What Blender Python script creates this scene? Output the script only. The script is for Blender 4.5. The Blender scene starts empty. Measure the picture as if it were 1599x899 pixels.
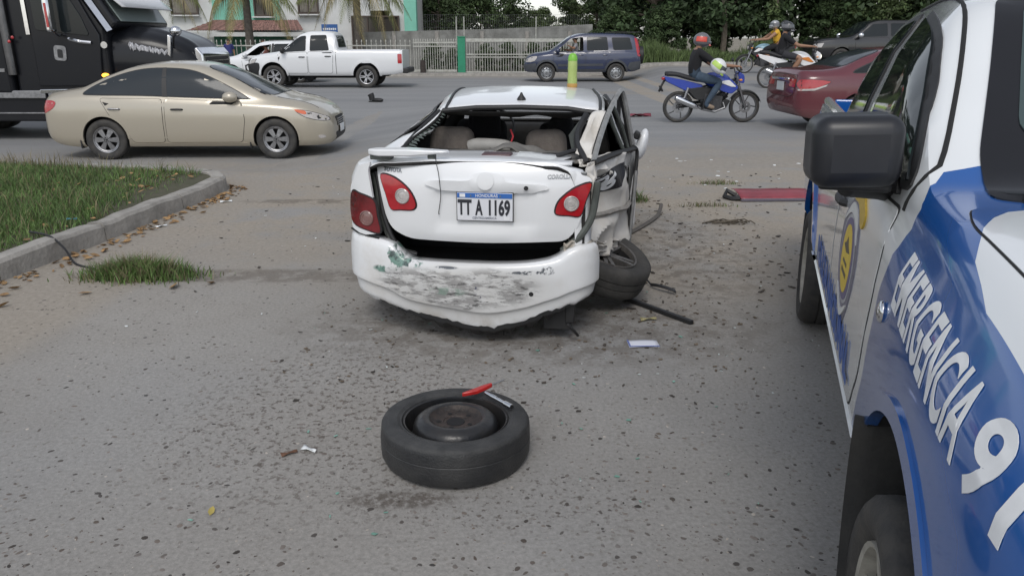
import bpy, bmesh, math, random
import numpy as np
from mathutils import Vector, Matrix
from mathutils.bvhtree import BVHTree
from mathutils.geometry import delaunay_2d_cdt
random.seed(7)
NR = np.random.default_rng(7)
R = math.radians
SC = bpy.context.scene
COL = SC.collection
# ------------------------------------------------------------------ camera, world, sun, exposure
cam_d = bpy.data.cameras.new('camera')
cam_d.sensor_width = 36.0
cam_d.lens = 27.2
cam_d.clip_start = 0.05
cam_d.clip_end = 2000
cam = bpy.data.objects.new('camera', cam_d)
COL.objects.link(cam)
cam.location = (0, 0, 1.64)
cam.rotation_euler = (R(90 - 17.957), 0, 0)
SC.camera = cam
SUN_EL, SUN_AZ = 50.0, 186.0
W = bpy.data.worlds.new('World')
SC.world = W
W.use_nodes = True
nt = W.node_tree
for n in list(nt.nodes): nt.nodes.remove(n)
sky = nt.nodes.new('ShaderNodeTexSky')
sky.sky_type = 'NISHITA'
sky.sun_disc = False
sky.sun_elevation = R(SUN_EL)
sky.sun_rotation = R(SUN_AZ)
sky.air_density = 1.0
sky.dust_density = 1.2
sky.ozone_density = 1.0
hsv = nt.nodes.new('ShaderNodeHueSaturation')
hsv.inputs['Saturation'].default_value = 0.34
bg = nt.nodes.new('ShaderNodeBackground')
bg.inputs['Strength'].default_value = 0.15
wo = nt.nodes.new('ShaderNodeOutputWorld')
nt.links.new(sky.outputs[0], hsv.inputs['Color'])
nt.links.new(hsv.outputs[0], bg.inputs['Color'])
nt.links.new(bg.outputs[0], wo.inputs['Surface'])
sun_d = bpy.data.lights.new('sun', 'SUN')
sun_d.energy = 0.9
sun_d.angle = R(20)
sun_d.color = (1.0, 0.96, 0.9)
sun = bpy.data.objects.new('sun', sun_d)
COL.objects.link(sun)
sun.rotation_euler = (R(90 - SUN_EL), 0, R(180 - SUN_AZ))
sun.location = (0, 0, 30)
VS = SC.view_settings
VS.view_transform = 'Standard'
VS.look = 'None'
VS.exposure = 0.32
VS.gamma = 1.0
VS.use_curve_mapping = False
SC.cycles.max_bounces = 8
SC.cycles.transparent_max_bounces = 12

# ------------------------------------------------------------------ object helpers
def link(name, me, parent=None):
    o = bpy.data.objects.new(name, me)
    COL.objects.link(o)
    if parent is not None: o.parent = parent
    return o

def tag(o, label=None, cat=None, group=None, kind=None):
    if label: o['label'] = label
    if cat: o['category'] = cat
    if group: o['group'] = group
    if kind: o['kind'] = kind
    return o

def thing(name, label, cat, loc=(0, 0, 0), rz=0.0, group=None):
    o = bpy.data.objects.new(name, None)
    COL.objects.link(o)
    o.empty_display_size = 0.2
    o.location = loc
    o.rotation_euler = (0, 0, rz)
    return tag(o, label, cat, group)

def node(name, parent, loc=(0, 0, 0), rot=(0, 0, 0)):
    o = bpy.data.objects.new(name, None)
    COL.objects.link(o)
    o.parent = parent
    o.location = loc
    o.rotation_euler = rot
    return o

def mesh(name, v, f, mats, parent=None, smooth=True, ang=40, mi=None):
    me = bpy.data.meshes.new(name)
    me.from_pydata([tuple(p) for p in v], [], f)
    if not isinstance(mats, (list, tuple)): mats = [mats]
    for m in mats: me.materials.append(m)
    if mi is not None: me.polygons.foreach_set('material_index', mi)
    me.validate()
    me.update()
    if smooth:
        me.polygons.foreach_set('use_smooth', [True] * len(me.polygons))
        me.set_sharp_from_angle(angle=R(ang))
    return link(name, me, parent)

def fixn(o):
    bm = bmesh.new(); bm.from_mesh(o.data)
    bmesh.ops.recalc_face_normals(bm, faces=bm.faces)
    bm.to_mesh(o.data); bm.free()
    return o

def applied(o):
    "replace the mesh of o by its evaluated mesh, modifiers cleared"
    dg = bpy.context.evaluated_depsgraph_get()
    bpy.context.view_layer.update(); dg = bpy.context.evaluated_depsgraph_get()
    me = bpy.data.meshes.new_from_object(o.evaluated_get(dg))
    o.modifiers.clear()
    o.data = me
    return o

def bev(o, w=0.01, seg=2, ang=35):
    m = o.modifiers.new('bevel', 'BEVEL')
    m.width = w; m.segments = seg; m.limit_method = 'ANGLE'; m.angle_limit = R(ang)
    return o

class MB:
    def __init__(s): s.v = []; s.f = []; s.m = []
    def add(s, v, f, mi=0, M=None):
        n = len(s.v)
        for p in v:
            p = Vector(p)
            s.v.append(M @ p if M is not None else p)
        for q in f:
            s.f.append([i + n for i in q]); s.m.append(mi)
        return s
    def box(s, c, d, mi=0, rot=None, taper=1.0, M=None):
        x, y, z = d[0] / 2, d[1] / 2, d[2] / 2
        v = []
        for k, (sx, sy) in enumerate(((-1, -1), (1, -1), (1, 1), (-1, 1))): v.append(Vector((sx * x, sy * y, -z)))
        for k, (sx, sy) in enumerate(((-1, -1), (1, -1), (1, 1), (-1, 1))): v.append(Vector((sx * x * taper, sy * y * taper, z)))
        if rot is not None:
            from mathutils import Euler
            e = Euler(rot).to_matrix()
            v = [e @ p for p in v]
        v = [p + Vector(c) for p in v]
        return s.add(v, [(3, 2, 1, 0), (4, 5, 6, 7), (0, 1, 5, 4), (1, 2, 6, 5), (2, 3, 7, 6), (3, 0, 4, 7)], mi, M)
    def lathe(s, prof, n=24, mi=0, M=None, closed=False, a0=0.0):
        "prof: (r, z) list, axis z"
        v = []; f = []
        k = len(prof)
        for i in range(n):
            a = a0 + 2 * math.pi * i / n
            for r, z in prof: v.append((r * math.cos(a), r * math.sin(a), z))
        rng = k if closed else k - 1
        for i in range(n):
            j = (i + 1) % n
            for q in range(rng):
                w = (q + 1) % k
                f.append((i * k + q, j * k + q, j * k + w, i * k + w))
        return s.add(v, f, mi, M)
    def tube(s, pts, r, n=8, mi=0, M=None, cap=True):
        pts = [Vector(p) for p in pts]
        k = len(pts)
        rr = r if isinstance(r, (list, tuple)) else [r] * k
        v = []; f = []
        up = None
        for i in range(k):
            t = (pts[min(i + 1, k - 1)] - pts[max(i - 1, 0)]).normalized()
            if up is None:
                up = Vector((0, 0, 1)) if abs(t.z) < 0.9 else Vector((1, 0, 0))
            a = t.cross(up).normalized(); b = a.cross(t).normalized(); up = b
            for q in range(n):
                th = 2 * math.pi * q / n
                v.append(pts[i] + (a * math.cos(th) + b * math.sin(th)) * rr[i])
        for i in range(k - 1):
            for q in range(n):
                w = (q + 1) % n
                f.append((i * n + q, (i + 1) * n + q, (i + 1) * n + w, i * n + w))
        if cap:
            f.append(tuple(range(n)))
            f.append(tuple(reversed(range((k - 1) * n, k * n))))
        return s.add(v, f, mi, M)
    def bar(s, a, b, r, n=8, mi=0, M=None): return s.tube([a, b], r, n, mi, M)
    def ell(s, c, r, mi=0, n=16, m=10, M=None, rot=None):
        prof = [(max(1e-4, math.sin(math.pi * i / m)), -math.cos(math.pi * i / m)) for i in range(m + 1)]
        T = Matrix.Translation(c)
        if rot is not None:
            from mathutils import Euler
            T = T @ Euler(rot).to_matrix().to_4x4()
        T = T @ Matrix.Diagonal((r[0], r[1], r[2], 1))
        if M is not None: T = M @ T
        return s.lathe(prof, n, mi, T)
    def grid(s, nu, nv, fn, mi=0, M=None):
        v = [fn(i / (nu - 1), j / (nv - 1)) for i in range(nu) for j in range(nv)]
        f = [(i * nv + j, (i + 1) * nv + j, (i + 1) * nv + j + 1, i * nv + j + 1) for i in range(nu - 1) for j in range(nv - 1)]
        return s.add(v, f, mi, M)
    def prism(s, poly, fn, mi=0, M=None):
        "poly 2d; fn(u,v,k) -> 3d for k = 0, 1"
        n = len(poly)
        v = [fn(p[0], p[1], 0) for p in poly] + [fn(p[0], p[1], 1) for p in poly]
        f = [tuple(reversed(range(n))), tuple(range(n, 2 * n))]
        for i in range(n):
            j = (i + 1) % n
            f.append((i, j, n + j, n + i))
        return s.add(v, f, mi, M)
    def build(s, name, mats, parent=None, smooth=True, ang=40, bevel=0, fix=True, seg=2):
        o = mesh(name, s.v, s.f, mats, parent, smooth, ang, s.m)
        if fix: fixn(o)
        if bevel: bev(o, bevel, seg)
        return o

def axis_M(c, d, up=(0, 0, 1)):
    "matrix taking local z to direction d at c"
    z = Vector(d).normalized()
    u = Vector(up)
    if abs(z.dot(u)) > 0.98: u = Vector((1, 0, 0))
    x = u.cross(z).normalized(); y = z.cross(x)
    m = Matrix((x, y, z)).transposed().to_4x4()
    m.translation = Vector(c)
    return m

class PC:
    "monotone cubic through control points"
    def __init__(s, pts):
        x = np.array([p[0] for p in pts], float); y = np.array([p[1] for p in pts], float)
        h = np.diff(x); d = np.diff(y) / h
        m = np.zeros(len(x))
        m[0] = d[0]; m[-1] = d[-1]
        for i in range(1, len(x) - 1):
            if d[i - 1] * d[i] > 0:
                w1 = 2 * h[i] + h[i - 1]; w2 = h[i] + 2 * h[i - 1]
                m[i] = (w1 + w2) / (w1 / d[i - 1] + w2 / d[i])
        s.x, s.y, s.m = x, y, m
    def __call__(s, t):
        x, y, m = s.x, s.y, s.m
        t = min(max(t, x[0]), x[-1])
        i = min(int(np.searchsorted(x, t, 'right')) - 1, len(x) - 2)
        h = x[i + 1] - x[i]; u = (t - x[i]) / h
        return float((2*u**3-3*u*u+1)*y[i] + (u**3-2*u*u+u)*h*m[i] + (-2*u**3+3*u*u)*y[i+1] + (u**3-u*u)*h*m[i+1])

def S(a, b, t):
    u = min(max((t - a) / (b - a), 0.0), 1.0)
    return u * u * (3 - 2 * u)

def zg(x, y):
    "height of the ground: the near lanes dip a little on the left, the far side rises on the right"
    dip = -0.22 * S(-1.6, -3.4, x) * S(9.6, 11.4, y) * (1 - S(17, 22, y))
    rise = 0.45 * S(4.0, 6.5, x) * S(16, 25, y)
    return dip + rise

def rc(poly, r, n=4):
    "round the corners of a 2d polygon"
    out = []
    k = len(poly)
    for i in range(k):
        p = Vector(poly[i]); a = Vector(poly[i - 1]); b = Vector(poly[(i + 1) % k])
        ri = r[i] if isinstance(r, (list, tuple)) else r
        la, lb = (a - p).length, (b - p).length
        q = min(ri, la * 0.45, lb * 0.45)
        s, e = p + (a - p) * (q / la), p + (b - p) * (q / lb)
        for j in range(n + 1):
            t = j / n
            out.append(tuple(s * (1 - t) ** 2 + p * 2 * t * (1 - t) + e * t * t))
    return out

def crv(pts, n=6, closed=True):
    "Catmull-Rom through points"
    P = [Vector(p) for p in pts]
    k = len(P); out = []
    rng = k if closed else k - 1
    for i in range(rng):
        g = (lambda j: P[j % k]) if closed else (lambda j: P[min(max(j, 0), k - 1)])
        p0, p1, p2, p3 = g(i - 1), g(i), g(i + 1), g(i + 2)
        for j in range(n):
            t = j / n
            out.append(tuple(0.5 * ((2 * p1) + (p2 - p0) * t + (2 * p0 - 5 * p1 + 4 * p2 - p3) * t * t + (3 * p1 - p0 - 3 * p2 + p3) * t ** 3)))
    if not closed: out.append(tuple(P[-1]))
    return out

def area(p): return 0.5 * sum(p[i - 1][0] * p[i][1] - p[i][0] * p[i - 1][1] for i in range(len(p)))

def inset(poly, d):
    k = len(poly); sg = 1 if area(poly) > 0 else -1
    out = []
    for i in range(k):
        a, p, b = Vector(poly[i - 1]), Vector(poly[i]), Vector(poly[(i + 1) % k])
        e1 = (p - a); e2 = (b - p)
        if e1.length < 1e-9 or e2.length < 1e-9: out.append(tuple(p)); continue
        e1.normalize(); e2.normalize()
        n = Vector((-(e1.y + e2.y), e1.x + e2.x)) * sg
        if n.length < 1e-6: out.append(tuple(p)); continue
        n.normalize()
        c = max(0.5, n.dot(Vector((-e1.y, e1.x)) * sg))
        out.append(tuple(p + n * (d / c)))
    return out

def inside(p, poly):
    x, y = p; r = False
    for i in range(len(poly)):
        x1, y1 = poly[i - 1]; x2, y2 = poly[i]
        if (y1 > y) != (y2 > y) and x < (x2 - x1) * (y - y1) / (y2 - y1) + x1: r = not r
    return r

def tess(poly, sp):
    "triangulate a polygon with interior points about sp apart"
    pts = []
    for i in range(len(poly)):
        a, b = Vector(poly[i]), Vector(poly[(i + 1) % len(poly)])
        n = max(1, int((b - a).length / sp))
        for j in range(n): pts.append(a + (b - a) * (j / n))
    nb = len(pts)
    ring = inset([tuple(p) for p in pts], sp * 0.45)
    xs = [p[0] for p in poly]; ys = [p[1] for p in poly]
    nx = int((max(xs) - min(xs)) / sp); ny = int((max(ys) - min(ys)) / sp)
    for i in range(1, nx + 1):
        for j in range(1, ny + 1):
            q = (min(xs) + (i - 0.3) * sp, min(ys) + (j - 0.4) * sp)
            if inside(q, ring): pts.append(Vector(q))
    v, e, f, *_ = delaunay_2d_cdt(pts, [(i, (i + 1) % nb) for i in range(nb)], [], 1, 1e-7)
    return [tuple(p) for p in v], [tuple(q) for q in f], nb

SIDE = lambda s: (lambda u, v: (Vector((u, 5 * s, v)), Vector((0, -s, 0))))
FRONT = lambda u, v: (Vector((9, u, v)), Vector((-1, 0, 0)))
REAR = lambda u, v: (Vector((-9, u, v)), Vector((1, 0, 0)))
TOP = lambda u, v: (Vector((u, v, 6)), Vector((0, 0, -1)))

def onto(bvh, ax, u, v, off):
    o, d = ax(u, v)
    h = bvh.ray_cast(o, d)
    if h[0] is None:
        h = bvh.find_nearest(o + d * 4.2)
    n = h[1]
    if n.dot(d) > 0: n = -n
    return h[0] + n * off, n

def patch(name, bvh, poly, ax, m, parent, off=0.004, sp=0.06, seam=0.0, seam_m=None, skirt=0.012, smooth=True):
    "a panel laid on the body: its outline given in 2d, pressed on the surface along the axis"
    V = []; F = []; MI = []
    def lay(pl, off, mi, sk):
        v2, f2, nb = tess(pl, sp)
        n0 = len(V)
        P = [onto(bvh, ax, p[0], p[1], off) for p in v2]
        for p, n in P: V.append(p)
        for q in f2: F.append([i + n0 for i in q]); MI.append(mi)
        from collections import Counter
        E = Counter()
        D = {}
        for q in f2:
            for i in range(len(q)):
                a, b = q[i - 1], q[i]
                E[(min(a, b), max(a, b))] += 1; D[(min(a, b), max(a, b))] = (a, b)
        low = {}
        for k, c in E.items():
            if c == 1:
                a, b = D[k]
                for w in (a, b):
                    if w not in low:
                        low[w] = len(V); V.append(P[w][0] - P[w][1] * sk)
                F.append([a + n0, low[a], low[b], b + n0]); MI.append(mi)
    mats = [m]
    if seam:
        mats.append(seam_m)
        lay(poly, off * 0.45, 1, skirt)
        lay(inset(poly, seam), off, 0, off * 0.8)
    else:
        lay(poly, off, 0, skirt)
    o = mesh(name, V, F, mats, parent, smooth, 50, MI)
    # orient faces outwards
    bm = bmesh.new(); bm.from_mesh(o.data)
    for fc in bm.faces:
        c = fc.calc_center_median()
        h = bvh.find_nearest(c)
        if h[0] is not None and fc.normal.dot(h[1]) < -0.2: fc.normal_flip()
    bm.to_mesh(o.data); bm.free()
    return o

def text2d(s, size, bold=0.0, width=1.0, shear=0.0):
    cu = bpy.data.curves.new('lettering', 'FONT')
    cu.body = s; cu.size = size; cu.offset = bold; cu.shear = shear; cu.resolution_u = 7
    cu.align_x = 'LEFT'
    o = bpy.data.objects.new('lettering', cu); COL.objects.link(o)
    dg = bpy.context.evaluated_depsgraph_get(); dg.update()
    me = bpy.data.meshes.new_from_object(o.evaluated_get(dg))
    v = [(p.co.x * width, p.co.y) for p in me.vertices]
    f = [tuple(p.vertices) for p in me.polygons]
    bpy.data.objects.remove(o); bpy.data.curves.remove(cu); bpy.data.meshes.remove(me)
    return v, f

def lettering(name, s, size, fn, m, parent, bold=0.0, width=1.0, shear=0.0, depth=0.0015, sub=0.0, fit=0.0):
    "raised lettering; fn(u, v, h) -> point at height h over the surface"
    v, f = text2d(s, size, bold, width, shear)
    if fit:
        a = min(p[0] for p in v); k = fit / (max(p[0] for p in v) - a)
        v = [((p[0] - a) * k, p[1]) for p in v]
    bm = bmesh.new()
    vs = [bm.verts.new((p[0], p[1], 0)) for p in v]
    for q in f:
        try: bm.faces.new([vs[i] for i in q])
        except ValueError: pass
    bmesh.ops.remove_doubles(bm, verts=bm.verts, dist=1e-6)
    bmesh.ops.triangulate(bm, faces=bm.faces)
    if sub:
        for _ in range(3):
            es = [e for e in bm.edges if e.calc_length() > sub]
            if not es: break
            bmesh.ops.subdivide_edges(bm, edges=es, cuts=1)
            bmesh.ops.triangulate(bm, faces=bm.faces)
    bm.verts.index_update()
    V = [fn(p.co.x, p.co.y, depth) for p in bm.verts]
    F = [[w.index for w in q.verts] for q in bm.faces]
    n = len(V)
    V += [fn(p.co.x, p.co.y, -0.002) for p in bm.verts]
    for e in bm.edges:
        if len(e.link_faces) == 1:
            a, b = e.verts[0].index, e.verts[1].index
            F.append([a, b, b + n, a + n])
    bm.free()
    o = mesh(name, V, F, m, parent, True, 50)
    return o

def boolean(o, cutter, op='DIFFERENCE'):
    cutter.parent = o.parent
    m = o.modifiers.new('cut', 'BOOLEAN')
    m.operation = op; m.object = cutter; m.solver = 'EXACT'
    applied(o)
    bpy.data.objects.remove(cutter)
    return o

# ------------------------------------------------------------------ materials
MATS = {}
def mat(name, col, rough=0.5, metal=0.0, coat=0.0, var=0.0, vs=6.0, var2=None, bump=0.0, bs=60.0, emit=None, es=0.0, spec=0.5, alpha=1.0, trans=0.0, island=0.0, detail=5.0):
    if name in MATS: return MATS[name]
    m = bpy.data.materials.new(name); m.use_nodes = True
    t = m.node_tree; b = t.nodes['Principled BSDF']
    b.inputs['Base Color'].default_value = (*col, 1)
    b.inputs['Roughness'].default_value = rough
    b.inputs['Metallic'].default_value = metal
    b.inputs['Coat Weight'].default_value = coat
    b.inputs['Coat Roughness'].default_value = 0.06
    b.inputs['Specular IOR Level'].default_value = spec
    b.inputs['Alpha'].default_value = alpha
    b.inputs['Transmission Weight'].default_value = trans
    if emit:
        b.inputs['Emission Color'].default_value = (*emit, 1); b.inputs['Emission Strength'].default_value = es
    tc = None
    if var or bump or island:
        tc = t.nodes.new('ShaderNodeTexCoord')
    colsock = None
    if var:
        nz = t.nodes.new('ShaderNodeTexNoise'); nz.inputs['Scale'].default_value = vs; nz.inputs['Detail'].default_value = detail
        nz.inputs['Roughness'].default_value = 0.65
        t.links.new(tc.outputs['Object'], nz.inputs['Vector'])
        rp = t.nodes.new('ShaderNodeValToRGB')
        rp.color_ramp.elements[0].position = 0.32; rp.color_ramp.elements[1].position = 0.68
        c2 = var2 if var2 else tuple(c * (1 - var) for c in col)
        rp.color_ramp.elements[0].color = (*c2, 1); rp.color_ramp.elements[1].color = (*col, 1)
        t.links.new(nz.outputs['Fac'], rp.inputs['Fac'])
        colsock = rp.outputs['Color']
    if island:
        g = t.nodes.new('ShaderNodeNewGeometry')
        mp = t.nodes.new('ShaderNodeMapRange'); mp.inputs['To Min'].default_value = 1 - island; mp.inputs['To Max'].default_value = 1 + island
        t.links.new(g.outputs['Random Per Island'], mp.inputs['Value'])
        mx = t.nodes.new('ShaderNodeMix'); mx.data_type = 'RGBA'; mx.blend_type = 'MULTIPLY'; mx.inputs['Factor'].default_value = 1
        if colsock: t.links.new(colsock, mx.inputs['A'])
        else: mx.inputs['A'].default_value = (*col, 1)
        t.links.new(mp.outputs[0], mx.inputs['B'])
        colsock = mx.outputs['Result']
    if colsock: t.links.new(colsock, b.inputs['Base Color'])
    if bump:
        nb = t.nodes.new('ShaderNodeTexNoise'); nb.inputs['Scale'].default_value = bs; nb.inputs['Detail'].default_value = 4
        t.links.new(tc.outputs['Object'], nb.inputs['Vector'])
        bp = t.nodes.new('ShaderNodeBump'); bp.inputs['Strength'].default_value = bump; bp.inputs['Distance'].default_value = 0.02
        t.links.new(nb.outputs['Fac'], bp.inputs['Height'])
        t.links.new(bp.outputs['Normal'], b.inputs['Normal'])
    MATS[name] = m
    return m

def paint(name, col, dust=(0.32, 0.28, 0.22), amt=0.35, top=0.7, rough=0.3, metal=0.0, coat=0.6):
    "car paint with road dust thickening in patches on the lower body"
    if name in MATS: return MATS[name]
    m = mat(name, col, rough, metal, coat)
    t = m.node_tree; b = t.nodes['Principled BSDF']
    tc = t.nodes.new('ShaderNodeTexCoord')
    sx = t.nodes.new('ShaderNodeSeparateXYZ'); t.links.new(tc.outputs['Object'], sx.inputs[0])
    mr = t.nodes.new('ShaderNodeMapRange'); mr.interpolation_type = 'SMOOTHSTEP'
    mr.inputs['From Min'].default_value = 0.15; mr.inputs['From Max'].default_value = top
    mr.inputs['To Min'].default_value = 1.0; mr.inputs['To Max'].default_value = 0.12
    t.links.new(sx.outputs['Z'], mr.inputs['Value'])
    nz = t.nodes.new('ShaderNodeTexNoise'); nz.inputs['Scale'].default_value = 3.5; nz.inputs['Detail'].default_value = 8; nz.inputs['Roughness'].default_value = 0.7
    t.links.new(tc.outputs['Object'], nz.inputs['Vector'])
    mu = t.nodes.new('ShaderNodeMath'); mu.operation = 'MULTIPLY'
    t.links.new(mr.outputs[0], mu.inputs[0]); t.links.new(nz.outputs['Fac'], mu.inputs[1])
    m2 = t.nodes.new('ShaderNodeMath'); m2.operation = 'MULTIPLY'; m2.inputs[1].default_value = amt * 1.8; m2.use_clamp = True
    t.links.new(mu.outputs[0], m2.inputs[0])
    mx = t.nodes.new('ShaderNodeMix'); mx.data_type = 'RGBA'
    mx.inputs['A'].default_value = (*col, 1); mx.inputs['B'].default_value = (*dust, 1)
    t.links.new(m2.outputs[0], mx.inputs['Factor'])
    t.links.new(mx.outputs['Result'], b.inputs['Base Color'])
    ra = t.nodes.new('ShaderNodeMapRange'); ra.inputs['To Min'].default_value = rough; ra.inputs['To Max'].default_value = 0.75
    t.links.new(m2.outputs[0], ra.inputs['Value']); t.links.new(ra.outputs[0], b.inputs['Roughness'])
    cw = t.nodes.new('ShaderNodeMapRange'); cw.inputs['To Min'].default_value = coat; cw.inputs['To Max'].default_value = 0.0
    t.links.new(m2.outputs[0], cw.inputs['Value']); t.links.new(cw.outputs[0], b.inputs['Coat Weight'])
    return m

RUBBER = mat('tyre rubber', (0.022, 0.022, 0.023), 0.75, var=0.5, vs=9, var2=(0.06, 0.055, 0.048), bump=0.15, bs=90)
RUBBER2 = mat('worn rubber', (0.013, 0.014, 0.016), 0.5, var=0.5, vs=6, var2=(0.036, 0.036, 0.036), bump=0.2, bs=120)
ALLOY = mat('alloy', (0.42, 0.43, 0.44), 0.35, 0.85, var=0.35, vs=12)
DARK = mat('dark plastic', (0.018, 0.018, 0.019), 0.55, var=0.3, vs=14, bump=0.05, bs=200)
BLACK = mat('black', (0.008, 0.008, 0.009), 0.8)
SEAM = mat('seam shadow gap', (0.012, 0.012, 0.012), 0.8)
CHROME = mat('chrome', (0.72, 0.73, 0.75), 0.12, 1.0, var=0.15, vs=20)
STEEL = mat('steel', (0.35, 0.35, 0.36), 0.4, 0.9, var=0.4, vs=18)
GLASS = mat('tinted glass', (0.014, 0.018, 0.02), 0.05, spec=0.3)
GLASS2 = mat('grey tinted glass', (0.03, 0.036, 0.042), 0.1, spec=0.22)
REDLAMP = mat('red lamp lens', (0.42, 0.015, 0.022), 0.12, coat=0.7, var=0.25, vs=30)
CLEARLAMP = mat('clear lamp lens', (0.5, 0.47, 0.45), 0.12, coat=0.7, var=0.3, vs=40)
AMBER = mat('amber lens', (0.7, 0.25, 0.03), 0.2, coat=0.5)
LETTERWHITE = mat('white vinyl', (0.78, 0.79, 0.8), 0.4, var=0.12, vs=15)

# ------------------------------------------------------------------ vehicle helpers
def car_loft(c, n=72):
    "body surface from control curves along its length -> verts, faces"
    q = {k: PC(c[k]) for k in ('zb', 'zs', 'zt', 'wl', 'wt')}
    x0, x1 = c['x']
    xs = [x0 + (x1 - x0) * (0.5 - 0.5 * math.cos(math.pi * i / (n - 1))) * 0.5 + (x1 - x0) * i / (n - 1) * 0.5 for i in range(n)]
    crown = c.get('crown', 0.02); bul = c.get('bulge', 0.03); sh = c.get('sh', 0.93); low = c.get('low', 0.95)
    V = []
    for x in xs:
        zb, zs, zt, wl, wt = (q[k](x) for k in ('zb', 'zs', 'zt', 'wl', 'wt'))
        h = zs - zb; g = max(zt - zs, 0.012); ws = wl * sh; wt = min(wt, ws)
        B = bul * min(1, g / 0.35)
        P = [(wl * 0.6, zb), (wl * low * 0.95, zb + 0.004), (wl * low, zb + 0.05 * h + 0.012), (wl * (low * .4 + .6), zb + 0.2 * h),
             (wl, zb + 0.5 * h), (wl * 0.996, zb + 0.72 * h), (wl * 0.983, zb + 0.9 * h), (wl * (sh * .5 + .485), zb + 0.975 * h), (ws, zs),
             (ws + (wt - ws) * .3 + B * .7, zs + g * .3), (ws + (wt - ws) * .62 + B * .9, zs + g * .62), (wt + (ws - wt) * .06 + B * .3, zs + g * 0.88),
             (wt * 0.97, zs + g * 0.96), (wt * 0.86, zs + g * 0.99), (wt * 0.5, zt + crown * .75)]
        ring = [(0, zb)] + P + [(0, zt + crown)] + [(-y, z) for y, z in reversed(P)]
        V.append([(x, y, z) for y, z in ring])
    k = len(V[0])
    verts = [p for r in V for p in r]
    faces = []
    for i in range(n - 1):
        for j in range(k):
            w = (j + 1) % k
            faces.append((i * k + j, i * k + w, (i + 1) * k + w, (i + 1) * k + j))
    faces.append(tuple(range(k)))
    faces.append(tuple(reversed(range((n - 1) * k, n * k))))
    return verts, faces, xs, k

def bvh_of(o):
    bm = bmesh.new(); bm.from_mesh(o.data)
    b = BVHTree.FromBMesh(bm); bm.free()
    return b

def arch_cutter(axles, w, r, z, depth=0.34):
    mb = MB()
    for x in axles:
        for s in (1, -1):
            M = Matrix.Translation((x, s * (w - depth / 2 + 0.2), z)) @ Matrix.Rotation(R(90), 4, 'X')
            n = 40
            v = []
            for k in (-1, 1):
                for i in range(n):
                    a = 2 * math.pi * i / n
                    v.append((r * math.cos(a), r * math.sin(a), k * (depth / 2 + 0.2)))
            f = [tuple(reversed(range(n))), tuple(range(n, 2 * n))]
            for i in range(n):
                j = (i + 1) % n
                f.append((i, j, n + j, n + i))
            mb.add(v, f, 1, M)
    return mb.build('cutter', [BLACK, BLACK], None, False)

def tyre_profile(r, w, rim):
    h = w / 2
    return [(rim * 0.97, -h * 0.72), (rim, -h * 0.8), (rim + (r - rim) * .35, -h * 0.98), (rim + (r - rim) * .65, -h), (r - 0.022, -h * 0.93), (r - 0.006, -h * 0.8),
            (r, -h * 0.5), (r, -h * 0.26), (r - 0.008, -h * 0.24), (r - 0.008, -h * .2), (r, -h * 0.18), (r + .001, 0), (r, h * 0.18), (r - 0.008, h * .2), (r - 0.008, h * .24), (r, h * .26),
            (r, h * 0.5), (r - 0.006, h * 0.8), (r - 0.022, h * 0.93), (rim + (r - rim) * .65, h), (rim + (r - rim) * .35, h * 0.98), (rim, h * 0.8), (rim * 0.97, h * 0.72)]

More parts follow.
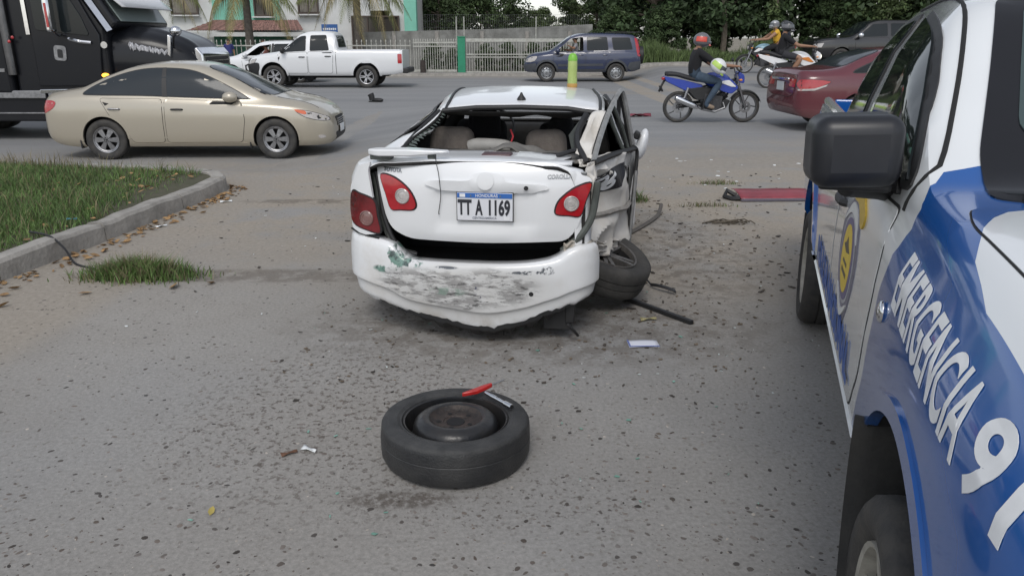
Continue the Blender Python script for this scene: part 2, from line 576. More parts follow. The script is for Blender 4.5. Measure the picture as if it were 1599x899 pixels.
WHEEL_DATA = {}
def wheel_meshes(kind, r, w, rim, m_rim, rub):
    key = (kind, r, w, rim, m_rim.name, rub.name)
    if key in WHEEL_DATA: return WHEEL_DATA[key]
    t = MB().lathe(tyre_profile(r, w, rim), 40)
    to = t.build('tyre', rub, None, True, 50)
    h = w / 2
    b = MB()
    b.lathe([(rim * .98, h * .78), (rim * .99, h * .7), (rim * .93, h * .6), (rim * .88, h * .1), (rim * .86, -h * .6), (0.001, -h * .6)], 36, 1)
    b.lathe([(rim * 1.0, h * .8), (rim * .985, h * .9), (rim * .93, h * .86), (rim * .9, h * .55)], 36, 0)
    if kind[0] == 's':                                   # split spokes
        n = int(kind[1:])
        for i in range(n):
            a = 2 * math.pi * i / n
            M = Matrix.Rotation(a, 4, 'Z')
            for s in (-1, 1):
                sw = rim * (0.075 if n < 7 else 0.06)
                x0, x1 = rim * .15, rim * .95
                y0, y1 = s * rim * .05, s * rim * .13
                v = [(x0, y0 - sw, h * .62), (x1, y1 - sw * .7, h * .74), (x1, y1 + sw * .7, h * .74), (x0, y0 + sw, h * .62),
                     (x0, y0 - sw, h * .2), (x1, y1 - sw * .7, h * .3), (x1, y1 + sw * .7, h * .3), (x0, y0 + sw, h * .2)]
                b.add(v, [(0, 1, 2, 3), (7, 6, 5, 4), (0, 4, 5, 1), (2, 6, 7, 3), (1, 5, 6, 2), (3, 7, 4, 0)], 0, M)
    elif kind[0] == 'c':                                 # hub cap with holes between wide spokes
        n = int(kind[1:])
        for i in range(n):
            a = 2 * math.pi * i / n
            M = Matrix.Rotation(a, 4, 'Z')
            x0, x1 = rim * .2, rim * .9
            w0, w1 = rim * .12, rim * .22
            v = [(x0, -w0, h * .78), (x1, -w1, h * .72), (x1, w1, h * .72), (x0, w0, h * .78), (x0, -w0, h * .4), (x1, -w1, h * .4), (x1, w1, h * .4), (x0, w0, h * .4)]
            b.add(v, [(0, 1, 2, 3), (7, 6, 5, 4), (0, 4, 5, 1), (2, 6, 7, 3), (1, 5, 6, 2), (3, 7, 4, 0)], 0, M)
        b.lathe([(rim * .97, h * .74), (rim * .9, h * .8), (rim * .8, h * .7), (rim * .8, h * .45)], 36, 0)
    elif kind[0] == 'h':                                 # steel wheel with round holes
        b.lathe([(rim * .9, h * .4), (rim * .75, h * .62), (rim * .62, h * .66), (rim * .5, h * .4), (rim * .2, h * .5), (.001, h * .5)], 36, 0)
        for i in range(8):
            a = 2 * math.pi * i / 8
            b.lathe([(rim * .1, 0), (.001, .002)], 8, 1, Matrix.Translation((rim * .69 * math.cos(a), rim * .69 * math.sin(a), h * .665)))
    b.lathe([(rim * .22, h * .3), (rim * .22, h * .66), (rim * .17, h * .74), (.001, h * .74)], 24, 0)
    b.lathe([(rim * .09, h * .7), (rim * .08, h * .8), (.001, h * .81)], 16, 1)
    for i in range(5):
        a = 2 * math.pi * (i + .5) / 5
        b.lathe([(rim * .03, h * .6), (rim * .03, h * .77), (.001, h * .77)], 8, 1, Matrix.Translation((rim * .155 * math.cos(a), rim * .155 * math.sin(a), 0)))
    ro = b.build('rim', [m_rim, DARK], None, True, 35)
    WHEEL_DATA[key] = (to.data, ro.data)
    bpy.data.objects.remove(to); bpy.data.objects.remove(ro)
    return WHEEL_DATA[key]

def wheel(parent, c, s, kind='s5', r=0.32, w=0.2, rim=0.2, m_rim=None, steer=0.0, rub=None):
    "one wheel; s = +1 on the left side, -1 on the right"
    td, rd = wheel_meshes(kind, r, w, rim, m_rim or ALLOY, rub or RUBBER)
    e = node('wheel', parent, c, (R(-90 * s), 0, 0))
    if steer: e.rotation_euler = (R(-90 * s), 0, steer)
    link('tyre', td, e); link('rim', rd, e)
    return e

def plate_box(name, parent, c, size, m, rot=(0, 0, 0), bevel=0.006):
    o = MB().box((0, 0, 0), size).build(name, m, parent, True, 40, bevel)
    o.location = c; o.rotation_euler = rot
    return o

def mirror_part(parent, c, s, d=(0.12, 0.2, 0.14), m=None):
    mb = MB().ell((c[0], c[1] + s * d[1] * .5, c[2]), (d[0] * .6, d[1] * .55, d[2] * .55), 0, 16, 8)
    mb.box((c[0] + 0.01, c[1] - s * .03, c[2] - .05), (.06, .12, .04), 1)
    return mb.build('mirror', [m or DARK, DARK], parent)
# ================================================================== GROUND
def nodes_mat(name):
    m = bpy.data.materials.new(name); m.use_nodes = True
    t = m.node_tree
    return m, t, t.nodes['Principled BSDF']

class NB:
    "small helper for node trees"
    def __init__(s, t):
        s.t = t; s.tc = t.nodes.new('ShaderNodeTexCoord').outputs['Object']
    def noise(s, scale, detail=6, rough=.6, vec=None, dist=0.0):
        n = s.t.nodes.new('ShaderNodeTexNoise'); n.inputs['Scale'].default_value = scale; n.inputs['Detail'].default_value = detail
        n.inputs['Roughness'].default_value = rough; n.inputs['Distortion'].default_value = dist
        s.t.links.new(vec or s.tc, n.inputs['Vector']); return n.outputs['Fac']
    def ramp(s, v, stops):
        n = s.t.nodes.new('ShaderNodeValToRGB'); e = n.color_ramp.elements
        while len(e) < len(stops): e.new(0.5)
        for k, (p, c) in enumerate(stops):
            e[k].position = p; e[k].color = (*c, 1) if isinstance(c, tuple) else (c, c, c, 1)
        s.t.links.new(v, n.inputs['Fac']); return n.outputs['Color']
    def mix(s, f, a, b, mode='MIX'):
        n = s.t.nodes.new('ShaderNodeMix'); n.data_type = 'RGBA'; n.blend_type = mode
        for k, v in (('Factor', f), ('A', a), ('B', b)):
            if isinstance(v, (int, float)): n.inputs[k].default_value = v if k == 'Factor' else (v, v, v, 1)
            elif isinstance(v, tuple): n.inputs[k].default_value = (*v, 1)
            else: s.t.links.new(v, n.inputs[k])
        return n.outputs['Result']
    def math(s, op, a, b=0.0, c=None, clamp=False):
        n = s.t.nodes.new('ShaderNodeMath'); n.operation = op; n.use_clamp = clamp
        for k, v in enumerate((a, b, c)):
            if v is None: continue
            if isinstance(v, (int, float)): n.inputs[k].default_value = v
            else: s.t.links.new(v, n.inputs[k])
        return n.outputs[0]
    def xyz(s):
        n = s.t.nodes.new('ShaderNodeSeparateXYZ'); s.t.links.new(s.tc, n.inputs[0]); return n.outputs
    def map(s, v, a, b, c=0.0, d=1.0, smooth=True):
        n = s.t.nodes.new('ShaderNodeMapRange')
        if smooth: n.interpolation_type = 'SMOOTHSTEP'
        for k, w in zip(('From Min', 'From Max', 'To Min', 'To Max'), (a, b, c, d)): n.inputs[k].default_value = w
        s.t.links.new(v, n.inputs['Value']); return n.outputs[0]
    def blob(s, x, y, rx, ry, soft=0.5):
        "a patch centred on a spot of the ground, 1 inside"
        o = s.xyz()
        a = s.math('DIVIDE', s.math('SUBTRACT', o[0], x), rx); b = s.math('DIVIDE', s.math('SUBTRACT', o[1], y), ry)
        d = s.math('ADD', s.math('MULTIPLY', a, a), s.math('MULTIPLY', b, b))
        return s.map(d, 1.0 + soft, 1.0 - soft)
    def bump(s, b, h, strength, dist=0.01):
        n = s.t.nodes.new('ShaderNodeBump'); n.inputs['Strength'].default_value = strength; n.inputs['Distance'].default_value = dist
        s.t.links.new(h, n.inputs['Height']); s.t.links.new(n.outputs[0], b.inputs['Normal'])

gm, t, b = nodes_mat('worn concrete apron')
N = NB(t)
base = N.mix(N.map(N.noise(.35, 4, .5), .35, .65), N.ramp(N.noise(0.7, 9, .62), [(.3, (.25, .236, .217)), (.7, (.335, .317, .29))]), N.ramp(N.noise(0.9, 9, .62), [(.3, (.238, .234, .228)), (.7, (.305, .30, .29))]))
grain = N.ramp(N.noise(55, 6, .7), [(.35, .78), (.65, 1.08)])
col = N.mix(1.0, base, grain, 'MULTIPLY')
vo = t.nodes.new('ShaderNodeTexVoronoi'); vo.inputs['Scale'].default_value = 34
t.links.new(N.tc, vo.inputs['Vector'])
spk = N.math('MULTIPLY', N.math('LESS_THAN', vo.outputs['Distance'], 0.28), N.map(N.noise(9, 3), .5, .62))
peb = N.mix(N.noise(40, 2), (.06, .055, .05), (.3, .28, .25))
col = N.mix(N.math('MULTIPLY', spk, .75), col, peb)
# tan dust lying by the kerb and along the edge of the road
o = N.xyz()
dn = N.map(N.noise(1.1, 8, .68), .33, .57)
edge = N.math('MULTIPLY', N.map(o[1], 4.0, 7.2), N.map(o[1], 12.5, 9.0))
dright = N.math('MULTIPLY', N.map(o[0], 0.3, 1.0), N.map(o[1], 4.0, 5.6))
dust = N.math('MULTIPLY', N.math('MAXIMUM', edge, N.math('MULTIPLY', dright, .8)), dn)
dust = N.math('MAXIMUM', dust, N.math('MULTIPLY', N.blob(-3.1, 6.3, .55, 3.4), .8))
col = N.mix(N.math('MULTIPLY', dust, .92), col, N.ramp(N.noise(30, 5), [(.3, (.24, .205, .165)), (.7, (.35, .312, .258))]))
# dark soil streaks and damp marks
soil = N.math('MULTIPLY', N.blob(-1.75, 5.35, 1.3, .16), N.map(N.noise(6, 6, .7), .35, .55))
soil = N.math('MAXIMUM', soil, N.math('MULTIPLY', N.blob(-2.1, 8.0, .7, .12), N.map(N.noise(5, 6), .38, .55)))
soil = N.math('MAXIMUM', soil, N.math('MULTIPLY', N.blob(.15, 4.3, 1.3, .55, .8), N.map(N.noise(7, 7, .7), .42, .58)))
soil = N.math('MAXIMUM', soil, N.math('MULTIPLY', N.blob(1.35, 6.1, .55, 1.3, .8), N.map(N.noise(8, 7, .7), .45, .6)))
col = N.mix(N.math('MULTIPLY', soil, .55), col, (.10, .082, .065))
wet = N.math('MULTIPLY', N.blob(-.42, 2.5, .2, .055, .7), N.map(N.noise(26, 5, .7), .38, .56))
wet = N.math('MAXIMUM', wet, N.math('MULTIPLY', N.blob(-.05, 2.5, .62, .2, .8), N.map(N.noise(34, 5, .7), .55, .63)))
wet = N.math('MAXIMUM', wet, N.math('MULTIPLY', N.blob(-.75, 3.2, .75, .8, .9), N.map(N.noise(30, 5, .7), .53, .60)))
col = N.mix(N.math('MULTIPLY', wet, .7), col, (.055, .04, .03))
far = N.map(o[1], 34, 40)
col = N.mix(far, col, N.ramp(N.noise(.8, 8), [(.35, (.16, .14, .1)), (.65, (.25, .23, .19))]))
t.links.new(col, b.inputs['Base Color'])
b.inputs['Roughness'].default_value = 0.9
b.inputs['Specular IOR Level'].default_value = 0.3
hsum = N.math('ADD', N.math('MULTIPLY', N.noise(60, 8, .7), 1.0), N.math('MULTIPLY', N.noise(9, 6, .6), 1.2))
N.bump(b, hsum, 0.32, 0.012)
GROUND_M = gm

def ground_sheet(name, xs, ys, fz, m, clip=None):
    v = []; f = []
    ny = len(ys)
    for x in xs:
        for y in ys: v.append((x, y, fz(x, y)))
    for i in range(len(xs) - 1):
        for j in range(ny - 1): f.append((i * ny + j, (i + 1) * ny + j, (i + 1) * ny + j + 1, i * ny + j + 1))
    return mesh(name, v, f, m)
xs = [-600, -250, -120, -70, -45] + [-30 + .75 * i for i in range(81)] + [45, 70, 120, 250, 600]
ys = [-300, -120, -50, -20, -8, -3] + [-1 + .6 * i for i in range(80)] + [50, 58, 70, 90, 140, 300, 700]
g = tag(ground_sheet('ground', xs, ys, zg, gm), kind='structure')

am, t, b = nodes_mat('road asphalt')
N = NB(t)
st = t.nodes.new('ShaderNodeMapping'); st.inputs['Scale'].default_value = (.12, 1.0, 1.0)
t.links.new(N.tc, st.inputs[0])
base = N.ramp(N.noise(1.1, 8, .6, st.outputs[0]), [(.3, (.19, .192, .195)), (.72, (.26, .26, .258))])
col = N.mix(1.0, base, N.ramp(N.noise(70, 4, .7), [(.3, .8), (.7, 1.12)]), 'MULTIPLY')
o = N.xyz()
nr = N.map(N.noise(.9, 8, .7), .3, .7, -1.6, 1.6, False)
e = N.map(N.math('ADD', o[1], nr), 14.2, 10.2)
mid = N.math('MULTIPLY', N.blob(10, 24.5, 9, 1.0, .7), N.map(N.noise(.8, 7, .65), .3, .65))
far = N.map(N.math('ADD', o[1], N.math('MULTIPLY', nr, .5)), 32.6, 34.4)
d = N.math('MAXIMUM', N.math('MULTIPLY', e, .85), N.math('MAXIMUM', N.math('MULTIPLY', mid, .55), N.math('MULTIPLY', far, .6)))
col = N.mix(d, col, N.ramp(N.noise(14, 6), [(.3, (.23, .2, .165)), (.7, (.31, .28, .235))]))
t.links.new(col, b.inputs['Base Color'])
b.inputs['Roughness'].default_value = 0.8
N.bump(b, N.noise(60, 6, .7), 0.3, 0.01)
def road_edge(x): return 9.75 + 0.09 * x + 0.18 * math.sin(x * 1.3) + 0.1 * math.sin(x * 3.7 + 1)
v = []; f = []
rx = [-400, -150, -70, -40] + [-28 + .4 * i for i in range(141)] + [40, 70, 150, 400]
rt = [i / 60 for i in range(61)]
for x in rx:
    y0 = road_edge(max(min(x, 28), -28))
    for u in rt:
        y = y0 + (35.2 - y0) * u
        v.append((x, y, zg(x, y) + 0.006 - (0.012 if u == 0 else 0)))
n = len(rt)
for i in range(len(rx) - 1):
    for j in range(n - 1): f.append((i * n + j, (i + 1) * n + j, (i + 1) * n + j + 1, i * n + j + 1))
tag(mesh('road', v, f, am), kind='structure')

KERB_M = mat('kerb concrete', (.36, .34, .31), .9, var=.4, vs=5, bump=.4, bs=30)
# far pavement with a low kerb
mb = MB()
px = [-60 + 1.5 * i for i in range(81)]
prof = [(35.0, 0.0), (35.02, .12), (36.3, .125), (36.32, 0.0)]
v = []; f = []
for x in px:
    for y, z in prof: v.append((x, y, zg(x, y) + z))
for i in range(len(px) - 1):
    for j in range(3): f.append((i * 4 + j, (i + 1) * 4 + j, (i + 1) * 4 + j + 1, i * 4 + j + 1))
tag(mesh('pavement', v, f, KERB_M, ang=30), kind='structure')

# ------------------------------------------------------------------ verge island with its kerb
KP = [(-4.3, .5), (-3.95, 2.5), (-3.74, 4.2), (-3.6, 5.2), (-3.47, 6.0), (-3.38, 6.7), (-3.28, 7.6), (-3.2, 8.3), (-3.24, 8.75), (-3.5, 9.1), (-3.95, 9.3), (-5.0, 9.55), (-7, 9.85), (-10, 10.1), (-14, 10.2), (-20, 10.2)]
KC = crv(KP, 6, False)
def offs(pl, d):
    out = []
    for i in range(len(pl)):
        a = Vector(pl[max(i - 1, 0)]); c = Vector(pl[min(i + 1, len(pl) - 1)])
        e = (c - a).normalized()
        out.append((pl[i][0] - e.y * d, pl[i][1] + e.x * d))
    return out
seg_bounds = list(range(0, len(KC), 9)) + [len(KC) - 1]
seg_bounds = sorted(set(seg_bounds))
kerb = thing('kerb', None, None)
kerb['kind'] = 'structure'
for a, c in zip(seg_bounds[:-1], seg_bounds[1:]):
    pl = KC[a:c + 1]
    if len(pl) < 2: continue
    pl = [tuple(p) for p in pl]
    if len(pl) > 1:
        p, q = Vector(pl[0]), Vector(pl[1]); pl[0] = tuple(p + (q - p) * .012 / max((q - p).length, .02))
    rings = [offs(pl, d) for d in (0.0, .012, .035, .15, .165, .165)]
    hz = (-.02, .13, .155, .155, .145, -.02)
    v = []; f = []
    m_ = len(rings)
    for i in range(len(pl)):
        jit = .004 * math.sin(i * 1.9 + a) + .006 * math.sin(i * .73 + 2 * a) + .003 * math.sin(i * 4.7)
        for k in range(m_):
            v.append((rings[k][i][0], rings[k][i][1], hz[k] + (jit if 0 < k < 5 else 0)))
    for i in range(len(pl) - 1):
        for k in range(m_ - 1): f.append((i * m_ + k, (i + 1) * m_ + k, (i + 1) * m_ + k + 1, i * m_ + k + 1))
    f.append(tuple(range(m_))); f.append(tuple(reversed(range((len(pl) - 1) * m_, len(pl) * m_))))
    fixn(mesh('kerb_stone', v, f, KERB_M, kerb, ang=30))
inner = offs(KC, .16)
SOIL_M = mat('verge soil', (.085, .075, .05), .95, var=.6, vs=7, var2=(.05, .055, .025), bump=.5, bs=25)
poly = [tuple(p) for p in inner] + [(-20, .5)]
v2, f2, nb = tess(poly, .3)
def vz(x, y):
    return 0.135 + .05 * math.sin(x * 1.7 + y) * math.sin(y * 1.3) * S(-3.4, -4.6, x)
tag(mesh('verge', [(x, y, vz(x, y) if k >= nb else .13) for k, (x, y) in enumerate(v2)], f2, SOIL_M), kind='structure')

# ------------------------------------------------------------------ grass
def blades(name, pts, hs, m, width=.006, lean=.5, kind='stuff', parent=None, seed=3):
    "pts: (n, 3) roots, hs: heights"
    rg = np.random.default_rng(seed)
    n = len(pts)
    a = rg.uniform(0, 2 * np.pi, n); l = rg.uniform(.1, 1, n) * lean * hs
    b_ = rg.uniform(0, 2 * np.pi, n); w = width * rg.uniform(.6, 1.3, n)
    d = np.stack([np.cos(a), np.sin(a), np.zeros(n)], 1); s = np.stack([np.cos(b_), np.sin(b_), np.zeros(n)], 1)
    up = np.array([0, 0, 1.0])
    v = np.empty((n, 5, 3))
    v[:, 0] = pts - s * w[:, None] * .5; v[:, 1] = pts + s * w[:, None] * .5
    midp = pts + up * (hs * .55)[:, None] + d * (l * .35)[:, None]
    v[:, 2] = midp + s * w[:, None] * .4; v[:, 3] = midp - s * w[:, None] * .4
    v[:, 4] = pts + up * (hs * .93)[:, None] + d * l[:, None]
    i0 = np.arange(n)[:, None] * 5
    quads = (i0 + np.array([[0, 1, 2, 3]])); tris = (i0 + np.array([[3, 2, 4]]))
    me = bpy.data.meshes.new(name)
    me.vertices.add(n * 5); me.vertices.foreach_set('co', v.reshape(-1))
    me.loops.add(n * 7); me.polygons.add(n * 2)
    li = np.concatenate([quads, tris], 1).reshape(-1)
    me.loops.foreach_set('vertex_index', li.astype(np.int32))
    ls = np.stack([np.arange(n) * 7, np.arange(n) * 7 + 4], 1).reshape(-1)
    me.polygons.foreach_set('loop_start', ls.astype(np.int32))
    me.materials.append(m)
    me.update(calc_edges=True); me.validate()
    o = link(name, me, parent)
    if kind: o['kind'] = kind
    return o
GRASS_M = mat('grass', (.115, .19, .05), .7, var=.5, vs=1.6, var2=(.06, .115, .028), island=.4)
DRYGRASS_M = mat('dry grass', (.21, .18, .10), .8, var=.4, vs=3, island=.4)
def in_verge(x, y): return inside((x, y), poly)
P = []; H = []; PD = []; HD = []
rg = np.random.default_rng(11)
while len(P) < 46000:
    y = 3.2 + 6.9 * rg.random() ** .9
    x = -3.4 - (.6 + 1.02 * (y * .70 - 2.0)) * rg.random() ** .85 - .15
    if not in_verge(x, y): continue
    dk = min(abs(x + 3.55 - .05 * (y - 6)), 9.6 - y + .5)
    dens = S(-.02, .5, dk + .16 * math.sin(3 * x + 2 * y) + .1 * math.sin(7 * y))
    if rg.random() > .12 + .88 * dens: continue
    hgt = (.035 + .09 * dens * rg.random() + .055 * rg.random()) * (.8 + .3 * math.sin(1.3 * x) * math.sin(2.1 * y))
    P.append((x, y, vz(x, y) - .01)); H.append(hgt)
    if rg.random() < .14 or (y > 9.1 and rg.random() < .16):
        PD.append((x, y, vz(x, y) - .01)); HD.append(hgt * (1.0 + .5 * rg.random()) + (.14 * rg.random() if y > 9 else 0))
tag(blades('grass', np.array(P), np.array(H), GRASS_M, .007, 1.0), kind='stuff')
tag(blades('dry_grass', np.array(PD), np.array(HD), DRYGRASS_M, .007, .6, seed=5), kind='stuff')
def tuft(name, label, cx, cy, rx, ry, n, h, dry=.2, seed=1):
    rg = np.random.default_rng(seed)
    q = rg.normal(size=(n, 2)) * .5
    pts = np.stack([cx + q[:, 0] * rx, cy + q[:, 1] * ry, np.zeros(n)], 1)
    hs = h * (.4 + .8 * rg.random(n)) * np.exp(-.5 * (q ** 2).sum(1))
    k = int(n * (1 - dry))
    o = blades(name, pts[:k], hs[:k], GRASS_M, .008, .9, None, None, seed)
    tag(o, label, 'grass tuft')
    if dry: blades('dry_blades', pts[k:], hs[k:] * 1.15, DRYGRASS_M, .006, .9, None, o, seed + 1)['kind'] = 'stuff'
    return o
tuft('grass_tuft', 'low green grass tuft growing in the concrete joint beside the kerb', -2.66, 5.3, .38, .14, 2600, .17, .35, 21)
tuft('grass_tuft', 'sparse tuft of grass beside the crushed door of the white sedan', 1.28, 8.0, .14, .1, 260, .14, .3, 22)
tuft('grass_tuft', 'flat dry weed clump lying near the red bumper piece', 1.98, 7.75, .3, .05, 160, .06, .8, 23)
tuft('grass_tuft', 'flattened olive weeds just behind the red bumper piece end', 2.4, 9.0, .25, .07, 200, .07, .7, 24)
# undergrowth at the foot of the far trees
rg = np.random.default_rng(31)
n = 16000
x = rg.uniform(2.0, 24, n); y = 36.4 + 2.6 * rg.random(n) ** 1.4
z = np.array([zg(a, c) for a, c in zip(x, y)])
hs = (.25 + .8 * rg.random(n)) * (.55 + .45 * np.sin(x * 1.7) * np.sin(x * .6 + 1)) + .15 + .12 * (y - 36.4)
tag(blades('undergrowth', np.stack([x, y, z], 1), hs, mat('undergrowth blades', (.085, .125, .04), .75, island=.45), .05, .5, seed=8), kind='stuff')

# ------------------------------------------------------------------ pebbles bedded in the worn concrete
def pebbles(name, n, m, seed, smin, smax, region):
    rg = np.random.default_rng(seed)
    k = 7
    V = np.empty((n, k + 1, 3)); cnt = 0
    while cnt < n:
        x, y = region(rg)
        s = smin + (smax - smin) * rg.random() ** 2.2
        e = .4 + .5 * rg.random(); a = rg.random() * np.pi
        th = np.arange(k) / k * 2 * np.pi + rg.random()
        r = s * (.8 + .4 * rg.random(k))
        u = r * np.cos(th); w = r * np.sin(th) * e
        V[cnt, :k, 0] = x + u * np.cos(a) - w * np.sin(a); V[cnt, :k, 1] = y + u * np.sin(a) + w * np.cos(a); V[cnt, :k, 2] = -.001
        V[cnt, k] = (x + s * .2 * rg.normal(), y + s * .2 * rg.normal(), .0015 + s * .07)
        cnt += 1
    i0 = np.arange(n)[:, None, None] * (k + 1)
    tri = np.array([[i, (i + 1) % k, k] for i in range(k)])[None]
    F = (i0 + tri).reshape(-1, 3)
    me = bpy.data.meshes.new(name)
    me.vertices.add(n * (k + 1)); me.vertices.foreach_set('co', V.reshape(-1))
    me.loops.add(len(F) * 3); me.polygons.add(len(F))
    me.loops.foreach_set('vertex_index', F.reshape(-1).astype(np.int32))
    me.polygons.foreach_set('loop_start', (np.arange(len(F)) * 3).astype(np.int32))
    me.materials.append(m); me.update(calc_edges=True)
    me.polygons.foreach_set('use_smooth', [True] * len(F))
    o = link(name, me); o['kind'] = 'stuff'
    return o
def reg(rg):
    while True:
        y = 1.7 + 6.2 * rg.random() ** 1.5
        x = (rg.random() * 2 - 1) * (.75 * y + .3)
        if x > -3.3 + .05 * (y - 6) * 1.0 and rg.random() < .35 + .65 * (.5 + .5 * math.sin(x * 2.3 + 1.1 * y) * math.sin(y * 1.9 - x)): return x, y
PEB_D = mat('dark pebble', (.125, .118, .112), .8, var=.5, vs=2.5, var2=(.095, .072, .056), island=.65)
PEB_L = mat('pale pebble', (.3, .27, .235), .75, island=.45)
pebbles('pebbles', 7000, PEB_D, 41, .004, .019, reg)
pebbles('pebbles', 1500, PEB_L, 42, .003, .013, reg)
# ================================================================== TREES, HOUSE, FENCE
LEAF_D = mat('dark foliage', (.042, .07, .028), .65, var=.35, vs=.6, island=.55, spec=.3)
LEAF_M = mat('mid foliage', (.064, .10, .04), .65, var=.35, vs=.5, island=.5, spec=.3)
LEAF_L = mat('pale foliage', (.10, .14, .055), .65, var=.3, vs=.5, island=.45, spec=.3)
BARK = mat('bark', (.12, .1, .075), .9, var=.5, vs=8, bump=.6, bs=20)

def leaf_cloud(name, cl, per, size, m, seed, parent=None, flat=.6):
    "cl: list of (centre, radius); per leaves in each clump"
    rg = np.random.default_rng(seed)
    C_ = np.repeat(np.array([c for c, r in cl]), per, 0); Rr = np.repeat(np.array([r for c, r in cl]), per)
    n = len(C_)
    d = rg.normal(size=(n, 3)); d /= np.linalg.norm(d, axis=1)[:, None]
    rad = Rr * (.35 + .65 * rg.random(n) ** .5)
    p = C_ + d * rad[:, None] * np.array([1, 1, flat])
    nrm = d * .5 + rg.normal(size=(n, 3)) * .7 + np.array([0, 0, .5]); nrm /= np.linalg.norm(nrm, axis=1)[:, None]
    t = np.cross(nrm, rg.normal(size=(n, 3))); t /= np.linalg.norm(t, axis=1)[:, None]
    bt = np.cross(nrm, t)
    s = size * (.55 + .8 * rg.random(n))
    v = np.empty((n, 4, 3))
    v[:, 0] = p - t * s[:, None] * .6; v[:, 1] = p + bt * s[:, None] * .3 - nrm * s[:, None] * .08
    v[:, 2] = p + t * s[:, None] * .6; v[:, 3] = p - bt * s[:, None] * .3 - nrm * s[:, None] * .08
    me = bpy.data.meshes.new(name)
    me.vertices.add(n * 4); me.vertices.foreach_set('co', v.reshape(-1))
    me.loops.add(n * 4); me.polygons.add(n)
    me.loops.foreach_set('vertex_index', np.arange(n * 4, dtype=np.int32))
    me.polygons.foreach_set('loop_start', (np.arange(n) * 4).astype(np.int32))
    me.materials.append(m); me.update(calc_edges=True)
    return me

def tree_mesh(seed, H, spread, trunk_h, m, clumps=46, per=150, size=.34, low=.25):
    rg = random.Random(seed)
    tb = MB()
    top = Vector((rg.uniform(-.5, .5), rg.uniform(-.5, .5), H * .82))
    pts = [Vector((0, 0, -.2)), Vector((rg.uniform(-.15, .15), rg.uniform(-.15, .15), trunk_h * .6)), Vector((rg.uniform(-.35, .35), rg.uniform(-.3, .3), trunk_h * 1.2)), top]
    tb.tube([tuple(p) for p in crv(pts, 4, False)], [.24 * H / 10 * (1 - .8 * i / 12) for i in range(13)], 8)
    cl = []
    for i in range(clumps):
        u = rg.random()
        z = H * (low + (1 - low) * u)
        env = math.sin(math.pi * min(1, (.18 + .82 * u) ** .9)) ** .6
        a = rg.uniform(0, 2 * math.pi); r = spread * env * rg.random() ** .45 * rg.uniform(.75, 1.1)
        c = Vector((r * math.cos(a), r * math.sin(a), z))
        cl.append((tuple(c), spread * rg.uniform(.18, .36)))
        if i % 4 == 0:
            s = pts[1].lerp(top, min(.9, max(.1, (z - trunk_h * .6) / H)))
            s.z = min(s.z, z - .2)
            tb.tube([s, s.lerp(c, .5) + Vector((0, 0, .25)), c], [.07 * H / 10, .05 * H / 10, .015], 6)
    return tb, leaf_cloud('crown', cl, per, size, m, seed)

TREE_KINDS = []
def tree_kind(*a, **k):
    tb, crown = tree_mesh(*a, **k)
    o = tb.build('trunk', BARK, None, True)
    me = o.data; bpy.data.objects.remove(o)
    TREE_KINDS.append((me, crown))
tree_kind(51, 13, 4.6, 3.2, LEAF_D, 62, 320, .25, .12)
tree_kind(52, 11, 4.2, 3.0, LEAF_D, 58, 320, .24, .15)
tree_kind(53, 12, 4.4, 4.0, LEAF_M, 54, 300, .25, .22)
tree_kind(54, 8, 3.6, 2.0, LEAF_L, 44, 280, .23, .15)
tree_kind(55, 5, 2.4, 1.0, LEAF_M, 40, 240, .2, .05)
def tree(kind, label, x, y, s, rz, group=None, z=None):
    t = thing('tree', label, 'tree', (x, y, zg(x, y) if z is None else z), rz, group)
    t.scale = (s, s, s)
    link('trunk', TREE_KINDS[kind][0], t); link('crown', TREE_KINDS[kind][1], t)
    return t
GT = 'trees standing behind the far side of the road'
ROWS = {}
def row(key, x, y, k, s, a): ROWS.setdefault(key, []).append((x / y, x, y, k, s, a))
DARKT = 'tall dark tree in the dense wood behind the far side of the road'
for x, y, k, s, a in ((7.6, 43, 0, 1.0, 0), (10.8, 42, 1, 1.05, 1), (14.2, 43.5, 0, 1.0, 2), (17.6, 42.5, 1, 1.1, 3), (21.5, 44, 0, 1.05, 4), (25.5, 43, 1, 1.15, 5), (9.2, 49, 0, 1.1, 6), (13, 50, 1, 1.25, .5),
                      (18, 50, 0, 1.15, 1.5), (23, 51, 0, 1.2, 2.5), (29.5, 46, 0, 1.1, 3.6), (34, 48, 1, 1.3, .3)):
    row('dark', x, y, k, s, a)
MIDT = 'mid green tree standing beyond the grey concrete wall'
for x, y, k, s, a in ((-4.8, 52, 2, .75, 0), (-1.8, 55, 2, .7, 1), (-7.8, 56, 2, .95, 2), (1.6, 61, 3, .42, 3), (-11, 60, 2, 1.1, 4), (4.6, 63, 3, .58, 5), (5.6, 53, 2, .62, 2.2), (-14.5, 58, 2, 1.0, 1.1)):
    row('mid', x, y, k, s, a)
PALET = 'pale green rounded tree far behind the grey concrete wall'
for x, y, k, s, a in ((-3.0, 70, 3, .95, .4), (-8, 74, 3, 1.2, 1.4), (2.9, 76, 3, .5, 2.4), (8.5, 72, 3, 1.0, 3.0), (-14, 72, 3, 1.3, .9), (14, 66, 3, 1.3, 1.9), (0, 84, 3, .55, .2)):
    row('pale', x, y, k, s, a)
ORD = ['first', 'second', 'third', 'fourth', 'fifth', 'sixth', 'seventh', 'eighth', 'ninth', 'tenth', 'eleventh', 'twelfth']
TXT = {'dark': '%s tall dark tree from the left in the dense wood across the road', 'mid': '%s mid green tree from the left beyond the grey concrete wall', 'pale': '%s pale rounded tree from the left in the far row behind the wall'}
for key, L in ROWS.items():
    for i, (_, x, y, k, s, a) in enumerate(sorted(L)): tree(k, TXT[key] % ORD[i], x, y, s, a, GT)
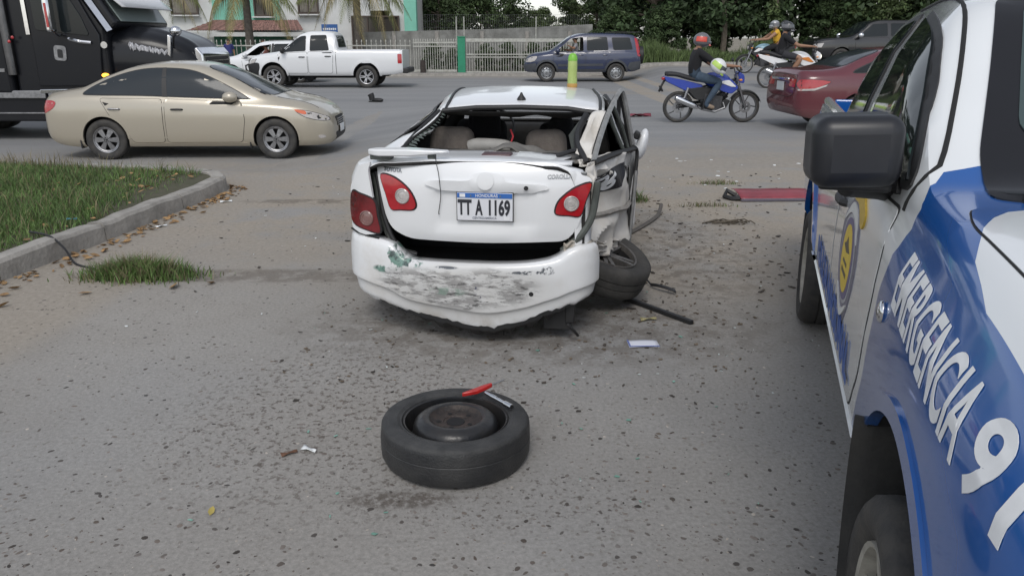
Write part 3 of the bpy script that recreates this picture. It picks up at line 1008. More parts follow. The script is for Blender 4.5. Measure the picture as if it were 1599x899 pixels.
tree(3, 'bright green bushy tree behind the black pickup at the road edge', 18.2, 40.2, .62, .7)
BUSH = 'leafy bush at the foot of the dark wood across the road'
for i, (x, y, s, a) in enumerate(((5.2, 41, .55, 0), (7.4, 39.6, .5, 1), (9.8, 40, .48, 2), (12.6, 39.7, .5, 3), (15.4, 40, .55, 4), (21, 40.5, .6, 5), (24.5, 40, .6, .5))):
    tree(4, ORD[i] + ' low bush from the left at the foot of the dark wood', x, y, s, a, 'bushes at the foot of the wood')
BUSH2 = 'leafy bush growing between the white bar fence and the grey wall'
for i, (x, s) in enumerate(((-3.6, .25), (-2.7, .2), (-1.2, .24), (-.2, .26), (.9, .25), (2.0, .28), (3.0, .26), (3.9, .36))):
    tree(4, ORD[i] + ' bush from the left between the bar fence and grey wall', x, 36.9, s, i * 1.1, 'bushes behind the bar fence', z=.1)
# vine hanging down a trunk
vt = thing('vine', 'bright green vine column hanging in front of the dark wood', 'vine', (12.6, 39.2, .45))
vc = leaf_cloud('foliage', [((0.15 * math.sin(i), .1 * math.cos(i), .5 + .42 * i), .3) for i in range(12)], 70, .17, LEAF_L, 77, flat=1.3)
link('foliage', vc, vt)
MB().tube([(0, 0, -.1), (.05, 0, 2), (0, .05, 5.6)], [.06, .05, .03], 6).build('stem', BARK, vt)
# bare trunk in front of the wood
dt = thing('tree', 'slender bare grey trunk forking at the front of the dark wood', 'tree', (10.1, 39.0, .45))
MB().tube(crv([(0, 0, -.2), (.08, 0, 1.2), (-.05, 0, 2.6), (-.35, 0, 4.4), (-.5, .2, 7)], 4, False), [.16 - .006 * i for i in range(17)], 8).build('trunk', BARK, dt)
MB().tube([(-.1, 0, 2.9), (.6, .1, 4.2), (1.1, .2, 6.5)], [.08, .06, .04], 6).build('limb', BARK, dt)
link('crown', leaf_cloud('crown', [((-.6 + .5 * math.sin(i * 2.1), .3 * math.cos(i), 6.3 + .25 * i), .7) for i in range(8)], 60, .3, LEAF_D, 78), dt)

# ------------------------------------------------------------------ house
WALLW = mat('white render', (.66, .67, .66), .8, var=.18, vs=1.2, bump=.15, bs=30)
MINT = mat('mint render', (.22, .55, .43), .75, var=.15, vs=1.5)
TILE = mat('clay roof tile', (.23, .13, .11), .85, island=.35)
BRONZE = mat('bronze window frame', (.07, .05, .04), .5)
PANE = mat('window pane', (.05, .045, .04), .08)
CURT = mat('curtain', (.24, .22, .19), .9, var=.4, vs=3)
GREEND = mat('dark green door', (.03, .16, .1), .6, var=.3, vs=4)
hs_ = thing('house', 'white two storey house with mint green pilasters and a red tiled porch roof', 'house', (-11.5, 43, -.2))
wl = MB()
wl.box((-6.5, 3.1, 3.4), (11.2, 6, 6.9)).box((1.6, 3.1, 3.4), (4.9, 6, 6.9)).box((5.6, 3.1, 3.4), (1.1, 6, 6.9))
wl.box((4.55, 3.1, 5.0), (1.1, 6, 3.7)).box((4.55, 4.0, 1.4), (1.1, 4, 2.85))
wl.build('wall', WALLW, hs_, False)
MB().box((-2.4, .08, 4.9), (3.44, .5, 4.6)).build('mint_panel', MINT, hs_, False, bevel=.02)
MB().box((6.2, -.05, 3.4), (.64, .6, 6.9)).build('pilaster', MINT, hs_, False, bevel=.02)
MB().box((-7.5, -.05, 3.4), (.5, .6, 6.9)).build('pilaster', MINT, hs_, False, bevel=.02)
def hwin(x0, x1, z0, z1, y=-.02, mull=1, curtain=True):
    e = MB()
    w, h = x1 - x0, z1 - z0
    cx, cz = (x0 + x1) / 2, (z0 + z1) / 2
    for sx in (x0, x1): e.box((sx, y, cz), (.07, .16, h + .07))
    for sz in (z0, z1): e.box((cx, y, sz), (w - .07, .16, .07))
    for i in range(1, mull + 1): e.box((x0 + w * i / (mull + 1), y - .005, cz), (.05, .13, h - .07))
    f = e.build('window', BRONZE, hs_, False)
    MB().box((cx, y + .03, cz), (w - .07, .02, h - .07)).build('pane', PANE, f, False)
    if curtain:
        cu = MB()
        cu.grid(24, 2, lambda u, v: (x0 + .06 + (w - .12) * u, y - .0 + .012 * math.sin(u * 60), z0 + .06 + (h - .12) * v))
        cu.build('curtain', CURT, f, True)
    MB().box((cx, y - .1, z0 - .08), (w + .24, .22, .06)).build('sill', WALLW, f, False)
hwin(-6.3, -4.95, 2.98, 4.5)
hwin(.35, 1.35, 3.02, 4.5)
hwin(-1.9, -1.0, 2.9, 4.4, -.2, 1, False)
hwin(3.1, 5.55, .55, 2.86, -.03, 2, False)
pr = MB()
# porch: hip roof in rows of barrel tiles
def porch(u, v):
    x = (-4.9 + .9 * v) + (5.95 - 1.7 * v) * u
    rows = 6
    k = v * rows; fr = k - math.floor(k)
    z = 2.08 + .58 * v + .05 * (1 - fr) * (0 if v > .999 else 1) + .045 * abs(math.sin(u * 42 * math.pi))
    return (x, -2.0 + 1.9 * v, z)
pr.grid(169, 37, porch)
po = pr.build('porch_roof', TILE, hs_, True, 30, fix=False)
po['kind'] = 'stuff'
MB().box((-1.95, -1.95, 1.96), (5.9, .12, .2)).box((-1.95, -1.0, 2.03), (5.7, 1.8, .05)).build('porch_fascia', WALLW, hs_, False)
MB().box((-4.5, -1.8, 1.0), (.3, .3, 1.86)).build('porch_column', WALLW, hs_, False)
MB().box((.6, -1.8, 1.0), (.3, .3, 1.86)).build('porch_column', WALLW, hs_, False)
MB().box((-1.9, -.12, 1.0), (4.6, .1, 1.9)).build('door', GREEND, hs_, False)
sg = thing('sign', 'small blue sign board on white house front beside the porch', 'sign', (-9.3, 41.6, .0))
MB().box((0, 0, 2.0), (.82, .05, .5)).build('board', mat('blue sign paint', (.03, .11, .33), .5), sg, False, bevel=.01)
MB().bar((-.3, .04, 0), (-.3, .04, 2.2), .03).bar((.3, .04, 0), (.3, .04, 2.2), .03).build('post', STEEL, sg)
for i in range(7): MB().box((-.3 + .1 * i, -.03, 2.02), (.07, .006, .09 + .02 * (i % 2))).build('print_mark', LETTERWHITE, sg, False)

# ------------------------------------------------------------------ palms
FROND = mat('palm frond', (.13, .15, .045), .6, island=.4)
FROND2 = mat('drying palm frond', (.24, .2, .085), .7, island=.35)
PBARK = mat('palm trunk bark', (.15, .13, .11), .9, var=.5, vs=6, bump=.6, bs=12)
def frond_mesh(L, droop, m, seed):
    rg = random.Random(seed)
    mb = MB()
    def at(u): return Vector((L * (u - .18 * droop * u * u * u), 0, L * (.42 * u - droop * u * u)))
    k = 14
    mb.tube([at(i / k) for i in range(k + 1)], [.03 * (1 - .85 * i / k) for i in range(k + 1)], 5)
    for i in range(3, 46):
        u = i / 46
        p = at(u); t = (at(min(1, u + .02)) - at(u - .02)).normalized()
        ln = L * .3 * math.sin(math.pi * (.12 + .84 * u)) * rg.uniform(.8, 1.1)
        for s in (-1, 1):
            d = (Vector((0, s, 0)) * .75 + t * .6 + Vector((0, 0, -.45 - .5 * u)) + Vector((rg.uniform(-.1, .1), 0, rg.uniform(-.15, .1)))).normalized()
            w = t * .022
            q = p + d * ln * .55; e = p + d * ln + Vector((0, 0, -.18 * ln))
            mb.add([p - w, p + w, q + w * .8, q - w * .8, e], [(0, 1, 2, 3), (3, 2, 4)])
    o = mb.build('frond', m, None, False, fix=False)
    me = o.data; bpy.data.objects.remove(o)
    return me
FR = [frond_mesh(2.9, .75, FROND, 1), frond_mesh(2.7, 1.15, FROND, 2), frond_mesh(2.6, 1.5, FROND2, 3), frond_mesh(3.0, .5, FROND, 4)]
def palm(label, x, y, h, n, seed, lean=0):
    rg = random.Random(seed)
    t = thing('palm_tree', label, 'palm tree', (x, y, .05), 0, None)
    mb = MB()
    pts = [(lean * (i / 10) ** 2, 0, h * i / 10) for i in range(11)]
    mb.tube(crv(pts, 3, False), [.2 - .05 * i / 30 + .012 * (i % 2) for i in range(31)], 10)
    mb.build('trunk', PBARK, t)
    for i in range(n):
        a = i * 2.4 + rg.uniform(-.2, .2)
        o = link('frond', FR[(0, 1, 2, 3, 1, 2, 1)[i % 7]], t)
        o.location = (lean, 0, h)
        o.rotation_euler = (rg.uniform(-.25, .25), rg.uniform(-.25, .2), a)
        q = rg.uniform(.85, 1.1); o.scale = (q, q, q)
palm('palm tree with drooping fronds before the mint green panel of the house', -12.2, 37.8, 3.7, 17, 61)
palm('palm tree with yellowing fronds before the dark window behind the white pickup', -7.1, 37.6, 3.9, 18, 62)
palm('palm tree half hidden behind the visor of the black semi truck', -16.6, 38.0, 4.2, 16, 63)

# ------------------------------------------------------------------ fences and wall
FWHITE = mat('fence paint cream', (.47, .48, .44), .6, var=.35, vs=10, var2=(.30, .29, .26))
FGREEN = mat('gate post green', (.02, .24, .13), .5, var=.2, vs=5)
def bar_fence(name, label, cat, x0, x1, y, h, step, rails, spear, z0=.12, r=.016):
    t = thing(name, label, cat, ((x0 + x1) / 2, y, z0))
    L = x1 - x0
    mb = MB().bar((0, 0, 0), (0, 0, h - (.1 if spear else 0)), r, 6)
    if spear: mb.lathe([(r, 0), (r * 2.2, .03), (.001, .13)], 6, 0, Matrix.Translation((0, 0, h - .13)))
    proto = mb.build('bar', FWHITE, t)
    n = max(2, int(L / step))
    for i in range(n):
        o = proto if i == 0 else link('bar', proto.data, t)
        o.location = (-L / 2 + .03 + (L - .06) * i / (n - 1), 0, 0)
    for zz, th in rails: MB().box((0, -.03, zz), (L, .03, th)).build('rail', FWHITE, t, False)
    return t
bar_fence('fence', 'cream spear topped bar fence in front of white house', 'fence', -14.2, -4.5, 36.0, 1.42, .21, ((.12, .06), (1.15, .05)), True)
bar_fence('gate', 'cream bar gate between the house corner and green post', 'gate', -4.4, -2.46, 36.05, 1.46, .1, ((.08, .1), (1.28, .07), (1.12, .05)), True)
bar_fence('fence', 'white bar fence right of the green gate post before the grey wall', 'fence', -2.04, 3.6, 36.0, 1.4, .115, ((.03, .05), (.66, .045), (.78, .045), (1.38, .14)), False)
gp_ = thing('gate_post', 'flat green gate post between the cream gate and white bar fence', 'gate post', (-2.25, 36.0, .1))
MB().box((0, 0, .76), (.34, .12, 1.52)).build('post_panel', FGREEN, gp_, False, bevel=.01)
MB().box((0, 0, 1.54), (.38, .16, .04)).build('post_cap', FGREEN, gp_, False)
st_ = MB().lathe([(.001, .55), (.1, .55), (.12, .4), (.13, 0)], 10).build('stump', mat('dark wood', (.05, .04, .035), .9, var=.4, vs=9), None)
st_.location = (-3.95, 35.7, .11)
tag(st_, 'dark short bollard stump in front of the cream gate', 'stump')
cw = thing('wall', 'weathered grey concrete wall behind the white bar fence', 'wall', (0, 38, 0))
mb = MB()
mb.prism([(-7.0, 0), (3.75, 0), (3.75, 2.2), (-.5, 2.0), (-7.0, 1.85)], lambda u, v, k: (u, .15 * k, v))
mb.build('wall_face', mat('weathered concrete', (.27, .27, .255), .9, var=.6, vs=1.6, var2=(.12, .12, .11), bump=.3, bs=12), cw, False)
for i, x in enumerate((-5.5, -3.5, -1.4, .7, 2.7)): MB().box((x, -.06, .95), (.16, .12, 1.88)).build('pillar', KERB_M, cw, False)
mf = thing('mesh_fence', 'thin wire mesh on pale posts above the grey wall', 'fence', (0, 37.7, 0))
for x in (-2.55, -2.2, 1.1): MB().bar((x, -.3, 1.3), (x, -.3, 2.52), .028, 6).build('post', FWHITE, mf)
mb = MB()
for i in range(78): mb.bar((-4.2 + .1 * i, 0, 1.8), (-4.2 + .1 * i, 0, 2.62), .0022, 3, 0)
for k in range(3): mb.bar((-4.2, 0, 2.05 + .28 * k), (3.5, 0, 2.05 + .28 * k), .003, 3, 0)
mb.build('wire', STEEL, mf)['kind'] = 'stuff'
# ================================================================== TRAFFIC
def car(name, label, cat, loc, rz, c, pm, axles, arch_r, arch_z, group=None, bed=None, tunnels=(), extra_m=()):
    "-> (thing, body, bvh)"
    t = thing(name, label, cat, loc, rz, group)
    v, f, xs, k = car_loft(c, c.get('n', 72))
    body = fixn(mesh('body', v, f, [pm, BLACK], t, True, 32))
    bvh = bvh_of(body)
    boolean(body, arch_cutter(axles, max(p[1] for p in c['wl']), arch_r, arch_z))
    if bed:
        boolean(body, MB().box(*bed).build('cutter', [DARK, DARK], None, False))
    for poly in tunnels:
        cut = MB().prism(poly, lambda u, w, q: (u, -1.5 + 3 * q, w), 1).build('cutter', [BLACK, BLACK], None, False)
        boolean(body, cut)
    me = body.data
    me.polygons.foreach_set('use_smooth', [True] * len(me.polygons))
    me.set_sharp_from_angle(angle=R(32))
    return t, body, bvh

def arch_trim(t, bvh, ax, s, x, z, r, m, wdt=.035, a0=-10, a1=190, off=.012):
    "a lip around a wheel arch"
    pts = []
    out = [(x + (r + wdt) * math.cos(R(a)), z + (r + wdt) * math.sin(R(a))) for a in np.linspace(a0, a1, 26)]
    inn = [(x + (r - .004) * math.cos(R(a)), z + (r - .004) * math.sin(R(a))) for a in np.linspace(a1, a0, 26)]
    return patch('wheel_arch', bvh, out + inn, ax, m, t, off, .07, skirt=.03)

def handle(t, bvh, s, x, z, m, L=.2):
    p, n = onto(bvh, SIDE(s), x, z, .018)
    mb = MB().tube([(x - L / 2, p.y - s * .03, z), (x - L / 2 + .025, p.y, z + .004), (x, p.y + s * .006, z + .006), (x + L / 2 - .025, p.y, z + .004), (x + L / 2, p.y - s * .03, z)], [.012, .015, .016, .015, .012], 8)
    return mb.build('handle', m, t)

# ------------------------------------------------------------------ gold sedan
GOLD = paint('champagne gold paint', (.40, .365, .30), (.33, .28, .2), .4, .55, .28, .25)
C = dict(x=(-.985, 3.52), n=84,
    zb=[(-.985, .36), (-.8, .25), (-.45, .2), (2.1, .2), (3.2, .2), (3.45, .22), (3.52, .3)],
    zs=[(-.985, .66), (-.94, .86), (-.8, .945), (-.3, .985), (.6, .955), (1.8, .905), (2.6, .86), (3.1, .80), (3.35, .70), (3.48, .58), (3.52, .50)],
    zt=[(-.985, .70), (-.95, .93), (-.88, 1.01), (-.6, 1.06), (-.42, 1.085), (.1, 1.31), (.5, 1.425), (1.0, 1.475), (1.4, 1.455), (1.75, 1.37), (2.3, 1.12), (2.62, .985), (2.72, .955), (3.1, .875), (3.35, .77), (3.48, .64), (3.52, .53)],
    wl=[(-.985, .66), (-.9, .78), (-.6, .865), (0, .8875), (2.65, .885), (3.1, .84), (3.35, .74), (3.48, .6), (3.52, .5)],
    wt=[(-.985, .5), (-.8, .62), (-.45, .66), (.4, .56), (1.2, .565), (1.8, .58), (2.65, .68), (3.0, .66), (3.4, .5), (3.52, .4)],
    crown=.02, bulge=.045, sh=.935)
gs, body, bvh = car('gold_sedan', 'champagne gold sedan with dark tinted windows driving past the grass verge', 'car', (-6.42, 13.17, -.22), R(2), C, GOLD, (0, 2.65), .355, .33)
for s in (1, -1):
    A = SIDE(s)
    dlo = crv([(-.28, 1.02), (-.12, 1.14), (.22, 1.29), (.62, 1.385), (1.05, 1.40), (1.45, 1.35), (1.9, 1.16), (2.25, .965), (2.22, .93), (1.4, .955), (.6, .985), (-.1, .995)], 4)
    patch('side_window', bvh, dlo, A, GLASS2, gs, .006, .07, .014, DARK)
    patch('window_pillar', bvh, [(.94, .975), (1.02, .97), (.99, 1.4), (.93, 1.4)], A, DARK, gs, .009, .08)
    patch('rear_door', bvh, rc([(-.02, .96), (.94, .945), (.92, .27), (.42, .27), (.33, .5), (.12, .68)], .06), A, GOLD, gs, .005, .09, .007, SEAM)
    patch('front_door', bvh, rc([(.97, .945), (2.16, .9), (2.2, .62), (2.13, .27), (.95, .27)], .06), A, GOLD, gs, .005, .09, .007, SEAM)
    patch('sill', bvh, [(.42, .265), (2.2, .265), (2.24, .225), (.38, .225)], A, GOLD, gs, .012, .1)
    handle(gs, bvh, s, .2, .79, STEEL, .2); handle(gs, bvh, s, 1.16, .78, DARK, .2)
    mirror_part(gs, (2.0, s * .8, .97), s, (.2, .17, .15), GOLD)
    patch('headlight', bvh, crv([(2.98, .77), (3.2, .745), (3.42, .66), (3.46, .59), (3.3, .60), (3.1, .665)], 4), A, CLEARLAMP, gs, .006, .05, .008, DARK)
    patch('turn_lamp', bvh, crv([(2.97, .772), (3.12, .75), (3.14, .70), (3.04, .72)], 4), A, mat('orange red lens', (.6, .12, .04), .2, coat=.5), gs, .009, .04)
    patch('tail_lamp', bvh, crv([(-.97, .86), (-.86, .92), (-.7, .90), (-.76, .8), (-.93, .72), (-.98, .74)], 4), A, REDLAMP, gs, .006, .05)
    patch('fog_lamp', bvh, crv([(3.3, .36), (3.38, .37), (3.4, .33), (3.32, .32)], 4), A, CLEARLAMP, gs, .006, .04)
    arch_trim(gs, bvh, A, s, 0, .33, .355, GOLD, .03, 0, 185, .006); arch_trim(gs, bvh, A, s, 2.65, .33, .355, GOLD, .03, -5, 185, .006)
    for x in (-.43, 2.21): MB().box((x + .03, s * .78, .25), (.02, .14, .13)).build('mud_flap', DARK, gs, False)
    for x in (0, 2.65): wheel(gs, (x, s * .775, .318), s, 'c6', .318, .2, .205, STEEL)
patch('windscreen', bvh, crv([(1.62, .5), (1.64, 0), (1.62, -.5), (2.1, -.6), (2.58, -.68), (2.66, 0), (2.58, .68), (2.1, .6)], 5), TOP, GLASS2, gs, .006, .08, .015, DARK)
patch('rear_window', bvh, crv([(.36, .48), (.37, 0), (.36, -.48), (-.3, -.58), (-.35, 0), (-.3, .58)], 5), TOP, GLASS2, gs, .006, .08, .015, DARK)
patch('grille', bvh, rc([(-.32, .62), (.32, .62), (.26, .46), (-.26, .46)], .05), FRONT, DARK, gs, .008, .06)
for i in range(4): MB().box((3.535, 0, .48 + .035 * i), (.02, .5 + .03 * i, .012)).build('grille_bar', CHROME, gs, False)
patch('lower_grille', bvh, rc([(-.42, .38), (.42, .38), (.36, .27), (-.36, .27)], .04), FRONT, DARK, gs, .008, .06)
plate_box('number_plate', gs, (3.55, 0, .42), (.015, .3, .12), LETTERWHITE)
patch('hood_seam', bvh, [(2.68, .66), (2.685, .665), (3.3, .6), (3.3, .59)], TOP, SEAM, gs, .004, .1)
patch('hood_seam', bvh, [(2.68, -.66), (2.685, -.665), (3.3, -.6), (3.3, -.59)], TOP, SEAM, gs, .004, .1)

# ------------------------------------------------------------------ white double cab pickup
WHITEP = paint('white pickup paint', (.70, .71, .72), (.4, .36, .3), .22, .6, .3)
C = dict(x=(-1.22, 4.0), n=96,
    zb=[(-1.22, .5), (-.9, .44), (0, .4), (3.1, .4), (3.7, .38), (4.0, .46)],
    zs=[(-1.22, 1.16), (-.5, 1.17), (.9, 1.17), (1.0, 1.18), (2.0, 1.14), (2.9, 1.10), (3.4, 1.02), (3.8, .95), (3.93, .86), (4.0, .7)],
    zt=[(-1.22, 1.22), (-.5, 1.225), (.88, 1.225), (.93, 1.25), (1.0, 1.62), (1.08, 1.76), (1.4, 1.815), (1.8, 1.815), (2.1, 1.76), (2.5, 1.48), (2.86, 1.2), (2.96, 1.17), (3.4, 1.11), (3.8, 1.02), (3.95, .9), (4.0, .75)],
    wl=[(-1.22, .9), (-1.1, .93), (0, .955), (3.1, .955), (3.6, .9), (3.9, .78), (4.0, .68)],
    wt=[(-1.22, .84), (.85, .87), (.95, .74), (1.1, .66), (1.6, .64), (2.1, .66), (2.9, .78), (3.5, .72), (4.0, .55)],
    crown=.015, bulge=.03, sh=.955)
wp, body, bvh = car('white_pickup', 'white double cab pickup truck with crumpled black front bumper driving left across the road', 'pickup', (-4.87, 27.75, 0), R(180), C, WHITEP, (0, 3.095), .45, .4, bed=((-.15, 0, 1.05), (1.9, 1.56, .5)))
for s in (1, -1):
    A = SIDE(s)
    patch('rear_window', bvh, rc([(1.2, 1.21), (1.85, 1.19), (1.83, 1.69), (1.3, 1.70)], .05), A, GLASS, wp, .006, .08, .016, DARK)
    patch('front_window', bvh, rc([(1.98, 1.19), (2.82, 1.15), (2.66, 1.3), (2.18, 1.655), (1.97, 1.68)], .06), A, GLASS, wp, .006, .08, .016, DARK)
    patch('rear_door', bvh, rc([(1.06, 1.2), (1.92, 1.17), (1.92, .48), (1.12, .48)], .06), A, WHITEP, wp, .005, .1, .01, SEAM)
    patch('front_door', bvh, rc([(1.94, 1.17), (2.92, 1.12), (2.9, .8), (2.62, .48), (1.94, .48)], .06), A, WHITEP, wp, .005, .1, .01, SEAM)
    handle(wp, bvh, s, 1.25, 1.02, DARK, .22); handle(wp, bvh, s, 2.12, 1.0, DARK, .22)
    mirror_part(wp, (2.72, s * .95, 1.22), s, (.14, .2, .2), DARK)
    patch('tail_lamp', bvh, rc([(-1.2, 1.1), (-1.06, 1.1), (-1.06, .8), (-1.2, .8)], .03), A, REDLAMP, wp, .008, .06)
    patch('headlight', bvh, rc([(3.62, .95), (3.93, .9), (3.96, .76), (3.75, .78)], .04), A, CLEARLAMP, wp, .006, .06, .01, DARK)
    arch_trim(wp, bvh, A, s, 0, .4, .45, WHITEP, .06, 5, 178, .03); arch_trim(wp, bvh, A, s, 3.095, .4, .45, WHITEP, .06, 5, 178, .03)
    patch('bed_seam', bvh, [(.985, 1.17), (1.0, 1.17), (1.0, .46), (.985, .46)], A, SEAM, wp, .004, .1)
    MB().box((2.6, s * .82, .38), (.03, .2, .3)).build('mud_flap', DARK, wp, False)
    for x in (0, 3.095): wheel(wp, (x, s * .82, .37), s, 's5', .37, .25, .235, mat('bright alloy', (.62, .62, .64), .3, .6, var=.2, vs=15))
    patch('front_bumper', bvh, crv([(3.56, .74), (3.62, .82), (3.8, .80), (3.97, .72), (3.99, .5), (3.8, .42), (3.62, .44)], 4), A, DARK, wp, .03, .07, skirt=.05)
MB().box((-1.3, 0, .56), (.2, 1.7, .16)).box((-1.36, .0, .62), (.1, 1.2, .06)).build('rear_bumper', DARK, wp, False, bevel=.03)
patch('cab_rear_window', bvh, rc([(-.6, 1.3), (.6, 1.3), (.56, 1.68), (-.56, 1.68)], .06), REAR, GLASS, wp, .008, .08, .02, DARK)
patch('windscreen', bvh, crv([(2.14, .58), (2.14, -.58), (2.78, -.72), (2.86, 0), (2.78, .72)], 4), TOP, GLASS, wp, .006, .1, .02, DARK)
MB().box((4.0, 0, .78), (.05, 1.1, .2)).build('grille', DARK, wp, False, bevel=.01)
MB().tube([(3.9, .7, .8), (4.06, .78, .72), (4.02, .86, .6), (3.95, .8, .5)], .03, 6).build('torn_trim', DARK, wp)
MB().box((1.2, 0, .36), (2.8, .9, .1)).box((2.0, .5, .33), (.35, .2, .16)).box((-.2, 0, .42), (.9, .5, .12)).build('chassis', BLACK, wp, False, bevel=.02)

# ------------------------------------------------------------------ small white suv behind the pickup
C = dict(x=(-.8, 3.35), n=60,
    zb=[(-.8, .4), (-.5, .28), (2.6, .25), (3.35, .32)], zs=[(-.8, .9), (0, 1.0), (1.6, .95), (2.5, .9), (3.1, .8), (3.35, .6)],
    zt=[(-.8, 1.0), (-.7, 1.25), (-.4, 1.44), (.4, 1.5), (1.2, 1.48), (1.55, 1.4), (2.0, 1.15), (2.36, .98), (2.5, .95), (3.1, .86), (3.3, .74), (3.35, .64)],
    wl=[(-.8, .78), (-.4, .87), (2.5, .87), (3.1, .78), (3.35, .6)], wt=[(-.8, .6), (0, .58), (1.4, .57), (2.4, .68), (3.35, .45)], bulge=.04)
ws_, body, bvh = car('white_hatchback', 'white hatchback half hidden between the white pickup and the semi truck', 'car', (-7.92, 30.7, 0), R(180), C, WHITEP, (0, 2.5), .35, .33, tunnels=[rc([(.98, 1.0), (1.95, .97), (1.45, 1.32), (1.0, 1.38)], .05)])
for s in (1, -1):
    A = SIDE(s)
    patch('rear_window', bvh, rc([(-.4, 1.06), (.9, 1.02), (.9, 1.39), (.2, 1.4)], .08), A, GLASS, ws_, .006, .08, .016, DARK)
    patch('window_pillar', bvh, [(.88, 1.02), (.98, 1.02), (.98, 1.4), (.9, 1.4)], A, DARK, ws_, .008, .08)
    patch('front_door', bvh, rc([(.96, .97), (2.1, .93), (2.05, .32), (.96, .32)], .06), A, WHITEP, ws_, .005, .1, .01, SEAM)
    mirror_part(ws_, (1.95, s * .82, 1.0), s, (.14, .17, .14), WHITEP)
    for x in (0, 2.5): wheel(ws_, (x, s * .76, .31), s, 's5', .31, .19, .2, ALLOY)
patch('windscreen', bvh, crv([(1.6, .5), (1.6, -.5), (2.25, -.64), (2.32, 0), (2.25, .64)], 4), TOP, GLASS2, ws_, .006, .1, .02, DARK)
MB().box((.4, .5, 1.53), (1.4, .03, .03)).box((.4, -.5, 1.53), (1.4, .03, .03)).build('roof_rail', DARK, ws_, False)

# ------------------------------------------------------------------ navy suv
NAVY = paint('navy paint', (.022, .032, .075), (.2, .18, .16), .22, .5, .25)
GREYPL = mat('grey bumper plastic', (.06, .065, .075), .6, var=.3, vs=6)
C = dict(x=(-.92, 3.47), n=84,
    zb=[(-.92, .45), (-.6, .36), (2.7, .34), (3.3, .34), (3.47, .42)],
    zs=[(-.92, .9), (-.85, 1.08), (0, 1.1), (1.5, 1.07), (2.5, 1.02), (3.0, .95), (3.3, .86), (3.42, .72), (3.47, .6)],
    zt=[(-.92, .98), (-.88, 1.3), (-.78, 1.58), (-.6, 1.69), (-.2, 1.73), (.8, 1.75), (1.4, 1.72), (1.7, 1.64), (2.1, 1.38), (2.5, 1.12), (2.6, 1.09), (3.1, 1.01), (3.35, .9), (3.47, .68)],
    wl=[(-.92, .78), (-.8, .86), (0, .89), (2.6, .89), (3.1, .83), (3.35, .72), (3.47, .6)],
    wt=[(-.92, .66), (-.6, .63), (.5, .62), (1.6, .62), (2.5, .72), (3.2, .66), (3.47, .46)], bulge=.03)
fw = rc([(1.24, 1.11), (2.36, 1.07), (2.1, 1.24), (1.72, 1.56), (1.26, 1.62)], .06)
nv, body, bvh = car('navy_suv', 'navy blue boxy suv with open front window driving left past the white bars', 'suv', (3.94, 31.3, .02), R(180), C, NAVY, (0, 2.63), .385, .35, tunnels=[fw])
for s in (1, -1):
    A = SIDE(s)
    patch('rear_quarter_window', bvh, rc([(-.62, 1.16), (.12, 1.14), (.2, 1.6), (-.5, 1.6)], .07), A, GLASS, nv, .006, .08, .016, DARK)
    patch('rear_window', bvh, rc([(.3, 1.14), (1.12, 1.12), (1.12, 1.62), (.36, 1.62)], .06), A, GLASS, nv, .006, .08, .016, DARK)
    patch('rear_door', bvh, rc([(.2, 1.1), (1.15, 1.08), (1.15, .42), (.5, .42), (.38, .7)], .06), A, NAVY, nv, .005, .1, .01, SEAM)
    patch('front_door', bvh, rc([(1.18, 1.08), (2.4, 1.03), (2.36, .6), (2.2, .42), (1.18, .42)], .06), A, NAVY, nv, .005, .1, .01, SEAM)
    patch('side_moulding', bvh, [(.5, .66), (2.2, .64), (2.2, .56), (.5, .58)], A, GREYPL, nv, .015, .12)
    patch('sill', bvh, [(.45, .46), (2.2, .46), (2.2, .37), (.45, .37)], A, GREYPL, nv, .012, .12)
    handle(nv, bvh, s, .42, .97, NAVY, .2); handle(nv, bvh, s, 1.34, .96, NAVY, .2)
    mirror_part(nv, (2.22, s * .86, 1.13), s, (.14, .18, .16), NAVY)
    patch('tail_lamp', bvh, rc([(-.84, 1.66), (-.66, 1.62), (-.74, 1.2), (-.8, .92), (-.92, .92), (-.91, 1.25)], .05), A, REDLAMP, nv, .008, .06)
    patch('headlight', bvh, crv([(2.98, .92), (3.2, .91), (3.4, .8), (3.38, .7), (3.1, .74)], 4), A, CLEARLAMP, nv, .006, .05, .01, DARK)
    patch('front_bumper', bvh, rc([(3.02, .68), (3.46, .62), (3.47, .45), (3.2, .38), (3.04, .42)], .06), A, GREYPL, nv, .015, .07, skirt=.03)
    patch('rear_bumper', bvh, rc([(-.92, .76), (-.5, .7), (-.42, .5), (-.6, .4), (-.92, .46)], .05), A, GREYPL, nv, .02, .07, skirt=.03)
    arch_trim(nv, bvh, A, s, 0, .35, .385, GREYPL, .07, 0, 180, .02); arch_trim(nv, bvh, A, s, 2.63, .35, .385, GREYPL, .07, 0, 180, .02)
    for x in (0, 2.63): wheel(nv, (x, s * .78, .335), s, 'h8', .335, .21, .22, ALLOY)
patch('windscreen', bvh, crv([(1.74, .56), (1.74, -.56), (2.4, -.68), (2.47, 0), (2.4, .68)], 4), TOP, GLASS2, nv, .006, .1, .02, DARK)
MB().lathe([(.33, -.1), (.33, .1), (.3, .12), (.001, .12)], 24, 0, axis_M((-1.0, 0, .95), (-1, 0, 0))).build('spare_wheel_cover', DARK, nv)
MB().box((-.3, .56, 1.79), (1.2, .03, .03)).box((-.3, -.56, 1.79), (1.2, .03, .03)).build('roof_rail', DARK, nv, False)

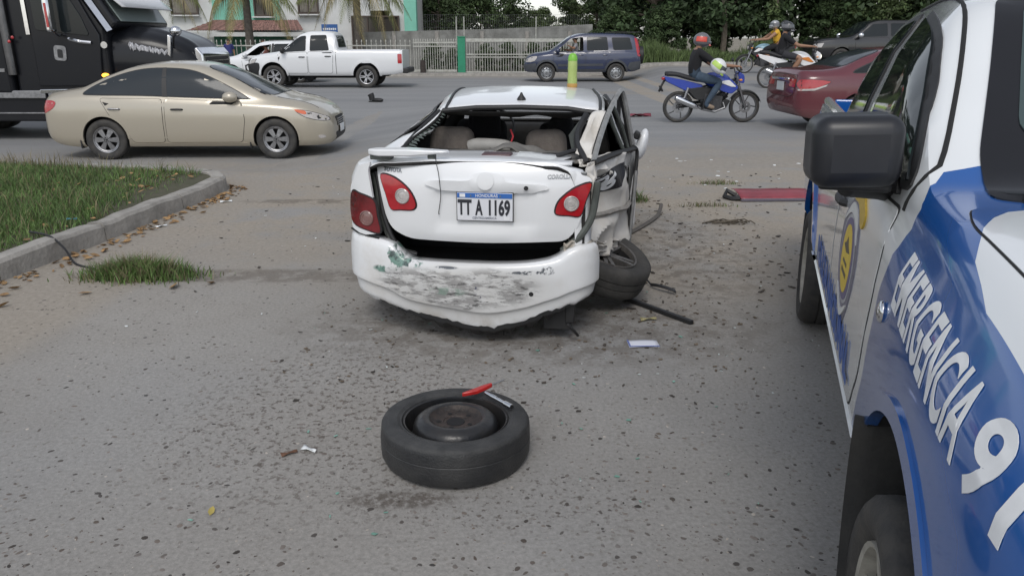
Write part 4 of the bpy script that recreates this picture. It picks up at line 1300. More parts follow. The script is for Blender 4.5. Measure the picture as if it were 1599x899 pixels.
# ------------------------------------------------------------------ maroon sedan
MAROON = paint('maroon paint', (.10, .016, .026), (.28, .2, .17), .3, .55, .22)
C = dict(x=(-1.08, 3.75), n=80,
    zb=[(-1.08, .42), (-.95, .28), (-.5, .22), (2.8, .2), (3.6, .24), (3.75, .32)],
    zs=[(-1.08, .72), (-1.03, .88), (-.9, .97), (0, 1.0), (1.5, .95), (2.8, .9), (3.4, .78), (3.7, .6), (3.75, .5)],
    zt=[(-1.08, .76), (-1.05, .98), (-.98, 1.07), (-.6, 1.09), (-.35, 1.12), (.2, 1.34), (.6, 1.43), (1.1, 1.46), (1.6, 1.42), (2.2, 1.2), (2.75, .99), (3.4, .87), (3.7, .68), (3.75, .55)],
    wl=[(-1.08, .68), (-1.0, .8), (-.7, .89), (0, .915), (2.8, .91), (3.4, .82), (3.75, .55)],
    wt=[(-1.08, .54), (-.9, .68), (-.4, .7), (.5, .58), (1.5, .59), (2.7, .72), (3.75, .4)], bulge=.04, sh=.945)
ms, body, bvh = car('maroon_sedan', 'maroon sedan with wrinkled rear end stopped beyond the police pickup', 'car', (6.10, 14.95, .0), R(3), C, MAROON, (0, 2.8), .37, .34)
for s in (1, -1):
    A = SIDE(s)
    patch('side_window', bvh, crv([(-.15, 1.05), (.3, 1.25), (.8, 1.36), (1.3, 1.36), (1.9, 1.16), (2.25, .98), (1.2, 1.0), (.2, 1.03)], 4), A, GLASS, ms, .006, .08, .016, DARK)
    patch('rear_door', bvh, rc([(.05, .99), (1.02, .97), (1.0, .3), (.46, .3), (.35, .55)], .06), A, MAROON, ms, .005, .1, .01, SEAM)
    patch('front_door', bvh, rc([(1.05, .97), (2.26, .92), (2.2, .3), (1.04, .3)], .06), A, MAROON, ms, .005, .1, .01, SEAM)
    patch('tail_lamp', bvh, crv([(-1.07, .9), (-.85, .93), (-.55, .9), (-.62, .84), (-.85, .76), (-1.07, .72)], 4), A, REDLAMP, ms, .008, .05, .008, DARK)
    patch('lamp_strip', bvh, [(-1.05, .76), (-.82, .775), (-.6, .845), (-.62, .815), (-.82, .74), (-1.05, .73)], A, CLEARLAMP, ms, .012, .05)
    arch_trim(ms, bvh, A, s, 0, .34, .37, MAROON, .03, 0, 182, .006)
    for x in (0, 2.8): wheel(ms, (x, s * .79, .325), s, 's7', .325, .21, .215, ALLOY)
patch('rear_window', bvh, crv([(.42, .5), (.43, 0), (.42, -.5), (-.28, -.6), (-.34, 0), (-.28, .6)], 5), TOP, GLASS2, ms, .006, .08, .015, DARK)
patch('windscreen', bvh, crv([(1.7, .52), (1.7, -.52), (2.6, -.68), (2.66, 0), (2.6, .68)], 4), TOP, GLASS2, ms, .006, .1, .02, DARK)
patch('tail_lamp', bvh, rc([(.62, .93), (.36, .92), (.36, .78), (.62, .77)], .03), REAR, REDLAMP, ms, .008, .06, .008, DARK)
patch('tail_lamp', bvh, rc([(-.62, .93), (-.36, .92), (-.36, .78), (-.62, .77)], .03), REAR, REDLAMP, ms, .008, .06, .008, DARK)
MB().box((-1.1, 0, .91), (.04, .8, .05)).build('chrome_bar', CHROME, ms, False, bevel=.012)
plate_box('number_plate', ms, (-1.095, 0, .78), (.02, .32, .16), mat('pale plate', (.5, .52, .52), .5))
patch('boot_seam', bvh, rc([(.62, 1.0), (-.62, 1.0), (-.6, .66), (-.4, .6), (.4, .6), (.6, .66)], .05), REAR, MAROON, ms, .004, .07, .01, SEAM)
patch('bumper_dent', bvh, crv([(.5, .52), (.1, .5), (-.5, .48), (-.6, .44), (0, .45), (.5, .47)], 4), REAR, mat('maroon scrape', (.2, .1, .1), .5, var=.5, vs=12), ms, .006, .06)

# ------------------------------------------------------------------ black suv on the far right
BLACKP = paint('black paint', (.012, .012, .014), (.16, .15, .13), .2, .6, .22)
C = dict(x=(-1.1, 4.1), n=70,
    zb=[(-1.1, .5), (-.8, .42), (3.2, .4), (4.1, .45)], zs=[(-1.1, 1.1), (0, 1.16), (2.5, 1.14), (3.4, 1.1), (3.9, 1.02), (4.1, .8)],
    zt=[(-1.1, 1.16), (-1.05, 1.5), (-.9, 1.75), (-.4, 1.86), (1.4, 1.87), (1.8, 1.8), (2.2, 1.52), (2.6, 1.25), (2.75, 1.21), (3.5, 1.17), (3.95, 1.08), (4.1, .86)],
    wl=[(-1.1, .9), (-.8, .98), (3.2, .98), (3.8, .9), (4.1, .75)], wt=[(-1.1, .76), (-.5, .7), (1.6, .7), (2.6, .84), (3.6, .8), (4.1, .6)], bulge=.02, sh=.96)
bs_, body, bvh = car('black_suv', 'large black suv with chrome mirror on the far lane behind the motorcycles', 'suv', (16.3, 33.6, .42), R(180), C, BLACKP, (0, 3.0), .44, .4)
for s in (1, -1):
    A = SIDE(s)
    patch('front_window', bvh, rc([(1.2, 1.24), (2.42, 1.2), (2.1, 1.48), (1.78, 1.72), (1.2, 1.75)], .06), A, GLASS, bs_, .006, .08, .016, DARK)
    patch('rear_window', bvh, rc([(-.2, 1.24), (1.08, 1.24), (1.08, 1.75), (-.2, 1.75)], .06), A, GLASS, bs_, .006, .08, .016, DARK)
    patch('front_door', bvh, rc([(1.14, 1.2), (2.5, 1.17), (2.45, .5), (1.14, .5)], .06), A, BLACKP, bs_, .005, .1, .01, SEAM)
    mirror_part(bs_, (2.36, s * 1.0, 1.28), s, (.2, .2, .2), CHROME)
    patch('headlight', bvh, rc([(3.7, 1.0), (4.05, .95), (4.08, .8), (3.8, .8)], .04), A, CLEARLAMP, bs_, .006, .06, .01, DARK)
    for x in (0, 3.0): wheel(bs_, (x, s * .84, .39), s, 's5', .39, .26, .25, ALLOY)
patch('windscreen', bvh, crv([(1.84, .62), (1.84, -.62), (2.5, -.78), (2.58, 0), (2.5, .78)], 4), TOP, GLASS, bs_, .006, .1, .02, DARK)

# ------------------------------------------------------------------ black semi truck
SEMI = paint('semi black paint', (.010, .011, .014), (.12, .11, .1), .04, 1.0, .28, coat=.12)
SEMI.node_tree.nodes['Principled BSDF'].inputs['Specular IOR Level'].default_value = .25
tk = thing('semi_truck', 'black semi truck with chrome pillars and a white visor behind the gold sedan', 'truck', (-7.4, 15.85, -.22), R(0))
# local: x forward, near side y = -1.22; nose at x = 2.15
def slab(name, poly, y0, y1, m, bevel=.04, seg=3):
    mb = MB().prism(poly, lambda u, v, k: (u, y0 + (y1 - y0) * k, v))
    return mb.build(name, m, tk, True, 35, bevel, True, seg)
slab('sleeper', [(-4.6, .85), (-1.75, .85), (-1.75, 3.6), (-2.2, 3.9), (-4.6, 3.9)], -1.2, 1.2, SEMI, .07)
slab('cab', [(-1.72, .85), (.05, .85), (.05, 1.95), (.22, 2.02), (.28, 2.1), (-.28, 3.05), (-1.0, 3.3), (-1.72, 3.5)], -1.12, 1.12, SEMI, .06)
slab('door', [(-1.28, 1.0), (-.12, 1.0), (-.05, 1.9), (-.2, 2.2), (-.45, 2.75), (-1.28, 2.85)], -1.17, -1.1, SEMI, .015)
slab('side_window', rc([(-1.18, 1.98), (-.22, 1.88), (-.32, 2.2), (-.56, 2.66), (-1.18, 2.72)], .06), -1.185, -1.16, GLASS, .004)
hood = MB()
def hoodf(u, v):
    x = .0 + 2.1 * u
    top = PC([(0, 2.06), (.35, 2.02), (.7, 1.88), (.9, 1.72), (1.0, 1.5)])(u)
    wid = PC([(0, 1.02), (.5, .96), (.85, .86), (1.0, .74)])(u)
    a = -math.pi / 2 + math.pi * v
    y = -wid * (abs(math.sin(a)) ** .6) * (1 if a < 0 else -1)
    z = 1.0 + (top - 1.0) * (max(0, math.cos(a)) ** .35)
    ridge = .03 * math.exp(-((abs(y) - .5) / .08) ** 2)
    return (x, -y if False else y, z + ridge)
hood.grid(28, 41, hoodf)
hb = hood.build('hood', SEMI, tk, True, 60, fix=True)
hb.modifiers.new('shell', 'SOLIDIFY').thickness = .02
# fender
fd = MB()
def fendf(u, v):
    a = math.pi * (1.02 - 1.04 * u)
    r = .66 + .02 * math.sin(math.pi * u)
    x = 1.02 + r * 1.12 * math.cos(a); z = .55 + r * 1.06 * math.sin(a)
    return (x, -1.24 + .5 * v, z + .05 * math.sin(math.pi * v * .5))
fd.grid(26, 8, fendf)
fo = fd.build('fender', mat('navy fender', (.012, .016, .03), .3, coat=.5), tk, True, 60)
fo.modifiers.new('shell', 'SOLIDIFY').thickness = .02
wheel(tk, (1.02, -1.05, .5), -1, 's5', .5, .28, .29, CHROME)
wheel(tk, (1.02, 1.05, .5), 1, 's5', .5, .28, .29, CHROME)
for x in (-3.5, -4.75):
    wheel(tk, (x, -1.0, .5), -1, 's5', .5, .28, .29, CHROME); wheel(tk, (x, 1.0, .5), 1, 's5', .5, .28, .29, CHROME)
slab('windscreen', [(.27, 2.13), (.30, 2.13), (-.24, 3.0), (-.27, 3.0)], -.95, .95, mat('truck windscreen painted reflection', (.17, .205, .2), .12), .004)  # pale grey-green colour imitates a reflection on the dark glass
MB().tube([(.13, -1.15, 1.95), (-.2, -1.15, 2.5), (-.42, -1.15, 2.9), (-.6, -1.12, 3.1)], .075, 4).build('chrome_pillar', CHROME, tk, False)
MB().box((-1.32, -1.175, 2.4), (.07, .02, 1.0)).build('chrome_strip', CHROME, tk, False)
vis = MB().grid(14, 3, lambda u, v: (-.06 + .55 * v - .16 * (u - .4) ** 2, -1.1 + 2.2 * u, 2.78 - .40 * v))
vo_ = vis.build('visor', mat('white visor', (.68, .68, .7), .35, coat=.4), tk, True, 60); vo_.modifiers.new('shell', 'SOLIDIFY').thickness = .02
mm = MB().box((-.75, -1.42, 2.25), (.12, .2, .62))
mm.build('mirror', CHROME, tk, True, 40, .04)
MB().tube([(-.75, -1.12, 2.5), (-.75, -1.3, 2.6), (-.75, -1.42, 2.5)], .018, 6).tube([(-.7, -1.12, 1.9), (-.72, -1.3, 1.88), (-.75, -1.42, 1.98)], .025, 6).build('mirror_arm', CHROME, tk)
MB().box((-.74, -1.525, 2.22), (.04, .01, .4)).build('mirror_red_reflection', REDLAMP, tk, False)  # red strip standing in for a red reflection on the chrome mirror
MB().tube([(-.62, -1.15, 1.83), (-.4, -1.19, 1.78), (-.2, -1.19, 1.76)], .03, 6).build('grab_handle', CHROME, tk)
MB().lathe([(.06, 0), (.06, .03), (.001, .03)], 16, 0, axis_M((.0, -1.12, 1.72), (0, -1, 0))).build('fuel_cap', CHROME, tk)
em = MB().prism(rc([(-.92, 1.46), (-.7, 1.44), (-.68, 1.7), (-.9, 1.72)], .06), lambda u, v, k: (u, -1.172 - .012 * k, v)).build('emblem', STEEL, tk, True)
MB().prism(rc([(-.85, 1.5), (-.76, 1.49), (-.75, 1.64), (-.84, 1.65)], .03), lambda u, v, k: (u, -1.184 - .006 * k, v)).build('emblem_ring', DARK, tk, True)
# silver script on the side of the hood: joined flourishes
rg = random.Random(5)
pts = []
for i in range(90):
    u = i / 89
    pts.append((.42 + .95 * u + .03 * math.sin(i * 1.1), -1.0 + .10 * u, 1.70 - .13 * u + .045 * math.sin(i * 1.55) * (1.3 - u * .5) + .012 * rg.random()))
sc_ = MB().tube(pts, .026, 5)
for i in range(3, 12): sc_.ell((.42 + .085 * i, -.995 + .01 * i, 1.69 - .012 * i), (.03, .012, .03 + .012 * (i % 3)), 0, 8, 6)
sc_.build('script_lettering', mat('silver script', (.55, .55, .57), .4, .3), tk)
# nose: chrome grille surround, headlight, bumper
slab('grille_surround', [(2.02, .75), (2.2, .8), (2.17, 1.55), (2.02, 1.68), (1.94, 1.66), (1.98, .8)], -.72, .72, CHROME, .03)
slab('grille', [(2.2, .85), (2.215, .85), (2.185, 1.5), (2.17, 1.5)], -.6, .6, DARK, .003)
for k in range(7): MB().box((2.215, 0, .92 + .085 * k), (.03, 1.18, .02)).build('grille_bar', CHROME, tk, False)
slab('headlight', rc([(1.62, 1.18), (2.12, 1.0), (2.14, 1.25), (1.9, 1.42), (1.66, 1.36)], .08), -1.02, -.78, CLEARLAMP, .04)
slab('headlight_rim', rc([(1.58, 1.12), (2.1, .94), (2.13, .99), (1.62, 1.19)], .03), -1.04, -.78, CHROME, .01)
slab('bumper', [(1.9, .3), (2.3, .34), (2.34, .74), (1.9, .8)], -1.15, 1.15, CHROME, .05)
slab('hood_latch', [(1.38, 1.55), (1.46, 1.5), (1.52, 1.86), (1.44, 1.9)], -.98, -.9, CHROME, .01)
MB().tube([(1.5, -.86, 1.7), (1.62, -1.0, 1.86), (1.72, -1.1, 1.94)], .02, 6).build('hood_mirror_arm', DARK, tk)
MB().ell((1.76, -1.12, 1.96), (.15, .1, .09), 0, 14, 8).build('hood_mirror', CHROME, tk)
MB().ell((-.05, -1.16, 1.19), (.07, .04, .04), 0, 12, 8).build('marker_lamp', mat('lit amber lamp', (.8, .35, .05), .3, emit=(1.0, .42, .04), es=2.5), tk)
slab('chrome_sill', [(-1.28, .87), (.0, .9), (.0, .96), (-1.28, .94)], -1.2, -1.1, CHROME, .01)
slab('side_skirt', [(-4.6, .36), (.25, .36), (.25, .84), (-4.6, .84)], -1.14, 1.14, SEMI, .03)
for a, c in ((-4.55, -2.25), (-2.2, -1.2), (-1.15, -.1)): slab('step_trim', [(a, .78), (c, .78), (c, .92), (a, .92)], -1.19, -1.13, STEEL, .012)
slab('lower_trim', [(-4.6, .5), (.2, .5), (.2, .525), (-4.6, .525)], -1.155, -1.13, STEEL, .004)
slab('side_stripe', [(-4.5, 1.25), (-1.85, 1.25), (-1.85, 1.31), (-4.5, 1.31)], -1.215, -1.19, STEEL, .003)
slab('sleeper_trim', [(-4.5, 2.0), (-2.3, 1.97), (-2.3, 2.02), (-4.5, 2.07)], -1.215, -1.19, STEEL, .003)
patch_m = mat('sleeper emblem', (.45, .46, .47), .4)
MB().prism(rc([(-2.75, 1.45), (-2.55, 1.42), (-2.52, 1.62), (-2.72, 1.66)], .08), lambda u, v, k: (u, -1.2 - .02 * k, v)).build('badge', patch_m, tk, True)
MB().lathe([(.09, 0), (.09, 2.9), (.001, 2.9)], 16, 0, Matrix.Translation((-1.73, -1.16, 1.2))).build('exhaust_stack', mat('smoked chrome', (.2, .2, .21), .25, 1.0, var=.5, vs=3), tk)
for z in (1.9, 1.83): MB().ell((-1.65 + (z - 1.83), -1.24, z - .05), (.03, .02, .03), 0, 8, 6).build('marker_lamp', REDLAMP, tk)

for o in list(tk.children):                                # hood a little shorter than first laid out
    if o.type == 'MESH':
        for q in o.data.vertices:
            if q.co.x > .3: q.co.x = .3 + (q.co.x - .3) * .70
    elif o.location.x > .3: o.location.x = .3 + (o.location.x - .3) * .70
# ================================================================== WRECKED WHITE SEDAN
from mathutils import noise as MN
WHITE = paint('wreck white paint', (.72, .73, .74), (.36, .32, .26), .16, .45, .32)
DUSTYW = mat('scraped dusty white', (.70, .68, .64), .6, var=.55, vs=4.5, var2=(.55, .51, .45), bump=.1, bs=30, coat=.1)
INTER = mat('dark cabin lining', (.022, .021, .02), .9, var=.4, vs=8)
TAUPE = mat('taupe seat cloth', (.19, .165, .145), .95, var=.35, vs=9, bump=.4, bs=160)
GREYCL = mat('grey shelf cloth', (.2, .19, .175), .95, var=.4, vs=6, bump=.3, bs=80)
BLACKCL = mat('black seat cloth', (.013, .013, .015), .95, bump=.3, bs=160)
SILL = mat('grey green jamb', (.09, .1, .09), .6, var=.5, vs=9)
GLASSC = mat('clear windscreen', (.35, .42, .40), .03, alpha=.32, spec=.5)
RCAR = thing('white_sedan', 'wrecked white sedan seen from behind with torn bumper and missing rear window', 'car', (-.148, 4.10, 0), R(82.5))
C = dict(x=(.03, 4.25), n=110,
    zb=[(.03, .2), (.5, .17), (3.2, .2), (4.0, .22), (4.25, .3)],
    zs=[(.03, .965), (.15, .968), (.5, .96), (1.5, .93), (2.7, .90), (3.3, .84), (3.9, .72), (4.25, .5)],
    zt=[(.03, .992), (.15, .998), (.42, .99), (.5, 1.0), (.7, 1.09), (.93, 1.205), (1.0, 1.225), (1.4, 1.262), (1.9, 1.272), (2.1, 1.262), (2.25, 1.22), (2.9, .93), (3.0, .915), (3.5, .86), (4.0, .76), (4.25, .55)],
    wl=[(.03, .685), (.06, .735), (.12, .785), (.25, .822), (.5, .84), (3.2, .845), (3.8, .79), (4.1, .68), (4.25, .5)],
    wt=[(.03, .58), (.4, .64), (.55, .62), (.9, .535), (1.5, .55), (2.1, .545), (2.3, .56), (2.9, .67), (3.5, .66), (4.25, .4)],
    crown=.018, bulge=.03, sh=.93)
v, f, xs, K = car_loft(C, 110)
def crush(p):
    x, y, z = p
    if z > .9:                                             # the roof is knocked towards the right
        y += -.09 * (1 - S(.9, 2.1, x)) * S(.98, 1.2, z)
    if y < 0 and z < 1.15:
        a = S(2.0, .5, x) * .2 * min(1, -y / .5)
        n_ = MN.noise(Vector((x * 3.3, z * 3.1, 4.2)))
        y += a + .05 * n_ * S(2.2, .8, x) * min(1, -y / .4)
    return (x, y, z)
v = [crush(p) for p in v]
nst = len(xs); keep = []
for i in range(nst - 1):
    xm = (xs[i] + xs[i + 1]) / 2
    for j in range(K):
        jj = j if j < 16 else 31 - j                      # 0..15, bottom centre to top centre
        left = j < 16
        if jj in (9, 10, 11) and (.72 < xm < 1.5 or 1.58 < xm < 2.42): continue
        if jj >= 13 and .46 < xm < .925: continue
        if jj >= 13 and 2.2 < xm < 2.84: continue
        if not left and 3 <= jj <= 12 and .10 < xm < 1.5: continue
        keep.append(f[i * K + j])
keep.append(f[-1])                                          # nose; the tail end stays open
body = mesh('body', v, keep, [WHITE, INTER, BLACK], RCAR, True, 32)
bm = bmesh.new(); bm.from_mesh(mesh('tmp', v, f, WHITE, None, False).data)
bpy.data.objects.remove(bpy.data.objects['tmp'])
BV = BVHTree.FromBMesh(bm); bm.free()
bm = bmesh.new(); bm.from_mesh(body.data)
for fc in bm.faces:
    c = fc.calc_center_median(); ref = Vector((c.x, -.03, .62))
    if fc.normal.dot(c - ref) < 0: fc.normal_flip()
bm.to_mesh(body.data); bm.free()
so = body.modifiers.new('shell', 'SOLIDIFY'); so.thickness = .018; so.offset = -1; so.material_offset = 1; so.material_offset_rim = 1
# lid surface used to press the rear pieces on
def lidx(y, z):
    pr = PC([(.3, .05), (.52, .03), (.57, .005), (.62, -.012), (.80, -.02), (.9, -.012), (.96, .008), (1.0, .03), (1.03, .06), (1.1, .1)])(z)
    rec = .018 * S(.30, .25, abs(y)) * S(.62, .66, z) * S(.88, .855, z)
    return pr + .22 * y * y + .3 * max(0, abs(y) - .5) ** 2 * 2 + rec
mb = MB().grid(71, 61, lambda u, w: (lidx(-.75 + 1.5 * u, .3 + .8 * w), -.75 + 1.5 * u, .3 + .8 * w))
tmp = mb.build('tmp', WHITE, None, False); LB = bvh_of(tmp); bpy.data.objects.remove(tmp)
lid_poly = rc([(.622, 1.006), (.0, 1.01), (-.40, 1.0), (-.575, .92), (-.545, .80), (-.50, .66), (-.44, .588), (0, .572), (.43, .574), (.53, .625), (.565, .70)], [.02, .05, .1, .03, .05, .05, .05, .1, .07, .05, .05])
patch('trunk_lid', LB, lid_poly, REAR, WHITE, RCAR, .006, .035, 0, None, .03)
# rear part of the deck behind the lid edge
dk = MB().grid(30, 8, lambda u, w: (.035 + .3 * w + .22 * (1 - w) * (.6 - 1.05 * u) ** 2, .6 - 1.06 * u, 1.003 + .0 * w - .02 * w * w + .012 * MN.noise(Vector((u * 5, w * 3, 1.3)))))
do = dk.build('trunk_deck', WHITE, RCAR, True, 40); do.modifiers.new('shell', 'SOLIDIFY').thickness = .012
# handle garnish
patch('trunk_handle', LB, crv([(.29, .905), (.29, .875), (0, .868), (-.31, .866), (-.315, .893), (-.13, .905), (-.09, .94), (-.01, .951), (.055, .94), (.085, .91)], 4), REAR, WHITE, RCAR, .022, .03, 0, None, .03)
o_ = MB().lathe([(.012, 0), (.012, .006), (.001, .006)], 14, 0, axis_M(onto(LB, REAR, -.225, .883, .022)[0], (-1, 0, 0))).build('key_lock', DARK, RCAR)
MB().lathe([(.046, 0), (.047, .003), (.042, .004), (.001, .003)], 28, 0, axis_M(onto(LB, REAR, -.01, .91, .022)[0], (-1, 0, .12))).build('emblem_seat', WHITE, RCAR)
mb = MB().grid(60, 30, lambda u, w: (.0 + .12 * (1 - math.sqrt(max(0, 1 - (abs(-.79 + 1.58 * u) / .791) ** 6))), -.79 + 1.58 * u, .4 + .6 * w))
tmp = mb.build('tmp', WHITE, None, False); CB_ = bvh_of(tmp); bpy.data.objects.remove(tmp)
def lamp(name, poly, bv, m, off, ring_c, ring_r, m2, ax=REAR):
    L = patch(name, bv, poly, ax, m, RCAR, off, .03, .008, DARK, .02)
    if ring_c:
        p, n = onto(bv, ax, ring_c[0], ring_c[1], off)
        M_ = axis_M(p, n)
        e = MB().lathe([(ring_r, -.004), (ring_r, .006), (ring_r * .9, .009), (ring_r * .86, .003), (ring_r * .6, .005), (ring_r * .55, .002), (ring_r * .3, .005), (.001, .004)], 30, 0, M_)
        e.build('lens', m2, L, True, 30)
    return L
TLD = mat('smoked red lens', (.2, .014, .018), .1, coat=.8, var=.6, vs=7, var2=(.05, .008, .008))
lamp('reverse_lamp', crv([(.588, .922), (.50, .916), (.412, .855), (.372, .778), (.392, .738), (.47, .732), (.53, .735), (.56, .82)], 4), LB, REDLAMP, .016, (.452, .815), .042, CLEARLAMP)
lamp('reverse_lamp', crv([(-.57, .905), (-.485, .888), (-.40, .823), (-.374, .762), (-.388, .733), (-.45, .727), (-.515, .725), (-.545, .81)], 4), LB, REDLAMP, .016, (-.463, .798), .041, CLEARLAMP)
lamp('tail_lamp', crv([(.755, .83), (.70, .825), (.612, .79), (.595, .70), (.585, .603), (.672, .612), (.76, .645), (.782, .72)], 4), CB_, TLD, .006, (.665, .685), .042, mat('smoked lens', (.22, .12, .11), .15, coat=.6))
patch('quarter_panel', CB_, rc([(.70, .585), (.598, .60), (.625, .80), (.645, .95), (.625, 1.0), (.70, .975), (.765, .85), (.775, .62)], .02), REAR, WHITE, RCAR, .001, .04, 0, None, .02)
patch('quarter_shadow_line', CB_, [(.79, .606), (.60, .575), (.60, .570), (.79, .600)], REAR, SEAM, RCAR, .004, .05)
# number plate
pp, pn = onto(LB, REAR, -.005, .775, .02)
PL = plate_box('number_plate', RCAR, (pp.x, pp.y, pp.z), (.006, .302, .152), mat('plate white', (.66, .67, .70), .4), (0, 0, R(0)), .002)
PM = mat('plate ink', (.02, .022, .03), .5); PB = mat('plate blue', (.03, .13, .42), .45)
MB().box((-.0045, 0, .061), (.003, .298, .026)).build('plate_band', PB, PL, False)
def onplate(y0, z0): return lambda u, w, h: (-.004 - h, y0 - u, z0 + w)
lettering('plate_country', 'HONDURAS', .022, lambda u, w, h: (-.0065 - h, .05 - u, .054 + w), LETTERWHITE, PL, .0002)
lettering('plate_letter', 'TT', .112, onplate(.146, -.042), PM, PL, .004, .55)
lettering('plate_letter', 'A', .112, onplate(.049, -.042), PM, PL, .004, .47)
lettering('plate_number', '1169', .112, onplate(-.012, -.042), PM, PL, .004, .56)
lettering('plate_region', 'CENTROAMERICA', .017, onplate(.068, -.066), mat('plate grey ink', (.2, .22, .26), .5), PL, .0001, .95)
MB().box((-.0042, -.12, -.06), (.002, .03, .018)).box((-.0042, .125, -.058), (.002, .01, .01)).box((-.0068, .12, .061), (.002, .03, .018)).build('plate_sticker', LETTERWHITE, PL, False)
MB().box((.004, 0, 0), (.008, .31, .16)).build('plate_holder', DARK, PL, False, bevel=.002)
for y in (.075, -.085): MB().lathe([(.005, 0), (.004, .003), (.001, .003)], 8, 0, axis_M((-.006, y, .06), (-1, 0, 0))).build('plate_bolt', STEEL, PL)
BADGE = mat('badge chrome', (.33, .34, .35), .3, .9, var=.4, vs=90)
def onlid(y0, z0, dz=0.0): return lambda u, w, h: onto(LB, REAR, y0 - u, z0 + w + dz * u, .006 + h)[0]
lettering('maker_badge', 'TOYOTA', .029, onlid(.566, .940, -.03), BADGE, RCAR, .0009, .88, depth=.005)
lettering('model_badge', 'COROLLA', .029, onlid(-.335, .925, .02), BADGE, RCAR, .0009, .98, depth=.005)
p_, n_ = onto(LB, REAR, -.525, .948, .006)
MB().box((0, 0, 0), (.008, .032, .02)).build('grade_badge', BADGE, RCAR, False, bevel=.003).location = p_
wire = [onto(LB, REAR, y, z, o)[0] for y, z, o in ((.27, 1.02, .03), (.262, .99, .02), (.245, .94, .02), (.23, .885, .035), (.232, .82, .03), (.25, .735, .02), (.246, .725, .02))]
MB().tube(crv(wire, 5, False), .0022, 6).build('wire', DARK, RCAR)
# broken spoiler board on the left
sp = MB().prism(rc([(.655, -.015), (.60, -.055), (.40, -.06), (.21, -.03), (.20, .03), (.40, .07), (.62, .06)], .02), lambda u, w, k: (.06 + w * .8 + .1 * (u - .4) ** 2, u, 1.035 + .022 * k + .01 * math.sin(u * 9) * (1 - k) + .01 * k * (1 - abs(u - .45) * 3)))
sp.build('spoiler_remnant', WHITE, RCAR, True, 40, .008)
MB().box((.08, .58, 1.018), (.06, .12, .03)).box((.08, .3, 1.02), (.05, .04, .03)).build('spoiler_mount', SILL, RCAR, False, bevel=.006)
# boot opening: inner box, jamb, seal, lower lip
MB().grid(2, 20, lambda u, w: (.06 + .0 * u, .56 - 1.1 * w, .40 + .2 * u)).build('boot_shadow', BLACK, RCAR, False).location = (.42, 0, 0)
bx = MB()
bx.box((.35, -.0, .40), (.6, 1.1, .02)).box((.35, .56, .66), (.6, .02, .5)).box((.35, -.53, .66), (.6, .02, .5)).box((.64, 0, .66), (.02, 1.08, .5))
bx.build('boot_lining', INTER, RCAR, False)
jl = crv([(.10, .625, .93), (.085, .605, .84), (.06, .585, .72), (.05, .555, .62), (.045, .515, .54), (.05, .47, .497), (.06, .40, .476)], 5, False)
MB().tube(jl, .014, 8).build('boot_seal', DARK, RCAR)
MB().tube([(p[0] + .02, p[1] + .016, p[2] - .008) for p in jl], .02, 8).build('boot_jamb', SILL, RCAR)
jr = crv([(.10, -.60, .90), (.075, -.575, .72), (.05, -.52, .62), (.05, -.47, .57), (.05, -.42, .525)], 5, False)
MB().tube(jr, .02, 8).build('boot_jamb', SILL, RCAR)
# crumpled plate by the right jamb
cr_ = MB().grid(12, 10, lambda u, w: (.0 + .10 * u + .02 * MN.noise(Vector((u * 4, w * 4, 3))), -.43 - .15 * u, .525 + .06 * w + .025 * MN.noise(Vector((u * 5, w * 6, 8)))))
co = cr_.build('torn_corner_panel', mat('tan scraped metal', (.27, .23, .18), .7, var=.6, vs=12, var2=(.5, .48, .44)), RCAR, True, 25); co.modifiers.new('shell', 'SOLIDIFY').thickness = .006
# ---- rear bumper
bmat, t, b = nodes_mat('scraped bumper paint')
N = NB(t); o = N.xyz()
col = N.mix(N.map(N.noise(2.5, 8, .7), .45, .75), (.70, .71, .72), (.60, .585, .56))
# grey scrape field, streaked along the bumper
mp = t.nodes.new('ShaderNodeMapping'); mp.inputs['Scale'].default_value = (6, 7, 26); mp.inputs['Rotation'].default_value = (R(14), 0, 0)
t.links.new(N.tc, mp.inputs[0])
def yz(y, z, ry, rz, soft=.6):
    a = N.math('DIVIDE', N.math('SUBTRACT', o[1], y), ry); c = N.math('DIVIDE', N.math('SUBTRACT', o[2], z), rz)
    return N.map(N.math('ADD', N.math('MULTIPLY', a, a), N.math('MULTIPLY', c, c)), 1 + soft, 1 - soft)
sfield = N.math('MAXIMUM', yz(.33, .345, .26, .085), N.math('MAXIMUM', yz(.12, .285, .22, .07), yz(-.05, .34, .24, .1)))
sn = N.noise(1.0, 9, .68, mp.outputs[0])
scr = N.math('MULTIPLY', sfield, N.map(sn, .43, .56))
col = N.mix(N.math('MULTIPLY', yz(.08, .32, .48, .17), .6), col, (.44, .43, .41))
col = N.mix(N.math('MULTIPLY', scr, .8), col, (.2, .195, .19))
scr2 = N.math('MULTIPLY', sfield, N.map(N.noise(1.7, 9, .7, mp.outputs[0]), .54, .62))
col = N.mix(N.math('MULTIPLY', scr2, .85), col, (.055, .053, .052))
g1 = N.math('MULTIPLY', N.math('MAXIMUM', yz(.50, .475, .055, .075, .4), N.math('MAXIMUM', yz(.43, .455, .10, .022, .5), yz(.58, .41, .05, .02))), N.map(N.noise(16, 6, .6), .46, .54))
col = N.mix(g1, col, N.mix(N.map(N.noise(30, 4), .4, .6), (.16, .27, .23), (.035, .06, .055)))
g2 = N.math('MULTIPLY', yz(.19, .315, .10, .022), N.map(N.noise(20, 6), .42, .55))
col = N.mix(N.math('MULTIPLY', g2, .7), col, (.16, .25, .2))
cr1 = N.math('MULTIPLY', N.math('MAXIMUM', yz(-.27, .432, .13, .01, .4), N.math('MAXIMUM', yz(.2, .447, .06, .008), yz(-.35, .445, .03, .022))), N.map(N.noise(18, 6, .7), .45, .53))
col = N.mix(cr1, col, (.05, .06, .075))
wv = N.noise(40, 3)
